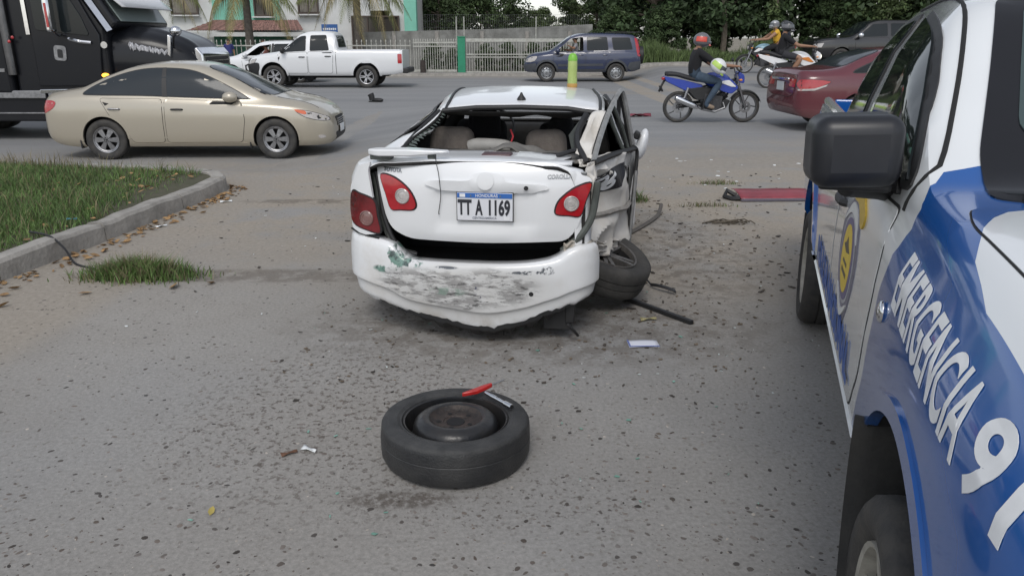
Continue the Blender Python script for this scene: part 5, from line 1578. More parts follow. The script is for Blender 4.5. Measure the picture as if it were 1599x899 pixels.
tick = N.math('MAXIMUM', yz(.035, .315, .007, .035, .3), yz(.012, .275, .006, .03, .3))
col = N.mix(N.math('MULTIPLY', tick, N.map(wv, .42, .5)), col, (.06, .06, .11))
low_ = N.math('MULTIPLY', N.map(o[2], .22, .12), N.map(N.noise(5, 6), .35, .65))
col = N.mix(N.math('MULTIPLY', low_, .6), col, (.3, .26, .21))
t.links.new(col, b.inputs['Base Color'])
b.inputs['Coat Weight'].default_value = .35
t.links.new(N.math('ADD', .32, N.math('MULTIPLY', N.math('MAXIMUM', scr, scr2), .45)), b.inputs['Roughness'])
N.bump(b, N.math('ADD', N.math('MULTIPLY', scr, -.5), N.math('MULTIPLY', N.noise(3, 4), .4)), .35, .01)
path = [(.62, .845), (.40, .842), (.22, .828), (.11, .80), (.045, .755), (.0, .68), (-.045, .52), (-.08, .36), (-.10, .18), (-.108, 0), (-.10, -.18), (-.08, -.34), (-.045, -.47), (-.01, -.55), (.04, -.600), (.10, -.625)]
TOPZ = PC([(-.65, .565), (-.55, .572), (-.47, .55), (-.42, .515), (-.36, .497), (-.2, .478), (0, .472), (.38, .470), (.45, .482), (.495, .52), (.53, .553), (.6, .57), (.85, .60)])
BOTZ = PC([(-.65, .27), (-.6, .255), (-.5, .225), (-.37, .185), (-.2, .12), (-.02, .082), (.2, .11), (.42, .145), (.6, .19), (.76, .225), (.85, .235)])
PW = crv(path, 6, False)
def bump_pt(i, w):
    px_, py_ = PW[i]
    a = Vector(PW[max(i - 1, 0)]); c = Vector(PW[min(i + 1, len(PW) - 1)])
    e = (c - a).normalized(); nrm = Vector((e.y, -e.x))     # inwards
    if nrm.x < 0 and py_ < .5 and py_ > -.5: nrm = -nrm
    if py_ >= .5 and nrm.y > 0: nrm = -nrm
    if py_ <= -.5 and nrm.y < 0: nrm = -nrm
    z0, z1 = BOTZ(py_), TOPZ(py_)
    prof = PC([(0, .06), (.05, .036), (.24, .020), (.285, .012), (.31, .0), (.6, .0), (.85, .008), (.93, .018), (.965, .032), (1, .10)])(w)
    z = z0 + (z1 - z0) * min(1, w * 1.03)
    dent = .012 * MN.noise(Vector((py_ * 3.2, z * 4, 2.0))) * S(.6, .3, abs(py_ - .0))
    q = nrm * (prof + dent)
    jag = .012 * MN.noise(Vector((py_ * 22, 0, 5))) * (1 - S(0, .15, w))
    return (px_ + q.x, py_ + q.y, z + jag)
nv_ = 34
v = [bump_pt(i, j / (nv_ - 1)) for i in range(len(PW)) for j in range(nv_)]
f = [(i * nv_ + j, (i + 1) * nv_ + j, (i + 1) * nv_ + j + 1, i * nv_ + j + 1) for i in range(len(PW) - 1) for j in range(nv_ - 1)]
bo = mesh('rear_bumper', v, f, [bmat, DARK], RCAR, True, 30)
fixn(bo)
bm = bmesh.new(); bm.from_mesh(bo.data)
if sum(fc.normal.dot(fc.calc_center_median() - Vector((.5, 0, .3))) for fc in bm.faces) < 0: bmesh.ops.reverse_faces(bm, faces=bm.faces)
bm.to_mesh(bo.data); bm.free()
sm = bo.modifiers.new('shell', 'SOLIDIFY'); sm.thickness = .008; sm.offset = -1; sm.material_offset = 1; sm.material_offset_rim = 1
BB = bvh_of(bo)
# black torn lower lip hanging below the paint, jagged
lip = []
rgb = random.Random(9)
for i in range(len(PW)):
    px_, py_ = PW[i]
    if -.5 < py_ < .52:
        p = Vector(bump_pt(i, .02)); lip.append(p)
v = []; f = []
for i, p in enumerate(lip):
    ed = min(1, min(i, len(lip) - 1 - i) / 6)
    h1 = (.012 + .022 * rgb.random()) * ed; h2 = (.022 + .03 * rgb.random()) * ed
    v += [(p.x - .014, p.y, p.z + h1), (p.x - .012, p.y, p.z - .004), (p.x + .03, p.y, p.z - h2), (p.x + .08, p.y, p.z - h2 * .6 + .01)]
for i in range(len(lip) - 1):
    for k in range(3): f.append((i * 4 + k, (i + 1) * 4 + k, (i + 1) * 4 + k + 1, i * 4 + k + 1))
lo = mesh('torn_lower_lip', v, f, DARK, RCAR, False); lo.modifiers.new('shell', 'SOLIDIFY').thickness = .004
MB().lathe([(.012, 0), (.013, .002), (.001, .002)], 12, 0, axis_M(onto(BB, REAR, -.265, .315, .001)[0], (-1, 0, 0))).build('bumper_hole', BLACK, RCAR)
MB().box((.25, -.40, .14), (.4, .16, .15)).box((.1, -.47, .17), (.12, .05, .12)).tube([(.0, -.46, .12), (.02, -.5, .07), (.06, -.52, .03)], .01, 6).build('hanging_silencer', DARK, RCAR, True, 40, .02)
MB().tube([(.0, -.1, .12), (.01, -.1, .03)], .004, 5).build('hanging_strap', DARK, RCAR)
MB().box((.4, .05, .26), (.5, .8, .12)).build('underside', BLACK, RCAR, False, bevel=.02)
# ---- roof pieces
def roofpt(x, y, off=.004):
    h = BV.ray_cast(Vector((x, y, 3)), Vector((0, 0, -1)))
    return h[0] + h[1] * off
def rail_line(s, x0, x1, n=14):
    out = []
    for i in range(n):
        x = x0 + (x1 - x0) * i / (n - 1)
        w_ = PC(C['wt'])(x) * .92 * s - .09 * (1 - S(.9, 2.1, x))
        out.append(roofpt(x, w_, .002))
    return out
for s in (1, -1): MB().tube(rail_line(s, .93, 2.2), .011, 6).build('roof_moulding', DARK, RCAR)
hd = MB().tube([(.925, .42, 1.19), (.92, .2, 1.212), (.92, -.09, 1.218), (.92, -.38, 1.212), (.925, -.60, 1.18)], .016, 8)
hd.build('window_header_seal', DARK, RCAR)
MB().grid(18, 4, lambda u, w: (.93 + .12 * w, .42 - 1.02 * u, 1.19 - .035 * w - .02 * w * MN.noise(Vector((u * 6, w, 2))))).build('headliner_edge', INTER, RCAR).modifiers.new('shell', 'SOLIDIFY').thickness = .008
an = roofpt(1.07, -.07, 0)
MB().lathe([(.03, 0), (.028, .008), (.012, .03), (.006, .045), (.001, .047)], 14, 0, Matrix.Translation(an)).build('roof_antenna', DARK, RCAR)
# left window frame edge seals, remains of the rear glass surround
MB().tube([(.52, .60, .985), (.7, .545, 1.075), (.92, .44, 1.19)], .012, 6).build('window_seal', DARK, RCAR)
rg = random.Random(12)
ch = MB()
for i in range(16):
    u = i / 15
    p = Vector((.54 + .38 * u, .585 - .16 * u, .985 + .20 * u))
    ch.add([p, p + Vector((.02, -.03 - .03 * rg.random(), -.012)), p + Vector((.034, -.02, .004)), p + Vector((.03, .004, .014))], [(0, 1, 2), (0, 2, 3)])
co = ch.build('glass_shards', mat('broken glass edge', (.10, .12, .11), .15), RCAR, False); co['kind'] = 'stuff'
# ---- cabin
def cushion(name, c, d, m, bevel=.05, rot=(0, 0, 0)):
    o = MB().box((0, 0, 0), d, taper=.9).build(name, m, RCAR, True, 50, bevel, True, 4)
    o.location = c; o.rotation_euler = rot
    return o
cushion('rear_seat_back', (1.12, .41, .82), (.16, .33, .50), TAUPE, .07, (0, R(12), 0))
cushion('rear_seat_back', (1.12, -.235, .82), (.16, .30, .48), TAUPE, .07, (R(-3), R(12), 0))
cushion('rear_bench', (1.3, -.0, .55), (.5, 1.15, .2), TAUPE, .06)
cushion('front_seat', (1.85, .33, .80), (.16, .42, .5), BLACKCL, .06, (0, R(10), 0))
cushion('front_seat', (1.85, -.30, .80), (.16, .42, .46), BLACKCL, .06, (0, R(10), 0))
cushion('headrest', (1.82, .30, 1.01), (.12, .26, .22), BLACKCL, .05, (0, R(8), 0))
cushion('headrest', (1.82, -.28, .99), (.12, .2, .18), BLACKCL, .05, (0, R(8), 0))
MB().tube(crv([(.98, .25, .955), (.97, .2, .97), (.97, .05, .965), (.98, -.0, .95)], 4, False), .045, 12).build('armrest_roll', mat('pale grey vinyl', (.32, .31, .29), .6, var=.2, vs=10), RCAR)
cushion('dashboard', (2.78, -.03, .80), (.35, 1.25, .26), INTER, .06)
MB().lathe([(.17, 0), (.18, .012), (.17, .024), (.16, .012)], 28, 0, axis_M((2.5, .33, .90), (-.9, 0, .45)), closed=True).build('steering_wheel', DARK, RCAR)
patch('windscreen', BV, crv([(2.24, .5), (2.24, -.5), (2.80, -.62), (2.82, 0), (2.80, .62)], 4), TOP, GLASSC, RCAR, .002, .12, 0, None, .002)
cl_ = MB().grid(26, 16, lambda u, w: (.42 + .45 * w, .11 - .50 * u, .965 + .075 * math.exp(-((u - .33) / .2) ** 2) * (1 - .5 * w) + .02 * MN.noise(Vector((u * 6, w * 5, 7))) - .03 * S(.7, 1, u)))
cl_.build('loose_shelf_cloth', GREYCL, RCAR, True, 60).modifiers.new('shell', 'SOLIDIFY').thickness = .01
MB().grid(24, 8, lambda u, w: (.33 + .66 * w, .60 - 1.12 * u, .972 - .03 * w + .012 * MN.noise(Vector((u * 7, w * 4, 2))))).build('parcel_shelf', GREYCL, RCAR, True, 60).modifiers.new('shell', 'SOLIDIFY').thickness = .01
MB().box((.27, -.03, 1.005), (.1, .165, .034)).build('brake_light_box', mat('brake light maroon', (.09, .045, .05), .4, var=.3, vs=20), RCAR, True, 40, .008)
MB().tube([(.5, -.36, .985), (.45, -.30, .992), (.42, -.22, .985)], .012, 6).tube([(.6, -.52, 1.0), (.42, -.45, 1.02), (.36, -.36, 1.0)], .014, 6).build('torn_seal', DARK, RCAR)
MB().tube([(1.0, -.0, .955), (1.04, -.02, 1.02), (1.07, .0, 1.06)], .006, 6).build('red_belt', mat('red belt', (.4, .03, .04), .6), RCAR)
# ---- crushed right side
def crumple(name, corners, nu, nv, amp, fr, seed, m, thick=.004, ang=22, fn=None):
    "bilinear sheet with sharp folds; corners: bottom-left, bottom-right, top-right, top-left (left = rear of the car)"
    A, B, C_, D = [Vector(c) for c in corners]
    nrm = (B - A).cross(D - A).normalized()
    if nrm.y > 0: nrm = -nrm
    def pt(u, w):
        p = (A * (1 - u) + B * u) * (1 - w) + (D * (1 - u) + C_ * u) * w
        q = Vector((u * fr[0], w * fr[1], seed))
        d = 1 - 2 * abs(MN.noise(q)) * 1.6 + .4 * (1 - 2 * abs(MN.noise(q * 2.3 + Vector((5, 1, 0)))))
        ed = 1.0 if fn is None else fn(u, w)
        e = .5 * amp * Vector((MN.noise(q + Vector((9, 0, 0))), 0, MN.noise(q + Vector((0, 9, 0)))))
        return p + nrm * (d - .7) * amp * ed + e * ed
    o = MB().grid(nu, nv, pt).build(name, m, RCAR, True, ang, fix=False)
    bm = bmesh.new(); bm.from_mesh(o.data)
    if sum(fc.normal.y for fc in bm.faces) > 0: bmesh.ops.reverse_faces(bm, faces=bm.faces)
    bm.to_mesh(o.data); bm.free()
    BV_ = bvh_of(o)
    s_ = o.modifiers.new('shell', 'SOLIDIFY'); s_.thickness = thick; s_.offset = -1
    return o, BV_
rd, RB = crumple('rear_door', [(.20, -.48, .45), (1.08, -.785, .25), (1.12, -.815, .93), (.26, -.535, .985)], 44, 38, .06, (2.1, 1.8), 3.7, DUSTYW)
crumple('rear_quarter', [(.10, -.53, .56), (.42, -.56, .42), (.45, -.56, .98), (.10, -.585, .93)], 14, 14, .03, (2.2, 2.5), 8.1, DUSTYW, ang=18)
crumple('sill_shreds', [(.40, -.57, .44), (1.06, -.76, .27), (1.06, -.765, .34), (.3, -.55, .52)], 18, 8, .03, (4, 2), 1.9, DUSTYW, ang=18)
fd_, FB = crumple('front_door', [(1.12, -.80, .25), (2.1, -.87, .25), (2.1, -.86, .92), (1.15, -.83, .93)], 20, 16, .018, (2.2, 2.0), 5.5, WHITE, ang=30)
crumple('front_wing', [(2.12, -.84, .3), (2.95, -.85, .3), (2.95, -.8, .88), (2.12, -.82, .91)], 14, 10, .012, (2, 2), 6.5, WHITE, ang=30)
MB().tube(crv([(1.095, -.80, .24), (1.11, -.81, .5), (1.13, -.825, .75), (1.145, -.83, .92), (1.08, -.80, .965)], 4, False), .012, 6).build('door_gap_seal', DARK, RCAR)
MB().tube([(1.07, -.80, .25), (1.105, -.82, .6), (1.12, -.83, .8)], .012, 6).build('door_edge', mat('bare door edge', (.3, .3, .3), .5, .5, var=.4, vs=15), RCAR)
def ondoor(x, z, h): return onto(RB, SIDE(-1), x, z, h)[0]
mo = MB()
L_ = [ondoor(.24 + .86 * i / 16, .63 - .035 * i / 16, .012) for i in range(17)]
mo.tube(L_, .016, 6)
mo.build('side_moulding', mat('weathered moulding', (.33, .31, .28), .6, var=.5, vs=18), RCAR)
# black sticker with a white number on the crushed door
v2, f2, nb = tess(rc([(.42, .74), (.78, .76), (.90, .90), (.52, .885)], .01), .03)
stk = mesh('door_sticker', [ondoor(p[0], p[1], .004) for p in v2], f2, mat('sticker black', (.012, .012, .016), .5), RCAR, False)
lettering('sticker_number', '506', .135, lambda u, w, h: ondoor(.43 + u, .755 + w + .06 * u, .005 + h), LETTERWHITE, stk, .004, 1.15, .25, sub=.03)
MB().tube([ondoor(.84, .87, .006), ondoor(.9, .86, .006), ondoor(.88, .80, .006), ondoor(.95, .83, .006)], .007, 4).build('sticker_scrap', DARK, stk)
# bent window frame of the rear door, standing up
fr_ = crv([(.33, -.565, .97), (.55, -.60, 1.10), (.80, -.645, 1.22), (.99, -.70, 1.315), (1.04, -.725, 1.29), (1.07, -.76, 1.15), (1.11, -.805, .94)], 5, False)
MB().tube(fr_, .016, 6).build('door_frame', mat('frame grey edge', (.36, .36, .35), .4, .4, var=.4, vs=20), RCAR)
MB().tube([(p[0] + .012, p[1] + .015, p[2] - .02) for p in fr_], .014, 6).build('door_frame_seal', BLACK, RCAR)
MB().tube([(.80, -.63, 1.2), (.90, -.71, 1.02), (.93, -.745, .94)], .013, 6).tube([(.90, -.655, 1.25), (.99, -.73, 1.08), (1.02, -.775, .94)], .01, 6).build('door_frame_divider', SILL, RCAR)
MB().tube([(.32, -.57, .97), (.7, -.68, .965), (1.12, -.81, .945)], .018, 6).build('window_sill_seal', DARK, RCAR)
cp_, CB = crumple('crushed_pillar', [(.40, -.46, 1.01), (.36, -.575, .97), (.93, -.645, 1.215), (.88, -.53, 1.195)], 16, 20, .014, (1.6, 2), 2.4, DUSTYW, ang=22)
crumple('pillar_fold', [(.28, -.50, .955), (.44, -.585, .93), (.46, -.58, 1.0), (.30, -.48, .985)], 12, 8, .012, (2, 2), 4.4, DUSTYW, ang=22)
MB().tube(crv([(.86, -.50, 1.18), (.7, -.46, 1.10), (.52, -.47, 1.04), (.40, -.50, 1.0), (.34, -.53, .96)], 4, False), .022, 6).build('hanging_window_seal', DARK, RCAR)
MB().add([(.80, -.46, 1.15), (.74, -.40, 1.07), (.62, -.43, .99), (.58, -.47, 1.04), (.68, -.45, 1.1)], [(0, 1, 2, 3, 4)]).build('torn_trim', SILL, RCAR, False).modifiers.new('shell', 'SOLIDIFY').thickness = .008
MB().box((1.62, -.70, 1.08), (.06, .03, .34), rot=(0, R(-15), 0)).build('centre_pillar', DARK, RCAR, False, bevel=.008)
# front door window frame and mirror
MB().tube(crv([(1.2, -.76, .94), (1.35, -.70, 1.12), (1.6, -.62, 1.22), (2.05, -.60, 1.20), (2.35, -.70, 1.0)], 4, False), .016, 6).build('front_window_frame', DARK, RCAR)
mq = MB().ell((1.46, -.87, .93), (.08, .04, .11), 0, 18, 12, rot=(R(12), 0, 0))
mq.build('door_mirror', WHITE, RCAR)
MB().box((1.44, -.83, .995), (.1, .04, .05), rot=(R(30), 0, 0)).build('mirror_foot', DARK, RCAR, False, bevel=.01)
# wheels that still stand on the ground
for x, s in ((.68, 1), (3.2, 1), (3.2, -1)): wheel(RCAR, (x, s * .73, .305), s, 's7', .305, .19, .2, ALLOY)
# left side windows
A = SIDE(1)
patch('left_rear_window', BV, rc([(.74, .97), (1.5, .95), (1.5, 1.19), (1.0, 1.185), (.86, 1.12)], .05), A, GLASS, RCAR, .003, .06, .014, DARK, .006)
patch('left_front_window', BV, rc([(1.58, .95), (2.5, .93), (2.28, 1.1), (2.1, 1.18), (1.58, 1.2)], .05), A, GLASS, RCAR, .003, .06, .014, DARK, .006)
patch('left_rear_door', BV, rc([(.8, .93), (1.54, .92), (1.54, .26), (1.02, .26), (.92, .55)], .05), A, WHITE, RCAR, .004, .07, .008, SEAM)
patch('left_front_door', BV, rc([(1.57, .92), (2.6, .89), (2.58, .26), (1.57, .26)], .05), A, WHITE, RCAR, .004, .07, .008, SEAM)

# ---- the wheel torn out at the right rear corner
tw = thing('torn_off_wheel', 'dusty alloy wheel leaning out from under the crushed corner of the white sedan', 'wheel', (.57, 4.77, .28))
tw.rotation_euler = axis_M((0, 0, 0), (.35, -.20, .91)).to_euler()
RUBD = mat('dusty tyre rubber', (.06, .057, .053), .85, var=.5, vs=8, var2=(.028, .028, .028), bump=.2, bs=90)
ALLD = mat('dirty alloy', (.2, .19, .18), .5, .6, var=.6, vs=14, var2=(.09, .085, .08))
td, rd2 = wheel_meshes('s5', .318, .205, .212, ALLD, RUBD)
link('tyre', td, tw); link('rim', rd2, tw)
# ---- lime bottle on the roof
p = roofpt(2.0, -.345, 0)
Mw = Matrix.Translation((-.148, 4.10, 0)) @ Matrix.Rotation(R(82.5), 4, 'Z')
bt = thing('bottle', 'translucent lime green plastic bottle standing on the roof of the wrecked white sedan', 'bottle', tuple(Mw @ p))
LIME = mat('lime plastic', (.38, .48, .15), .3, coat=.4, var=.15, vs=20)
MB().lathe([(.001, .002), (.034, .002), (.037, .012), (.037, .06), (.034, .10), (.036, .13), (.035, .18), (.034, .195)], 20).build('bottle_body', LIME, bt)
MB().lathe([(.035, .194), (.036, .2), (.033, .225), (.022, .243), (.012, .248), (.001, .249)], 20).build('bottle_top', mat('bright green plastic', (.18, .45, .05), .35), bt)
MB().lathe([(.001, -.0), (.0375, 0), (.039, .006), (.039, .026), (.0375, .03)], 20).build('bottle_base', mat('amber base', (.42, .24, .06), .4), bt)
# ================================================================== POLICE PICKUP
PWHITE = paint('police white paint', (.70, .72, .73), (.42, .38, .32), .14, .5, .22, coat=1.0)
PBLUE = paint('police blue paint', (.008, .085, .32), (.2, .18, .17), .10, .5, .16, coat=1.0)
def livery():
    "white and blue paint scheme of the truck as flat colour areas, with road dust low down"
    m = paint('police livery paint', (.70, .72, .73), (.42, .38, .32), .015, .5, .2, coat=1.0)
    t = m.node_tree
    mx = [n for n in t.nodes if n.type == 'MIX'][0]
    N = NB(t); o = N.xyz()
    X, Y, Z = o[0], N.math('ABSOLUTE', o[1]), o[2]
    def curve(v, pts, x0, x1):
        y0 = min(p[1] for p in pts); y1 = max(p[1] for p in pts)
        n = t.nodes.new('ShaderNodeFloatCurve'); c = n.mapping.curves[0]
        q = [((a - x0) / (x1 - x0), (b - y0) / (y1 - y0)) for a, b in pts]
        c.points[0].location = q[0]; c.points[1].location = q[-1]
        for p in q[1:-1]: c.points.new(*p)
        for p in c.points: p.handle_type = 'VECTOR'
        n.mapping.update()
        t.links.new(N.math('DIVIDE', N.math('SUBTRACT', v, x0), x1 - x0, None, True), n.inputs['Value'])
        return N.math('ADD', N.math('MULTIPLY', n.outputs[0], y1 - y0), y0)
    xe = curve(Z, [(.5, -.74), (.6, -.66), (.75, -.585), (.9, -.55), (1.04, -.53), (1.15, -.48), (1.25, -.47), (1.30, -.53), (1.36, -.61)], .5, 1.36)
    wing = N.math('MULTIPLY', N.math('GREATER_THAN', X, xe), N.math('LESS_THAN', Z, N.math('ADD', 1.385, N.math('MULTIPLY', N.math('SUBTRACT', Y, .8), -.5))))
    yw = curve(X, [(-.37, 0.0), (-.35, .45), (-.335, .64), (-.30, .715), (-.25, .752), (-.172, .788), (-.053, .822), (.113, .833), (.309, .82), (.5, .77), (.66, .62), (.78, .3), (.82, 0.0)], -.37, .82)
    a = N.math('SUBTRACT', yw, Y)
    hood = N.math('MULTIPLY', N.math('GREATER_THAN', a, .002), N.math('GREATER_THAN', Z, .95))
    bed = N.math('MULTIPLY', N.math('LESS_THAN', X, -2.625), N.math('LESS_THAN', Z, 1.165))
    blue = N.math('MAXIMUM', bed, N.math('SUBTRACT', wing, hood, None, True))
    cm = N.mix(blue, (.70, .72, .73), (.008, .085, .32))
    t.links.new(cm, mx.inputs['A'])
    return m
LIV = livery()
TRUCK = thing('police_pickup', 'white and blue police pickup truck parked close beside the camera on the right', 'pickup', (1.642, 1.110, 0), R(-107.48))
C = dict(x=(-4.45, .92), n=150,
    zb=[(-4.45, .62), (-4.0, .54), (-3.2, .52), (-.5, .52), (.5, .45), (.92, .5)],
    zs=[(-4.45, 1.12), (-3.0, 1.13), (-2.62, 1.14), (-2.5, 1.22), (-1.6, 1.235), (-.95, 1.24), (-.3, 1.175), (.3, 1.095), (.65, 1.0), (.82, .88), (.92, .72)],
    zt=[(-4.45, 1.20), (-2.72, 1.205), (-2.66, 1.24), (-2.55, 1.60), (-2.45, 1.74), (-2.1, 1.79), (-1.7, 1.80), (-1.2, 1.755), (-.85, 1.53), (-.58, 1.34), (-.5, 1.30), (-.1, 1.275), (.4, 1.22), (.72, 1.13), (.86, .98), (.92, .78)],
    wl=[(-4.45, .86), (-4.2, .90), (-3.2, .905), (0, .905), (.4, .885), (.7, .80), (.86, .66), (.92, .56)],
    wt=[(-4.45, .82), (-2.7, .83), (-2.5, .66), (-2.2, .635), (-1.7, .66), (-1.3, .70), (-.65, .81), (-.5, .82), (0, .79), (.5, .72), (.92, .45)],
    crown=.02, bulge=.035, sh=.95, low=.99)
v, f, xs, K = car_loft(C, 150)
pbody = fixn(mesh('body', v, f, [LIV, BLACK], TRUCK, True, 35))
TB = bvh_of(pbody)
boolean(pbody, arch_cutter((-.04, -3.22), .905, .47, .40, .36))
boolean(pbody, MB().box((-3.55, 0, 1.1), (1.66, 1.5, .7)).build('cutter', [DARK, DARK], None, False))
me = pbody.data; me.polygons.foreach_set('use_smooth', [True] * len(me.polygons)); me.set_sharp_from_angle(angle=R(35))
WELL = mat('wheel well liner', (.013, .013, .013), .85, var=.5, vs=8, var2=(.03, .028, .025), bump=.2, bs=40)
SR = SIDE(-1)
DIAG = lambda u, v: (Vector((u, -3.0, v + 1.49)), Vector((0, .8192, -.5736)))
for s in (-1, 1):
    A = SIDE(s)
    arch_trim(TRUCK, TB, A, s, -.04, .40, .47, PBLUE, .04, 2, 138, .008)
    arch_trim(TRUCK, TB, A, s, -3.22, .40, .47, PBLUE, .05, 4, 176, .012)
    # doors
    patch('rear_door', TB, rc([(-2.57, 1.2), (-1.70, 1.205), (-1.70, .57), (-2.42, .57), (-2.56, .78)], .05), A, LIV, TRUCK, .003, .07, .007, SEAM, .01)
    fd = patch('front_door', TB, rc([(-1.685, 1.205), (-.62, 1.22), (-.60, 1.0), (-.66, .72), (-.78, .57), (-1.685, .57)], .05), A, LIV, TRUCK, .003, .06, .007, SEAM, .01)
    patch('sill', TB, [(-2.7, .565), (-.62, .565), (-.60, .525), (-2.72, .525)], A, PWHITE, TRUCK, .014, .08)
    # windows
    fw = rc([(-1.62, 1.275), (-.60, 1.28), (-.80, 1.45), (-1.10, 1.655), (-1.60, 1.71)], [.04, .05, .08, .1, .05])
    patch('window_frame', TB, inset(fw, -.016), A, DARK, TRUCK, .007, .028)
    patch('front_window', TB, fw, A, GLASS, TRUCK, .013, .028, .008, DARK)
    rw = rc([(-2.42, 1.27), (-1.88, 1.26), (-1.86, 1.705), (-2.24, 1.68)], [.06, .04, .05, .1])
    patch('window_frame', TB, inset(rw, -.02), A, DARK, TRUCK, .007, .03)
    patch('rear_window', TB, rw, A, GLASS, TRUCK, .013, .03, .008, DARK)
    MB().tube([TB.find_nearest(Vector((x, s * y, z)))[0] for x, z, y in crv([(-.60, 1.22, .86), (-.587, 1.34, .80), (-.807, 1.50, .745), (-1.0, 1.635, .71), (-1.17, 1.728, .69), (-1.5, 1.765, .67), (-2.2, 1.76, .655)], 4, False)], .007, 6).build('door_frame_seam', SEAM, TRUCK)
    patch('mirror_sail', TB, rc([(-.92, 1.24), (-.68, 1.24), (-.76, 1.34), (-.90, 1.46)], .03), A, DARK, TRUCK, .012, .04)
    handle(TRUCK, TB, s, -1.55, 1.06, DARK, .19); handle(TRUCK, TB, s, -2.42, 1.07, DARK, .19)
    # wheels, wells and flaps
    for x in (-.03, -3.22): wheel(TRUCK, (x, s * .79, .34), s, 's6', .34, .245, .23, mat('dirty cream rim', (.42, .40, .35), .6, .2, var=.4, vs=14))
    fl = MB().grid(8, 14, lambda u, w: (-.42 + .16 * w * w + .03 * math.sin(u * 3), s * (.93 - .36 * u), .72 - .56 * w))
    fl.build('wheel_well_liner', WELL, TRUCK, True, 60).modifiers.new('shell', 'SOLIDIFY').thickness = .012
    fl = MB().grid(4, 5, lambda u, w: (-3.72 + .02 * w, s * (.9 - .3 * u), .56 - .34 * w))
    fl.build('mud_flap', DARK, TRUCK, True, 60).modifiers.new('shell', 'SOLIDIFY').thickness = .012
    # mirror
    mm = MB().box((0, 0, 0), (.17, .225, .185))
    mo = mm.build('mirror', mat('mirror shell', (.012, .013, .017), .38, var=.2, vs=20), TRUCK, True, 60, .045, True, 5)
    mo.location = (-.66, s * .995, 1.36); mo.rotation_euler = (R(-2 * s), 0, R(-8 * s))
    MB().tube([(-.86, s * .84, 1.235), (-.80, s * .90, 1.245), (-.68, s * 1.0, 1.26)], [.05, .04, .03], 10).box((-.69, s * .98, 1.272), (.12, .18, .035)).build('mirror_arm', DARK, TRUCK, True, 40, .01)
    MB().box((-.752, s * .995, 1.36), (.006, .18, .13)).build('mirror_glass', mat('mirror glass', (.6, .62, .63), .03, 1.0), TRUCK, False, bevel=.02).rotation_euler = (0, 0, 0)
    p, n = onto(TB, A, -.425, 1.0, .004)
    MB().ell(p, (.028, .012, .028), 0, 18, 10).build('side_repeater', CHROME, TRUCK)
    patch('headlight', TB, crv([(.68, .98), (.78, .95), (.87, .84), (.86, .70), (.76, .74), (.67, .86)], 4), A, CLEARLAMP, TRUCK, .01, .05, .01, DARK)
    patch('tail_lamp', TB, rc([(-4.43, 1.12), (-4.28, 1.12), (-4.28, .8), (-4.43, .8)], .03), A, REDLAMP, TRUCK, .01, .06)
    rl = MB().tube([(-2.7, s * .80, 1.215), (-3.5, s * .80, 1.22), (-4.4, s * .79, 1.215)], .028, 8)
    rl.build('bed_rail_cap', DARK if s > 0 else PWHITE, TRUCK)
# hood with the white field outlined in blue
hood_b = [(-.34, .78), (-.33, .3), (-.33, -.3), (-.34, -.78), (-.2, -.80), (.3, -.76), (.6, -.66), (.8, -.42), (.82, 0), (.8, .42), (.6, .66), (.3, .76), (-.2, .80)]
patch('hood', TB, rc(hood_b, .05), TOP, LIV, TRUCK, .004, .04, .004, SEAM, .006)
# windscreen, its black border and the cowl
ws_o = rc([(-1.17, .61), (-1.20, .3), (-1.21, 0), (-1.20, -.3), (-1.17, -.61), (-.9, -.655), (-.62, -.71), (-.42, -.715), (-.37, -.60), (-.35, 0), (-.37, .60), (-.42, .715), (-.62, .71), (-.9, .655)], .04)
patch('windscreen_border', TB, ws_o, TOP, mat('black glass border', (.008, .008, .01), .08), TRUCK, .004, .06)
ws_g = [(-1.12, .55), (-1.14, 0), (-1.12, -.55), (-.9, -.585), (-.68, -.62), (-.62, -.4), (-.6, 0), (-.62, .4), (-.68, .62), (-.9, .585)]
patch('windscreen', TB, rc(ws_g, .05), TOP, mat('windscreen glass', (.05, .075, .075), .04, spec=.5), TRUCK, .008, .06)
MB().tube([(-.40, -.66, 1.30), (-.37, -.4, 1.30), (-.355, 0, 1.305), (-.37, .4, 1.30), (-.40, .66, 1.30)], .014, 8).build('cowl', DARK, TRUCK)
MB().tube([(-.6, -.5, 1.37), (-.72, -.25, 1.42), (-.76, .15, 1.45)], .01, 6).build('wiper', DARK, TRUCK)
MB().box((.93, 0, .78), (.06, 1.0, .24)).build('grille', DARK, TRUCK, False, bevel=.02)
MB().box((.9, 0, .55), (.14, 1.3, .2)).build('front_bumper', PWHITE, TRUCK, False, bevel=.04)
MB().box((-4.5, 0, .62), (.14, 1.7, .16)).build('rear_bumper', DARK, TRUCK, False, bevel=.03)
MB().box((-1.7, 0, .45), (4.6, 1.1, .14)).build('chassis', BLACK, TRUCK, False)
# rear wall of the bed box and the sports bar seen over the side
MB().box((-4.36, 0, .98), (.05, 1.5, .5)).build('tailgate', PBLUE, TRUCK, False, bevel=.01)
# ---- lettering on the wing: read from the door forwards, rising along the shoulder
def onwing(u0, v0, slope): return lambda u, w, h: onto(TB, DIAG, u0 + u, v0 + w + slope * u, .002 + h * .3)[0]
lettering('wing_lettering', 'EMERGENCIA', .215, onwing(-.355, 1.026, -.085), LETTERWHITE, TRUCK, .0035, 1, 0, sub=.016, fit=.635)
lettering('wing_number', '911', .215, onwing(.315, .972, .02), LETTERWHITE, TRUCK, .005, 1, 0, sub=.016, fit=.27)
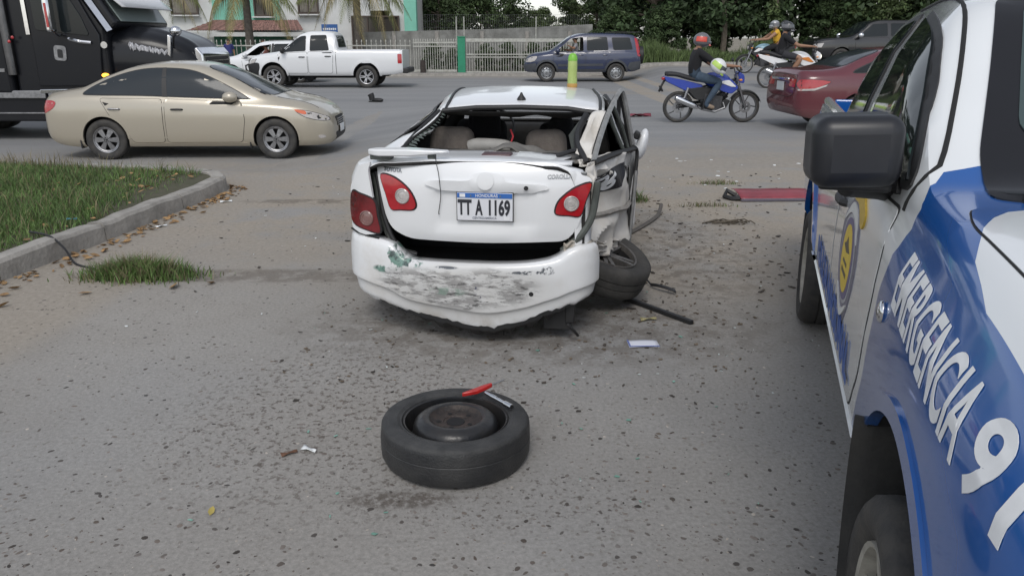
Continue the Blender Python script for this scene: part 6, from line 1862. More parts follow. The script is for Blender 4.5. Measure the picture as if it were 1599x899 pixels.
# ---- lettering along the doors
BLUEINK = mat('blue vinyl', (.03, .09, .32), .4, var=.15, vs=20)
def onside(u0, v0, slope=0.0): return lambda u, w, h: onto(TB, SR, u0 + u, v0 + w + slope * u, .008 + h * .5)[0]
lettering('door_lettering', 'POLICIA NACIONAL', .165, onside(-2.34, .622, .0), BLUEINK, TRUCK, .005, 1, .0, sub=.04, fit=1.50)
# ---- crest on the front door
def shape(name, poly, off, m, parent): return patch(name, TB, [(cx_ + (p[0] - cx_) * 1.62, p[1]) for p in poly], SR, m, parent, off, .03)
cx_, cz_ = -1.205, .925
crest = shape('door_crest', crv([(cx_, cz_ + .21), (cx_ + .12, cz_ + .12), (cx_ + .14, cz_ - .02), (cx_ + .07, cz_ - .17), (cx_, cz_ - .235), (cx_ - .07, cz_ - .17), (cx_ - .14, cz_ - .02), (cx_ - .12, cz_ + .12)], 5), .0055, mat('crest grey', (.2, .19, .24), .45, var=.4, vs=25), TRUCK)
def oval(rx, rz, dx=0, dz=0): return [(cx_ + dx + rx * math.cos(R(a)), cz_ + dz + rz * math.sin(R(a))) for a in range(0, 360, 12)]
shape('crest_ring', oval(.115, .15), .0065, mat('crest pale', (.45, .45, .47), .45, var=.4, vs=40), crest)
shape('crest_band', oval(.103, .138), .0075, mat('crest purple grey', (.13, .11, .2), .45), crest)
shape('crest_shield', oval(.078, .115), .0085, mat('crest yellow', (.72, .52, .05), .4, var=.15, vs=20), crest)
INK = mat('crest ink', (.1, .08, .05), .5)
shape('crest_mark', [(cx_ - .05, cz_ + .035), (cx_, cz_ + .02), (cx_ + .05, cz_ + .035), (cx_ + .02, cz_ + .05), (cx_, cz_ + .075), (cx_ - .02, cz_ + .05)], .0095, INK, crest)
shape('crest_mark', [(cx_ - .04, cz_ - .055), (cx_ + .04, cz_ - .055), (cx_ + .04, cz_ - .04), (cx_ - .04, cz_ - .04)], .0095, INK, crest)
shape('crest_mark', [(cx_ - .035, cz_ - .02), (cx_ + .035, cz_ - .02), (cx_ + .03, cz_ - .008), (cx_ - .03, cz_ - .008)], .0095, INK, crest)
shape('crest_ribbon', crv([(cx_ - .11, cz_ + .10), (cx_ - .03, cz_ + .185), (cx_ + .06, cz_ + .17), (cx_ + .11, cz_ + .09), (cx_ + .06, cz_ + .14), (cx_ - .03, cz_ + .15)], 4), .0092, mat('crest white', (.6, .6, .58), .45), crest)
shape('crest_scroll', crv([(cx_ - .03, cz_ + .2), (cx_ + .05, cz_ + .20), (cx_ + .13, cz_ + .15), (cx_ + .15, cz_ + .2), (cx_ + .06, cz_ + .25), (cx_ - .04, cz_ + .245)], 4), .0092, mat('crest gold', (.62, .42, .05), .4, var=.3, vs=40), crest)
shape('crest_ribbon', crv([(cx_ - .09, cz_ - .12), (cx_, cz_ - .17), (cx_ + .09, cz_ - .12), (cx_ + .07, cz_ - .15), (cx_, cz_ - .2), (cx_ - .07, cz_ - .15)], 4), .0092, mat('crest white', (.6, .6, .58), .45), crest)
# ================================================================== MOTORCYCLES AND PEOPLE
SKIN = mat('brown skin', (.28, .15, .09), .55, var=.15, vs=12)
def person(label, loc, rz, J, shirt, pants, shoe, sleeve=.45, leg=1.0, group=None, curl=1.0):
    "one continuous skinned figure; J gives the joints"
    t = thing('person', label, 'person', loc, rz, group)
    V = []; E = []; RD = []; K_ = []
    def add(p, r, par, k):
        V.append(Vector(p)); RD.append(r); K_.append(k)
        if par is not None: E.append((par, len(V) - 1))
        return len(V) - 1
    P = {k: Vector(v) for k, v in J.items()}
    pel = add(P['pelvis'], .15, None, 'pants')
    mid = add(P['pelvis'].lerp(P['chest'], .5), .15, pel, 'shirt')
    che = add(P['chest'], .165, mid, 'shirt')
    nk = add(P['neck'], .06, che, 'skin')
    hd = add(P['head'], .085, nk, 'skin')
    add(P['head'] + (P['head'] - P['neck']).normalized() * .10, .075, hd, 'skin')
    for s in 'LR':
        sh = add(P['sh' + s], .08, che, 'shirt')
        um = add(P['sh' + s].lerp(P['el' + s], .5), .066, sh, 'shirt' if sleeve > .4 else 'skin')
        el = add(P['el' + s], .05, um, 'skin' if sleeve < .9 else 'shirt')
        fm = add(P['el' + s].lerp(P['wr' + s], .4), .041, el, 'skin' if sleeve < 1.2 else 'shirt')
        wr = add(P['wr' + s], .027, fm, 'skin')
        d = (P['wr' + s] - P['el' + s]).normalized()
        side = Vector((0, 0, 1)).cross(d)
        if side.length < .1: side = Vector((1, 0, 0))
        side.normalize(); dn = d.cross(side).normalized()
        if dn.z > 0: dn = -dn
        hnd = add(P['wr' + s] + d * .055, .032, wr, 'skin')
        for q, ln in ((-1.5, .85), (-.5, 1.0), (.5, .95), (1.5, .75)):
            k1 = add(P['wr' + s] + d * (.095) + side * q * .017, .0105, hnd, 'skin')
            k2 = add(V[k1] + d * .025 * ln + dn * .028 * ln * curl, .009, k1, 'skin')
            add(V[k2] - d * .012 * curl + d * .02 * (1 - curl) + dn * .022 * ln * curl, .008, k2, 'skin')
        sg_ = 1 if s == 'L' else -1
        th = add(P['wr' + s] + d * .05 - side * sg_ * .036, .012, hnd, 'skin')
        add(V[th] + d * .03 + dn * .02 * curl, .0095, th, 'skin')
        hp = add(P['hip' + s], .112, pel, 'pants')
        tm = add(P['hip' + s].lerp(P['kn' + s], .5), .102, hp, 'pants')
        kn = add(P['kn' + s], .078, tm, 'pants' if leg > .4 else 'skin')
        cm = add(P['kn' + s].lerp(P['an' + s], .35), .074, kn, 'pants' if leg > .6 else 'skin')
        an = add(P['an' + s], .054, cm, 'pants' if leg > .6 else 'skin')
        add(P['an' + s].lerp(P['to' + s], .55), .045, an, 'shoe')
        add(P['to' + s], .034, len(V) - 1, 'shoe')
    me = bpy.data.meshes.new('figure')
    me.from_pydata([tuple(p) for p in V], E, [])
    o = link('figure', me, t)
    sk = o.modifiers.new('skin', 'SKIN')
    for i, r in enumerate(RD): me.skin_vertices[0].data[i].radius = (r, r)
    me.skin_vertices[0].data[0].use_root = True
    su = o.modifiers.new('sub', 'SUBSURF'); su.levels = 1; su.render_levels = 1
    applied(o)
    me = o.data
    mats = {'shirt': shirt, 'pants': pants, 'skin': SKIN, 'shoe': shoe}
    keys = list(mats)
    me.materials.clear()
    for k in keys: me.materials.append(mats[k])
    vv = [(p, k) for p, k in zip(V, K_)]
    for pl in me.polygons:
        c = pl.center
        best = min(range(len(vv)), key=lambda i: (vv[i][0] - c).length - RD[i] * .9)
        pl.material_index = keys.index(K_[best])
        pl.use_smooth = True
    return t

def helmet(parent, c, rot, shell, accent, visor, name='helmet', top=None):
    "full face helmet: shell, chin bar, visor, stripe"
    Mh = Matrix.Translation(c) @ Matrix.Rotation(rot[2], 4, 'Z') @ Matrix.Rotation(rot[1], 4, 'Y') @ Matrix.Scale(1.1, 4)
    mb = MB()
    def sh(u, w):
        a = 2 * math.pi * u; b_ = math.pi * w
        r = math.sin(b_)
        x, y, z = .148 * r * math.cos(a), .122 * r * math.sin(a), -.135 * math.cos(b_)
        if z < -.06: x *= .92; z = -.06 + (z + .06) * .75
        if x > .02 and z < .01: x += .028 * min(1, (x - .02) / .08)
        return (x, y, z)
    mb.grid(33, 20, sh, 0, Mh)
    e = mb.build(name, shell, parent, True, 60)
    vb = MB().grid(16, 6, lambda u, w: ((.157 - .012 * w * w) * math.cos(-1.15 + 2.3 * u), .131 * math.sin(-1.15 + 2.3 * u), -.022 + .085 * w), 0, Mh)
    vb.build('visor', visor, e, True, 60)
    ab = MB().grid(20, 5, lambda u, w: (.151 * math.cos(.5 + 2.0 * u) * math.sin(math.pi * (.35 + .2 * w)), .126 * math.sin(.5 + 2.0 * u) * math.sin(math.pi * (.35 + .2 * w)), .14 * math.cos(math.pi * (.35 + .2 * w))), 0, Mh)
    ab.grid(20, 5, lambda u, w: (.151 * math.cos(.5 + 2.0 * u) * math.sin(math.pi * (.35 + .2 * w)), -.126 * math.sin(.5 + 2.0 * u) * math.sin(math.pi * (.35 + .2 * w)), .14 * math.cos(math.pi * (.35 + .2 * w))), 0, Mh)
    ab.grid(12, 4, lambda u, w: ((.176 - .02 * w) * math.cos(-.8 + 1.6 * u), .12 * math.sin(-.8 + 1.6 * u), -.085 + .055 * w), 0, Mh)
    ab.build('stripe', accent, e, True, 60)
    return e

def motorcycle(label, loc, rz, body_m, accent_m, group, wheel_kind='cast', lit=False, tyre_w=.05, white_tank=None):
    t = thing('motorcycle', label, 'motorcycle', loc, rz, group)
    WB = 1.33
    def mwheel(x, r=.305):
        e = node('wheel', t, (x, 0, r), (R(90), 0, 0))
        tp = [(r - .055 + .05 * (1 - abs(math.cos(a)) ** 2) if False else r - .03 + .03 * math.sin(a), tyre_w * math.cos(a)) for a in np.linspace(0, math.pi, 9)]
        tp = [(r - .058, tyre_w * .7)] + tp + [(r - .058, -tyre_w * .7)]
        MB().lathe(tp, 36).build('tyre', RUBBER, e, True, 50)
        rb = MB()
        rb.lathe([(r - .05, .03), (r - .075, .028), (r - .08, 0), (r - .075, -.028), (r - .05, -.03)], 36)
        if wheel_kind == 'cast':
            for k in range(5):
                Mx = Matrix.Rotation(2 * math.pi * k / 5, 4, 'Z')
                rb.tube([(.03, 0, 0), (.12, .02, .008), (r - .075, .0, 0)], [.016, .012, .011], 6, 0, Mx)
        else:
            for k in range(18):
                Mx = Matrix.Rotation(2 * math.pi * k / 18, 4, 'Z')
                rb.tube([(.02, .01, .02 * (-1) ** k), (r - .075, 0, 0)], .003, 4, 0, Mx)
        rb.lathe([(.001, .045), (.035, .045), (.035, -.045), (.001, -.045)], 14)
        rb.build('rim', ALLOY if wheel_kind != 'cast' else mat('dark cast alloy', (.12, .12, .125), .4, .6), e, True, 40)
        MB().lathe([(.06, .05), (.115, .05), (.115, .055), (.06, .055)], 28, closed=True).build('brake_disc', STEEL, e)
        return e
    mwheel(0); mwheel(WB)
    f = MB()
    for s in (1, -1):
        f.tube([(WB, s * .085, .305), (WB - .16, s * .085, .72), (WB - .22, s * .08, .93)], [.026, .022, .02], 8)
    f.box((WB - .2, 0, .88), (.05, .2, .03)).box((WB - .17, 0, .74), (.06, .2, .03))
    f.build('fork', STEEL, t)
    MB().tube([(WB - .22, -.36, 1.03), (WB - .2, -.22, 1.04), (WB - .2, -.1, .95), (WB - .2, .1, .95), (WB - .2, .22, 1.04), (WB - .22, .36, 1.03)], .012, 6).tube([(WB - .225, -.38, 1.03), (WB - .215, -.27, 1.04)], .02, 8).tube([(WB - .225, .38, 1.03), (WB - .215, .27, 1.04)], .02, 8).build('handlebar', DARK, t)
    for s in (1, -1): MB().tube([(WB - .2, s * .2, 1.04), (WB - .22, s * .28, 1.18)], .006, 5).ell((WB - .22, s * .29, 1.2), (.02, .065, .04), 0, 10, 6).build('mirror', DARK, t)
    fd = MB().grid(16, 5, lambda u, w: (WB + .335 * math.cos(R(20 + 130 * u)), -.065 + .13 * w, .305 + .335 * math.sin(R(20 + 130 * u)) - .03 * (2 * w - 1) ** 2))
    fd.build('front_mudguard', DARK, t, True, 60).modifiers.new('shell', 'SOLIDIFY').thickness = .006
    tank = MB().ell((.74, 0, .82), (.29, .15, .155), 0, 20, 12, rot=(0, R(8), 0))
    tank.build('tank', white_tank or body_m, t)
    for s in (1, -1):
        MB().prism(rc([(.62, .80), (.98, .86), (1.16, .68), (1.02, .56), (.80, .62)], .05), lambda u, v, k: (u, s * (.10 + .05 * k * (1 - abs(u - .9))), v)).build('side_fairing', body_m, t, True, 40, .01)
        MB().prism(rc([(.72, .80), (.95, .83), (1.1, .70), (1.0, .70)], .03), lambda u, v, k: (u, s * (.145 + .012 * k), v)).build('fairing_accent', accent_m, t, True, 40, .004)
        MB().prism(rc([(-.33, .90), (.05, .83), (.44, .74), (.44, .54), (.12, .62), (-.28, .80)], .03), lambda u, v, k: (u, s * (.06 + .045 * k), v)).build('tail_fairing', body_m, t, True, 40, .01)
    st = MB().grid(16, 9, lambda u, w: (-.28 + .88 * u, (-.13 + .26 * w) * (.7 + .3 * math.sin(math.pi * u)), .90 - .11 * S(.1, .75, u) + .03 * math.cos((w - .5) * math.pi) + .05 * S(.75, 1, u)))
    st.build('seat', mat('seat vinyl', (.018, .018, .02), .6), t, True, 60).modifiers.new('shell', 'SOLIDIFY').thickness = -.06
    MB().box((-.33, 0, .855), (.07, .13, .05), rot=(0, R(-20), 0)).build('tail_lamp', REDLAMP, t, True, 40, .012)
    rg_ = MB().tube([(-.30, 0, .82), (-.36, 0, .70), (-.40, 0, .60)], .025, 6).box((-.36, 0, .66), (.03, .16, .12), rot=(0, R(-25), 0))
    rg_.build('rear_mudguard', DARK, t, True, 40, .01)
    hf = MB().prism(rc([(1.12, 1.0), (1.26, .92), (1.27, .76), (1.14, .78)], .04), lambda u, v, k: (u, -.10 + .20 * k, v))
    hf.build('headlight_cowl', body_m, t, True, 40, .03)
    MB().ell((1.262, 0, .84), (.025, .08, .06), 0, 14, 8).build('headlight', mat('lit headlight', (.8, .8, .75), .2, emit=(1, .9, .7), es=2.0) if lit else CLEARLAMP, t)
    for s in (1, -1):
        MB().ell((1.17, s * .17, .83), (.035, .025, .022), 0, 10, 6).tube([(1.15, s * .08, .84), (1.16, s * .15, .83)], .008, 5).build('turn_lamp', AMBER, t)
    en = MB().box((.66, 0, .40), (.36, .26, .28), rot=(0, R(8), 0)).lathe([(.075, -.11), (.08, 0), (.075, .11)], 14, 0, axis_M((.84, 0, .5), (.8, 0, .6)))
    for k in range(6): en.box((.80 + .022 * k, 0, .47 + .018 * k), (.012, .22, .17), rot=(0, R(-40), 0))
    en.lathe([(.001, -.14), (.085, -.14), (.085, .14), (.001, .14)], 18, 0, axis_M((.60, 0, .36), (0, 1, 0)))
    en.build('engine', mat('engine metal', (.09, .09, .095), .45, .7, var=.4, vs=25), t, True, 40, .01)
    fm = MB().tube([(1.1, 0, .86), (.95, 0, .5), (.7, 0, .27), (.45, 0, .3), (.38, 0, .62), (-.2, 0, .80)], .022, 6).tube([(1.1, 0, .84), (.4, 0, .68)], .022, 6)
    fm.build('frame', DARK, t)
    for s in (1, -1):
        MB().tube([(0, s * .1, .305), (.42, s * .09, .36)], [.022, .028], 6).build('swingarm', DARK, t)
        MB().tube([(.06, s * .12, .38), (.16, s * .11, .68)], .028, 8).build('shock_absorber', STEEL, t)
        MB().tube([(.42, s * .12, .3), (.44, s * .26, .29)], .014, 6).build('foot_peg', DARK, t)
    for s in (1, -1): MB().prism(rc([(.12, .66), (.46, .70), (.66, .66), (.58, .46), (.34, .44)], .04), lambda u, v, k: (u, s * (.05 + .07 * k), v)).build('side_panel', DARK, t, True, 40, .012)
    MB().prism(rc([(.5, .24), (.92, .26), (1.02, .44), (.92, .46), (.6, .3)], .04), lambda u, v, k: (u, -.11 + .22 * k, v)).build('engine_guard', DARK, t, True, 40, .015)
    MB().tube([(.86, -.08, .42), (.9, -.14, .3), (.7, -.16, .22), (.45, -.17, .27), (.3, -.17, .34)], .022, 8).build('exhaust_pipe', STEEL, t)
    MB().tube([(.36, -.17, .30), (.26, -.175, .345), (-.04, -.19, .47), (-.10, -.19, .495)], [.03, .06, .066, .048], 12).build('silencer', CHROME, t)
    MB().prism(rc([(.0, .36), (.45, .42), (.45, .33), (0, .27)], .03), lambda u, v, k: (u, .12 + .02 * k, v)).build('chain_cover', DARK, t)
    return t
BIKEBLUE = mat('bike blue paint', (.02, .05, .33), .25, coat=.7)
BIKEWHITE = mat('bike white paint', (.72, .72, .72), .3, coat=.5)
ORANGE = mat('bike orange', (.6, .2, .03), .35, coat=.4)
BKTEE = mat('black cotton', (.012, .012, .014), .95, bump=.3, bs=60)
JEANS = mat('blue jeans', (.055, .085, .125), .9, var=.4, vs=7, bump=.25, bs=60)
TAN = mat('tan shoe', (.25, .19, .14), .8)
MG = 'motorcycles riding along the road'
RG = 'riders on the motorcycles'
motorcycle('blue motorcycle with red tail lamp ridden across the road beside the maroon sedan', (3.32, 15.85, .005), R(1), BIKEBLUE, BIKEWHITE, MG)
def ride(lean=0.0, dx=0.0, hand=1.10, hz=1.04):
    J = dict(pelvis=(.27 + dx, 0, .93), chest=(.29 + lean * .8 + dx, 0, 1.25), neck=(.33 + lean + dx, 0, 1.42), head=(.37 + lean * 1.1 + dx, 0, 1.52))
    for s, q in (('L', 1), ('R', -1)):
        J.update({'sh' + s: (.32 + lean + dx, q * .18, 1.36), 'el' + s: (.66 + lean * .6 + dx, q * .27, 1.12), 'wr' + s: (hand - .09, q * .28, hz + .055),
                  'hip' + s: (.31 + dx, q * .10, .90), 'kn' + s: (.76 + dx * .8, q * .21, .80), 'an' + s: (.50 + dx * .5, q * .20, .36), 'to' + s: (.68 + dx * .5, q * .21, .30)})
    return J
pa = person('rider in black shirt and jeans with a red and grey helmet on the blue motorcycle', (3.32, 15.85, .005), R(1), ride(), BKTEE, JEANS, TAN, .5, 1.0, RG)
RH = mat('helmet red', (.55, .055, .03), .3, coat=.6); GH = mat('helmet grey', (.12, .12, .13), .35, coat=.5)
SMOKE = mat('smoked visor', (.10, .11, .12), .08); WH = mat('helmet white', (.65, .66, .66), .3, coat=.5); GN = mat('helmet lime', (.42, .6, .12), .35, coat=.4)
helmet(pa, (.385, 0, 1.57), (0, R(4), 0), GH, RH, SMOKE)
hh = thing('spare_helmet', 'white and lime helmet hanging on the arm of the rider on the blue motorcycle', 'helmet', (3.32 + .66, 15.85 - .33, 1.10), R(-20))
helmet(hh, (0, 0, 0), (0, R(35), 0), WH, GN, SMOKE, 'shell')
z1 = zg(8.6, 27.6)
motorcycle('black and white dirt motorcycle carrying two people on the far lane', (9.30, 27.6, z1), R(180), mat('bike black', (.02, .02, .022), .4), BIKEWHITE, MG, 'spoke', white_tank=mat('bike pale blue', (.25, .42, .5), .3, coat=.5))
YV = mat('yellow vest', (.58, .34, .03), .8, bump=.3, bs=50)
pb = person('rider in yellow vest and silver helmet steering the far dirt motorcycle', (9.30, 27.6, z1), R(180), ride(.04), YV, BKTEE, BKTEE, .2, .5, RG)
helmet(pb, (.42, 0, 1.58), (0, R(4), 0), mat('helmet silver', (.4, .41, .42), .25, .5), GH, SMOKE)
J2 = ride(.05, -.36)
for s, q in (('L', 1), ('R', -1)):
    J2['el' + s] = (.22, q * .24, 1.13); J2['wr' + s] = (.32, q * .17, .98); J2['kn' + s] = (.36, q * .22, .80); J2['an' + s] = (.16, q * .2, .40); J2['to' + s] = (.32, q * .21, .34)
pc_ = person('passenger in dark clothes sitting behind the yellow vest rider', (9.30, 27.6, z1), R(180), J2, mat('dark navy cotton', (.02, .022, .035), .9), BKTEE, BKTEE, .5, 1, RG)
helmet(pc_, (.06, 0, 1.58), (0, R(4), 0), mat('helmet black', (.02, .02, .02), .3, coat=.5), WH, SMOKE)
z2 = zg(7.4, 21.6)
motorcycle('white and orange motorcycle with lit lamp half hidden behind the maroon sedan', (6.95, 21.7, z2), R(-14), BIKEWHITE, ORANGE, MG, 'spoke', True)
pd = person('rider in black shirt and dark helmet with bare legs behind the maroon sedan', (6.95, 21.7, z2), R(-14), ride(-.02), BKTEE, mat('dark shorts', (.03, .03, .035), .9), SKIN, .5, .3, RG)
helmet(pd, (.36, 0, 1.58), (0, R(3), R(-20)), mat('helmet dark', (.03, .032, .034), .25, coat=.7), GH, SMOKE)
MB().box((.3, -.128, 1.3), (.09, .01, .03)).build('shirt_print', mat('yellow print', (.6, .42, .04), .7), pd, False)
HAIR = mat('black hair', (.012, .01, .009), .8)
def sitter(label, loc, rz, shirt, arm_out=False, group=None):
    J = dict(pelvis=(0, 0, .12), chest=(-.05, 0, .45), neck=(-.04, 0, .62), head=(.0, 0, .72))
    for s, q in (('L', 1), ('R', -1)):
        J.update({'sh' + s: (-.04, q * .18, .55), 'el' + s: (.12, q * .24, .33), 'wr' + s: (.36, q * .2, .38), 'hip' + s: (.06, q * .1, .1), 'kn' + s: (.45, q * .14, .16), 'an' + s: (.55, q * .14, -.2), 'to' + s: (.7, q * .14, -.24)})
    if arm_out: J['elL'] = (.08, .42, .42); J['wrL'] = (.22, .50, .50)
    p = person(label, loc, rz, J, shirt, JEANS, BKTEE, .5, 1, group, .6)
    MB().ell((-.015, 0, .79), (.098, .088, .085), 0, 14, 8).build('hair', HAIR, p)
    MB().ell((.09, 0, .745), (.022, .014, .02), 0, 8, 6).build('nose', SKIN, p)
    return p
# drivers: local frame of their cars turned by 180 degrees
sitter('driver of the navy suv with an arm resting on the open window', (3.94 - 1.55, 31.3 - .48, .80), R(180), mat('grey cotton', (.2, .2, .21), .9), True)
sitter('driver seen through the side window of the white hatchback', (-7.92 - 1.3, 30.7 - .40, .55), R(180), mat('red brown cotton', (.16, .06, .05), .9))
def stander(label, loc, rz, shirt, group):
    J = dict(pelvis=(0, 0, .95), chest=(0, 0, 1.28), neck=(0, 0, 1.46), head=(.02, 0, 1.56))
    for s, q in (('L', 1), ('R', -1)):
        J.update({'sh' + s: (0, q * .19, 1.4), 'el' + s: (-.03, q * .25, 1.12), 'wr' + s: (.05, q * .25, .88), 'hip' + s: (0, q * .1, .9), 'kn' + s: (.02, q * .11, .5), 'an' + s: (-.02, q * .11, .09), 'to' + s: (.14, q * .13, .04)})
    p = person(label, loc, rz, J, shirt, JEANS, BKTEE, .5, 1, group, .5)
    MB().ell((.0, 0, 1.63), (.095, .085, .09), 0, 14, 8).build('hair', HAIR, p)
    MB().ell((.105, 0, 1.585), (.02, .013, .02), 0, 8, 6).build('nose', SKIN, p)
    p.scale = (.84, .84, .84)
    return p
stander('person in purple blue shirt standing at the cream fence behind the white hatchback', (-12.45, 35.6, .12), R(-60), mat('blue cotton', (.03, .035, .14), .9), 'people standing by the fence')
stander('person in pale shirt standing at the cream fence beside the palm trunk', (-10.95, 35.7, .12), R(-90), mat('pale cotton', (.45, .45, .46), .9), 'people standing by the fence')
# ================================================================== SPARE WHEEL, TOOLS AND LITTER
sw = thing('loose_spare_wheel', 'black steel spare wheel with worn tyre lying flat in the foreground', 'wheel', (-.232, 2.845, 0))
sw.rotation_euler = (R(-1.5), R(1), R(20))
r0, rm = .302, .216
TY = [(rm * .99, .148), (rm + .004, .162), (rm + .010, .160), (rm + .022, .167), (rm + .027, .166), (rm + .050, .168), (rm + .054, .1665), (r0 - .016, .165), (r0 - .007, .160), (r0 - .001, .150), (r0 + .001, .13), (r0 + .003, .10), (r0 + .0015, .098), (r0 + .0015, .094), (r0 + .003, .092), (r0 + .003, .06), (r0 + .0005, .03), (r0 - .008, .01), (r0 - .03, .0), (rm + .02, .004), (rm * .97, .02), (rm * .97, .14)]
tb = MB().lathe(TY, 96, closed=True)
for i, p in enumerate(tb.v):
    a = math.atan2(p.y, p.x)
    rr = math.hypot(p.x, p.y)
    if rr > r0 - .012:
        k = 1 + .006 * MN.noise(Vector((a * 6, p.z * 20, 1)))
        p.x *= k; p.y *= k
tb.m = [1 if (math.hypot(*tb.v[q[0]].xy) < r0 - .004 and tb.v[q[0]].z > .13) else 0 for q in tb.f]
tb.build('tyre', [RUBBER2, mat('dusty sidewall rubber', (.05, .05, .05), .7, var=.65, vs=9, var2=(.02, .021, .022), bump=.2, bs=120)], sw, True, 30)
RIMB = mat('rusty black wheel steel', (.014, .016, .019), .3, .2, var=.4, vs=6, var2=(.035, .033, .032), bump=.1, bs=50)
RUST = mat('rust brown steel', (.065, .048, .04), .55, .3, var=.6, vs=22, var2=(.022, .02, .02), bump=.3, bs=80)
rb = MB()
rb.lathe([(rm * 1.0, .150), (rm * .985, .158), (rm * .955, .155), (rm * .93, .128), (rm * .92, .085), (rm * .90, .07)], 72)
rb.lathe([(rm * .92, .07), (rm * .83, .072), (rm * .825, .085), (rm * .81, .12), (rm * .775, .146), (rm * .71, .160), (rm * .62, .168), (rm * .54, .169), (rm * .50, .165), (rm * .45, .152), (rm * .40, .145), (rm * .24, .144)], 72)
rb.build('rim', RIMB, sw, True, 40)
hb_ = MB().lathe([(rm * .50, .1655), (rm * .452, .1535), (rm * .40, .1462), (rm * .235, .1452), (rm * .225, .142), (rm * .175, .141), (rm * .172, .122), (.001, .12)], 48)
hb_.build('hub_plate', RUST, sw, True, 40)
MB().lathe([(rm * .172, .1415), (rm * .17, .1425), (.001, .1418)], 28).build('hub_hole', BLACK, sw)
for k in range(5):
    a = 2 * math.pi * k / 5 + .4
    MB().lathe([(.010, .1468), (.009, .1478), (.001, .1474)], 12, 0, Matrix.Translation((rm * .315 * math.cos(a), rm * .315 * math.sin(a), .0))).build('bolt_hole', BLACK, sw)
for k in range(6):
    a = 2 * math.pi * k / 6 + .2
    MB().ell((rm * .86 * math.cos(a), rm * .86 * math.sin(a), .078), (.022, .012, .01), 0, 10, 6, rot=(0, 0, a + math.pi / 2)).build('rim_slot', BLACK, sw)
# red jack handle and chrome socket bar lying on the rim
REDT = mat('red tool paint', (.50, .02, .018), .35, coat=.4, var=.3, vs=40)
jt = thing('red_tool', 'red pointed jack tool with a thin steel tip lying on the spare wheel', 'tool', (-.142, 3.045, .186), R(27))
mb = MB().prism([(-.08, -.004), (-.02, -.018), (.03, -.012), (.06, -.006), (.06, .004), (.02, .006), (-.08, .001)], lambda u, v, k: (u, v * 1.3, -.008 + .018 * k + .12 * (u + .07)))
mb.build('handle', REDT, jt, True, 40, .003)
MB().tube([(.055, 0, .015), (.12, .002, .026)], .004, 6).build('tip', STEEL, jt)
st2 = thing('socket_bar', 'chrome socket wrench bar lying across the edge of the spare wheel', 'tool', (-.10, 3.01, .182), R(-47))
MB().tube([(-.02, 0, .006), (.10, 0, -.0)], .008, 10).tube([(.02, 0, .004), (.05, 0, .003)], .0095, 10).build('shaft', CHROME, st2)
MB().tube([(.095, 0, 0), (.105, 0, -.0005), (.145, 0, -.002)], [.009, .0125, .0125], 12).build('socket', CHROME, st2)
MB().lathe([(.0085, 0), (.001, .0005)], 10, 0, axis_M((.1455, 0, -.002), (1, 0, 0))).build('socket_hole', BLACK, st2)
# ---- black strips, metal strip, card, red bumper piece
bar = thing('black_bar', 'straight black square metal bar lying on the ground beside the torn off wheel', 'bar', (.905, 4.58, .014), 0)
a_ = math.atan2(4.36 - 4.82, 1.06 - .72)
MB().box((0, 0, 0), (.58, .03, .026)).build('bar_body', DARK, bar, False, bevel=.003)
MB().box((.291, 0, 0), (.003, .024, .020)).build('bar_end', BLACK, bar, False)
bar.rotation_euler = (0, 0, a_)
sm_ = MB().grid(16, 4, lambda u, w: (.84 + .24 * u + .02 * math.sin(u * 7), 5.18 - .26 * u + .035 * w + .03 * math.sin(u * 5), .012 + .02 * abs(math.sin(u * 6)) + .01 * w))
o = sm_.build('trim_strip', DARK, None, True, 40); o.modifiers.new('shell', 'SOLIDIFY').thickness = .006
tag(o, 'short twisted black plastic strip on the dirt behind the torn off wheel', 'plastic strip')
o = MB().tube(crv([(1.02, 6.55, .015), (1.2, 6.85, .02), (1.38, 7.2, .03), (1.47, 7.5, .07)], 5, False), .018, 6).build('metal_strip', mat('brown metal strip', (.13, .115, .10), .6, .3, var=.4, vs=20), None)
tag(o, 'curved brown metal strip lying on the dirt right of the white sedan', 'metal strip')
cd = thing('paper_card', 'white paper card with a blue edge lying on the ground right of the sedan', 'card', (.735, 4.03, .006), R(2))
MB().grid(8, 5, lambda u, w: (-.085 + .17 * u, -.05 + .10 * w, .004 * math.sin(u * 3.0))).build('sheet', mat('paper white', (.66, .68, .76), .8), cd, True).modifiers.new('shell', 'SOLIDIFY').thickness = .002
MB().box((0, -.047, .005), (.168, .008, .002)).box((-.081, 0, .005), (.008, .09, .002)).build('edge', mat('paper blue', (.12, .16, .4), .8), cd, False)
rdp = thing('bumper_fragment', 'broken red bumper piece lying on the ground beside the police pickup', 'bumper piece', (2.72, 8.15, 0), R(2))
MB().grid(20, 8, lambda u, w: (-.33 + .95 * u, -.16 + .36 * w, .055 + .035 * math.sin(w * 2.6) - .02 * (1 - w) + .008 * MN.noise(Vector((u * 5, w * 3, 1))))).build('skin', mat('faded red bumper paint', (.26, .035, .05), .5, var=.35, vs=7, coat=.3), rdp, True, 40).modifiers.new('shell', 'SOLIDIFY').thickness = .006
MB().box((.14, -.165, .02), (.94, .016, .026)).build('edge_strip', mat('grey lilac edge', (.12, .11, .14), .6), rdp, False, bevel=.004)
MB().tube([(-.33, .02, .03), (-.42, .06, .08), (-.46, .0, .03), (-.40, -.1, .02), (-.33, -.12, .03)], .025, 6).build('broken_bracket', DARK, rdp)
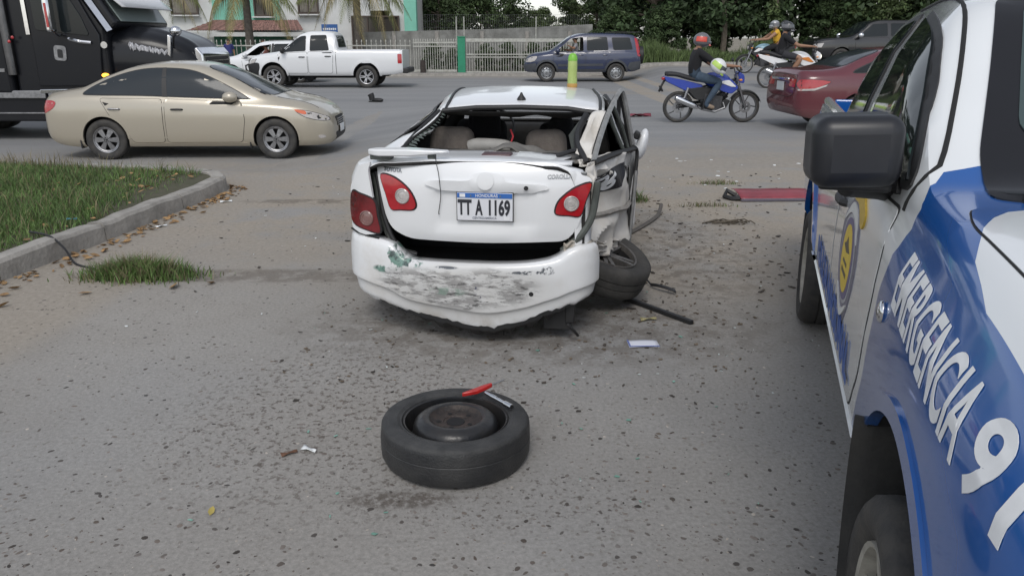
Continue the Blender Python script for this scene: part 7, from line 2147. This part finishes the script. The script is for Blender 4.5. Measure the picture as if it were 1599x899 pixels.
# ---- shoe on the road
shx = thing('boot', 'single black boot lying on the asphalt behind the gold sedan', 'boot', (-3.68, 21.2, zg(-3.68, 21.2) + .006), R(-15))
MB().ell((.1, 0, .05), (.17, .07, .055)).build('toe', DARK, shx)
MB().tube([(-.06, 0, .04), (-.07, 0, .14), (-.1, 0, .2)], [.075, .08, .085], 10).build('shaft', DARK, shx)
MB().box((.04, 0, .012), (.36, .13, .022)).build('sole', BLACK, shx, False, bevel=.008)
# ---- cable on the kerb
o = MB().tube(crv([(-3.83, 5.98, .17), (-3.6, 5.85, .168), (-3.42, 5.72, .10), (-3.3, 5.62, .012), (-3.1, 5.5, .01)], 5, False), .009, 6).build('cable', DARK, None)
tag(o, 'thin black cable running over the kerb beside the grass tuft', 'cable')
# ---- litter
LEAFM = mat('dry leaf', (.36, .235, .11), .8, var=.5, vs=30, var2=(.23, .13, .06), island=.35)
def leaf_bits(name, pts, smin, smax, m, seed):
    rg = random.Random(seed)
    mb = MB()
    for x, y, z in pts:
        s = rg.uniform(smin, smax); a = rg.uniform(0, 6.28); tl = rg.uniform(-.5, .5); tr = rg.uniform(-.4, .4)
        Mx = Matrix.Translation((x, y, z + s * .22)) @ Matrix.Rotation(a, 4, 'Z') @ Matrix.Rotation(tl, 4, 'X') @ Matrix.Rotation(tr, 4, 'Y')
        c = s * rg.uniform(.1, .3)
        mb.add([(-s, 0, c * .6), (-s * .3, -s * .5, c), (-s * .3, 0, 0), (-s * .3, s * .5, c), (s * .45, -s * .42, c), (s * .45, 0, 0), (s * .45, s * .42, c), (s, 0, c)],
               [(0, 1, 2), (0, 2, 3), (1, 4, 5, 2), (2, 5, 6, 3), (4, 7, 5), (5, 7, 6)], 0, Mx)
    o = mb.build(name, m, None, True, 60, fix=False)
    return o
rg = random.Random(77)
pts = []
for i in range(230):
    u = rg.random() ** .8
    y = 4.0 + 4.9 * u
    k = min(range(len(KC)), key=lambda j: abs(KC[j][1] - y) + (5 if j > 50 else 0))
    x = KC[k][0] + abs(rg.gauss(.03, .10)) + .02
    pts.append((x, y, 0))
leaf_bits('leaf_litter', pts, .018, .042, LEAFM, 1)['kind'] = 'stuff'
pts = []
while len(pts) < 120:
    y = 3.8 + 5.6 * rg.random(); x = -3.55 - 1.6 * rg.random()
    if in_verge(x, y): pts.append((x, y, vz(x, y) + .02))
leaf_bits('verge_leaf_litter', pts, .018, .04, LEAFM, 2)['kind'] = 'stuff'
BIGL = [((-2.32, 5.06), 'large curled tan leaf lying right of the grass tuft'), ((-2.86, 4.92), 'brown curled leaf lying in front of the grass tuft near the kerb'), ((-2.1, 5.14), 'small pale tan leaf at the right end of the grass tuft'),
        ((-3.42, 4.72), 'large orange leaf lying against the kerb at the left edge'), ((-3.25, 4.66), 'pale crumpled leaf in the gutter at the left edge'), ((-3.66, 5.02), 'orange leaf standing in the grass edge above the kerb')]
for i, ((x, y), lab) in enumerate(BIGL):
    o = leaf_bits('dry_leaf', [(0, 0, 0)], .062 if i in (0, 3) else .045, .066 if i in (0, 3) else .05, LEAFM, 30 + i)
    o.location = (x, y, .16 if i == 5 else 0)
    tag(o, lab, 'leaf', 'dry leaves lying by the kerb')
o = leaf_bits('dry_leaf', [(0, 0, 0)], .022, .024, mat('yellow leaf', (.36, .29, .08), .8), 50); o.location = (-1.09, 2.42, 0)
tag(o, 'tiny yellow leaf on the concrete in the lower left foreground', 'leaf')
# pale and dark chips scattered over the ground
PAPER = mat('pale chip', (.66, .68, .68), .6, island=.2)
GRN = mat('green glass chip', (.16, .34, .27), .3, island=.3)
def chips(name, n, m, seed, reg_, s0, s1):
    rg = random.Random(seed); mb = MB()
    for i in range(n):
        x, y = reg_(rg); s = rg.uniform(s0, s1); a = rg.uniform(0, 6.28)
        Mx = Matrix.Translation((x, y, zg(x, y) + .004)) @ Matrix.Rotation(a, 4, 'Z') @ Matrix.Rotation(rg.uniform(-.25, .25), 4, 'X')
        w = s * rg.uniform(.25, .7)
        mb.prism([(-s, -w * .6), (s * .7, -w), (s, w * .3), (-s * .4, w)], lambda u, v, k: (u, v, s * .18 * k), 0, Mx)
    o = mb.build(name, m, None, False); o['kind'] = 'stuff'
    return o
def around(x0, x1, y0, y1): return lambda rg: (rg.uniform(x0, x1), rg.uniform(y0, y1))
chips('pale_debris', 60, PAPER, 1, around(-2.6, 2.6, 2.1, 9.5), .004, .014)
chips('pale_debris', 26, PAPER, 2, around(1.3, 4.2, 8.6, 11), .012, .035)
chips('glass_debris', 40, GRN, 3, around(-1.2, 1.2, 2.2, 5.0), .004, .013)
chips('dark_debris', 150, mat('dark scrap', (.05, .042, .035), .8, island=.4), 4, around(.6, 3.4, 4.6, 9.8), .006, .03)
chips('dirt_clods', 320, mat('dirt clod', (.11, .085, .06), .95, island=.5), 14, around(.75, 2.3, 4.3, 8.2), .005, .02)
chips('dirt_clods', 260, mat('dirt clod', (.11, .085, .06), .95, island=.5), 15, around(-1.2, 1.3, 3.5, 4.9), .004, .014)
chips('glass_debris', 160, mat('clear glass chip', (.5, .55, .54), .15, island=.3), 16, around(-1.0, 1.8, 3.4, 7.5), .003, .009)
chips('dark_debris', 50, mat('dark scrap', (.05, .042, .035), .8, island=.4), 5, around(-2.8, .6, 4.8, 9.6), .006, .025)
chips('dark_debris', 60, mat('dark scrap', (.05, .042, .035), .8, island=.4), 6, around(-1.3, 1.0, 3.2, 4.3), .004, .016)
def scrap(name, label, cat, x, y, s, m, seed, rz):
    rg = random.Random(seed)
    o = MB().grid(6, 4, lambda u, w: ((u - .5) * 2 * s, (w - .5) * s * (.9 - .6 * u), .006 + s * .25 * math.sin(u * 3 + w * 2) ** 2)).build(name, m, None, True)
    o.modifiers.new('shell', 'SOLIDIFY').thickness = .002
    o.location = (x, y, zg(x, y)); o.rotation_euler = (0, 0, rz)
    return tag(o, label, cat)
scrap('paper_scrap', 'small white pointed scrap lying left of the spare wheel', 'scrap', -.845, 2.86, .035, PAPER, 1, -.5)
scrap('bark_scrap', 'brown bark chip beside the white scrap left of the spare wheel', 'scrap', -.92, 2.83, .034, mat('bark brown', (.12, .06, .035), .85), 2, .5)
scrap('glass_scrap', 'pale green glass piece on the ground beyond the left of the spare wheel', 'scrap', -.545, 3.19, .02, GRN, 3, .2)
scrap('paper_scrap', 'white scrap in the gutter near the curved end of kerb', 'scrap', -2.98, 7.95, .06, PAPER, 4, .3)
scrap('plastic_scrap', 'blue plastic scrap at the edge of the verge grass', 'scrap', -3.72, 6.4, .04, mat('blue plastic', (.05, .3, .5), .5), 5, .1).location.z = .17
scrap('paper_scrap', 'small pale wrapper among leaves in the gutter halfway along the kerb', 'scrap', -3.18, 6.85, .05, PAPER, 6, .7)
scrap('leaf_scrap', 'pale olive leaf between the black bar and the white card', 'scrap', .83, 4.42, .05, mat('olive leaf', (.3, .27, .14), .8), 7, .1)
scrap('red_scrap', 'flat reddish scrap on the asphalt left of the blue motorcycle', 'scrap', 2.7, 17.0, .3, mat('dull red rag', (.2, .04, .06), .8), 8, .1)
tw_ = MB()
for i in range(7): tw_.tube([(1.75 + .03 * i, 6.95 + .02 * (i % 3), .012), (1.9 + .05 * i, 7.03 - .03 * (i % 4), .03 + .01 * (i % 2)), (2.05 + .03 * i, 6.93 + .04 * (i % 3), .012)], .006, 4)
o = tw_.build('twigs', BARK, None); tag(o, 'small heap of dry twigs on the dirt right of the sedan', 'twigs'); o['kind'] = 'stuff'
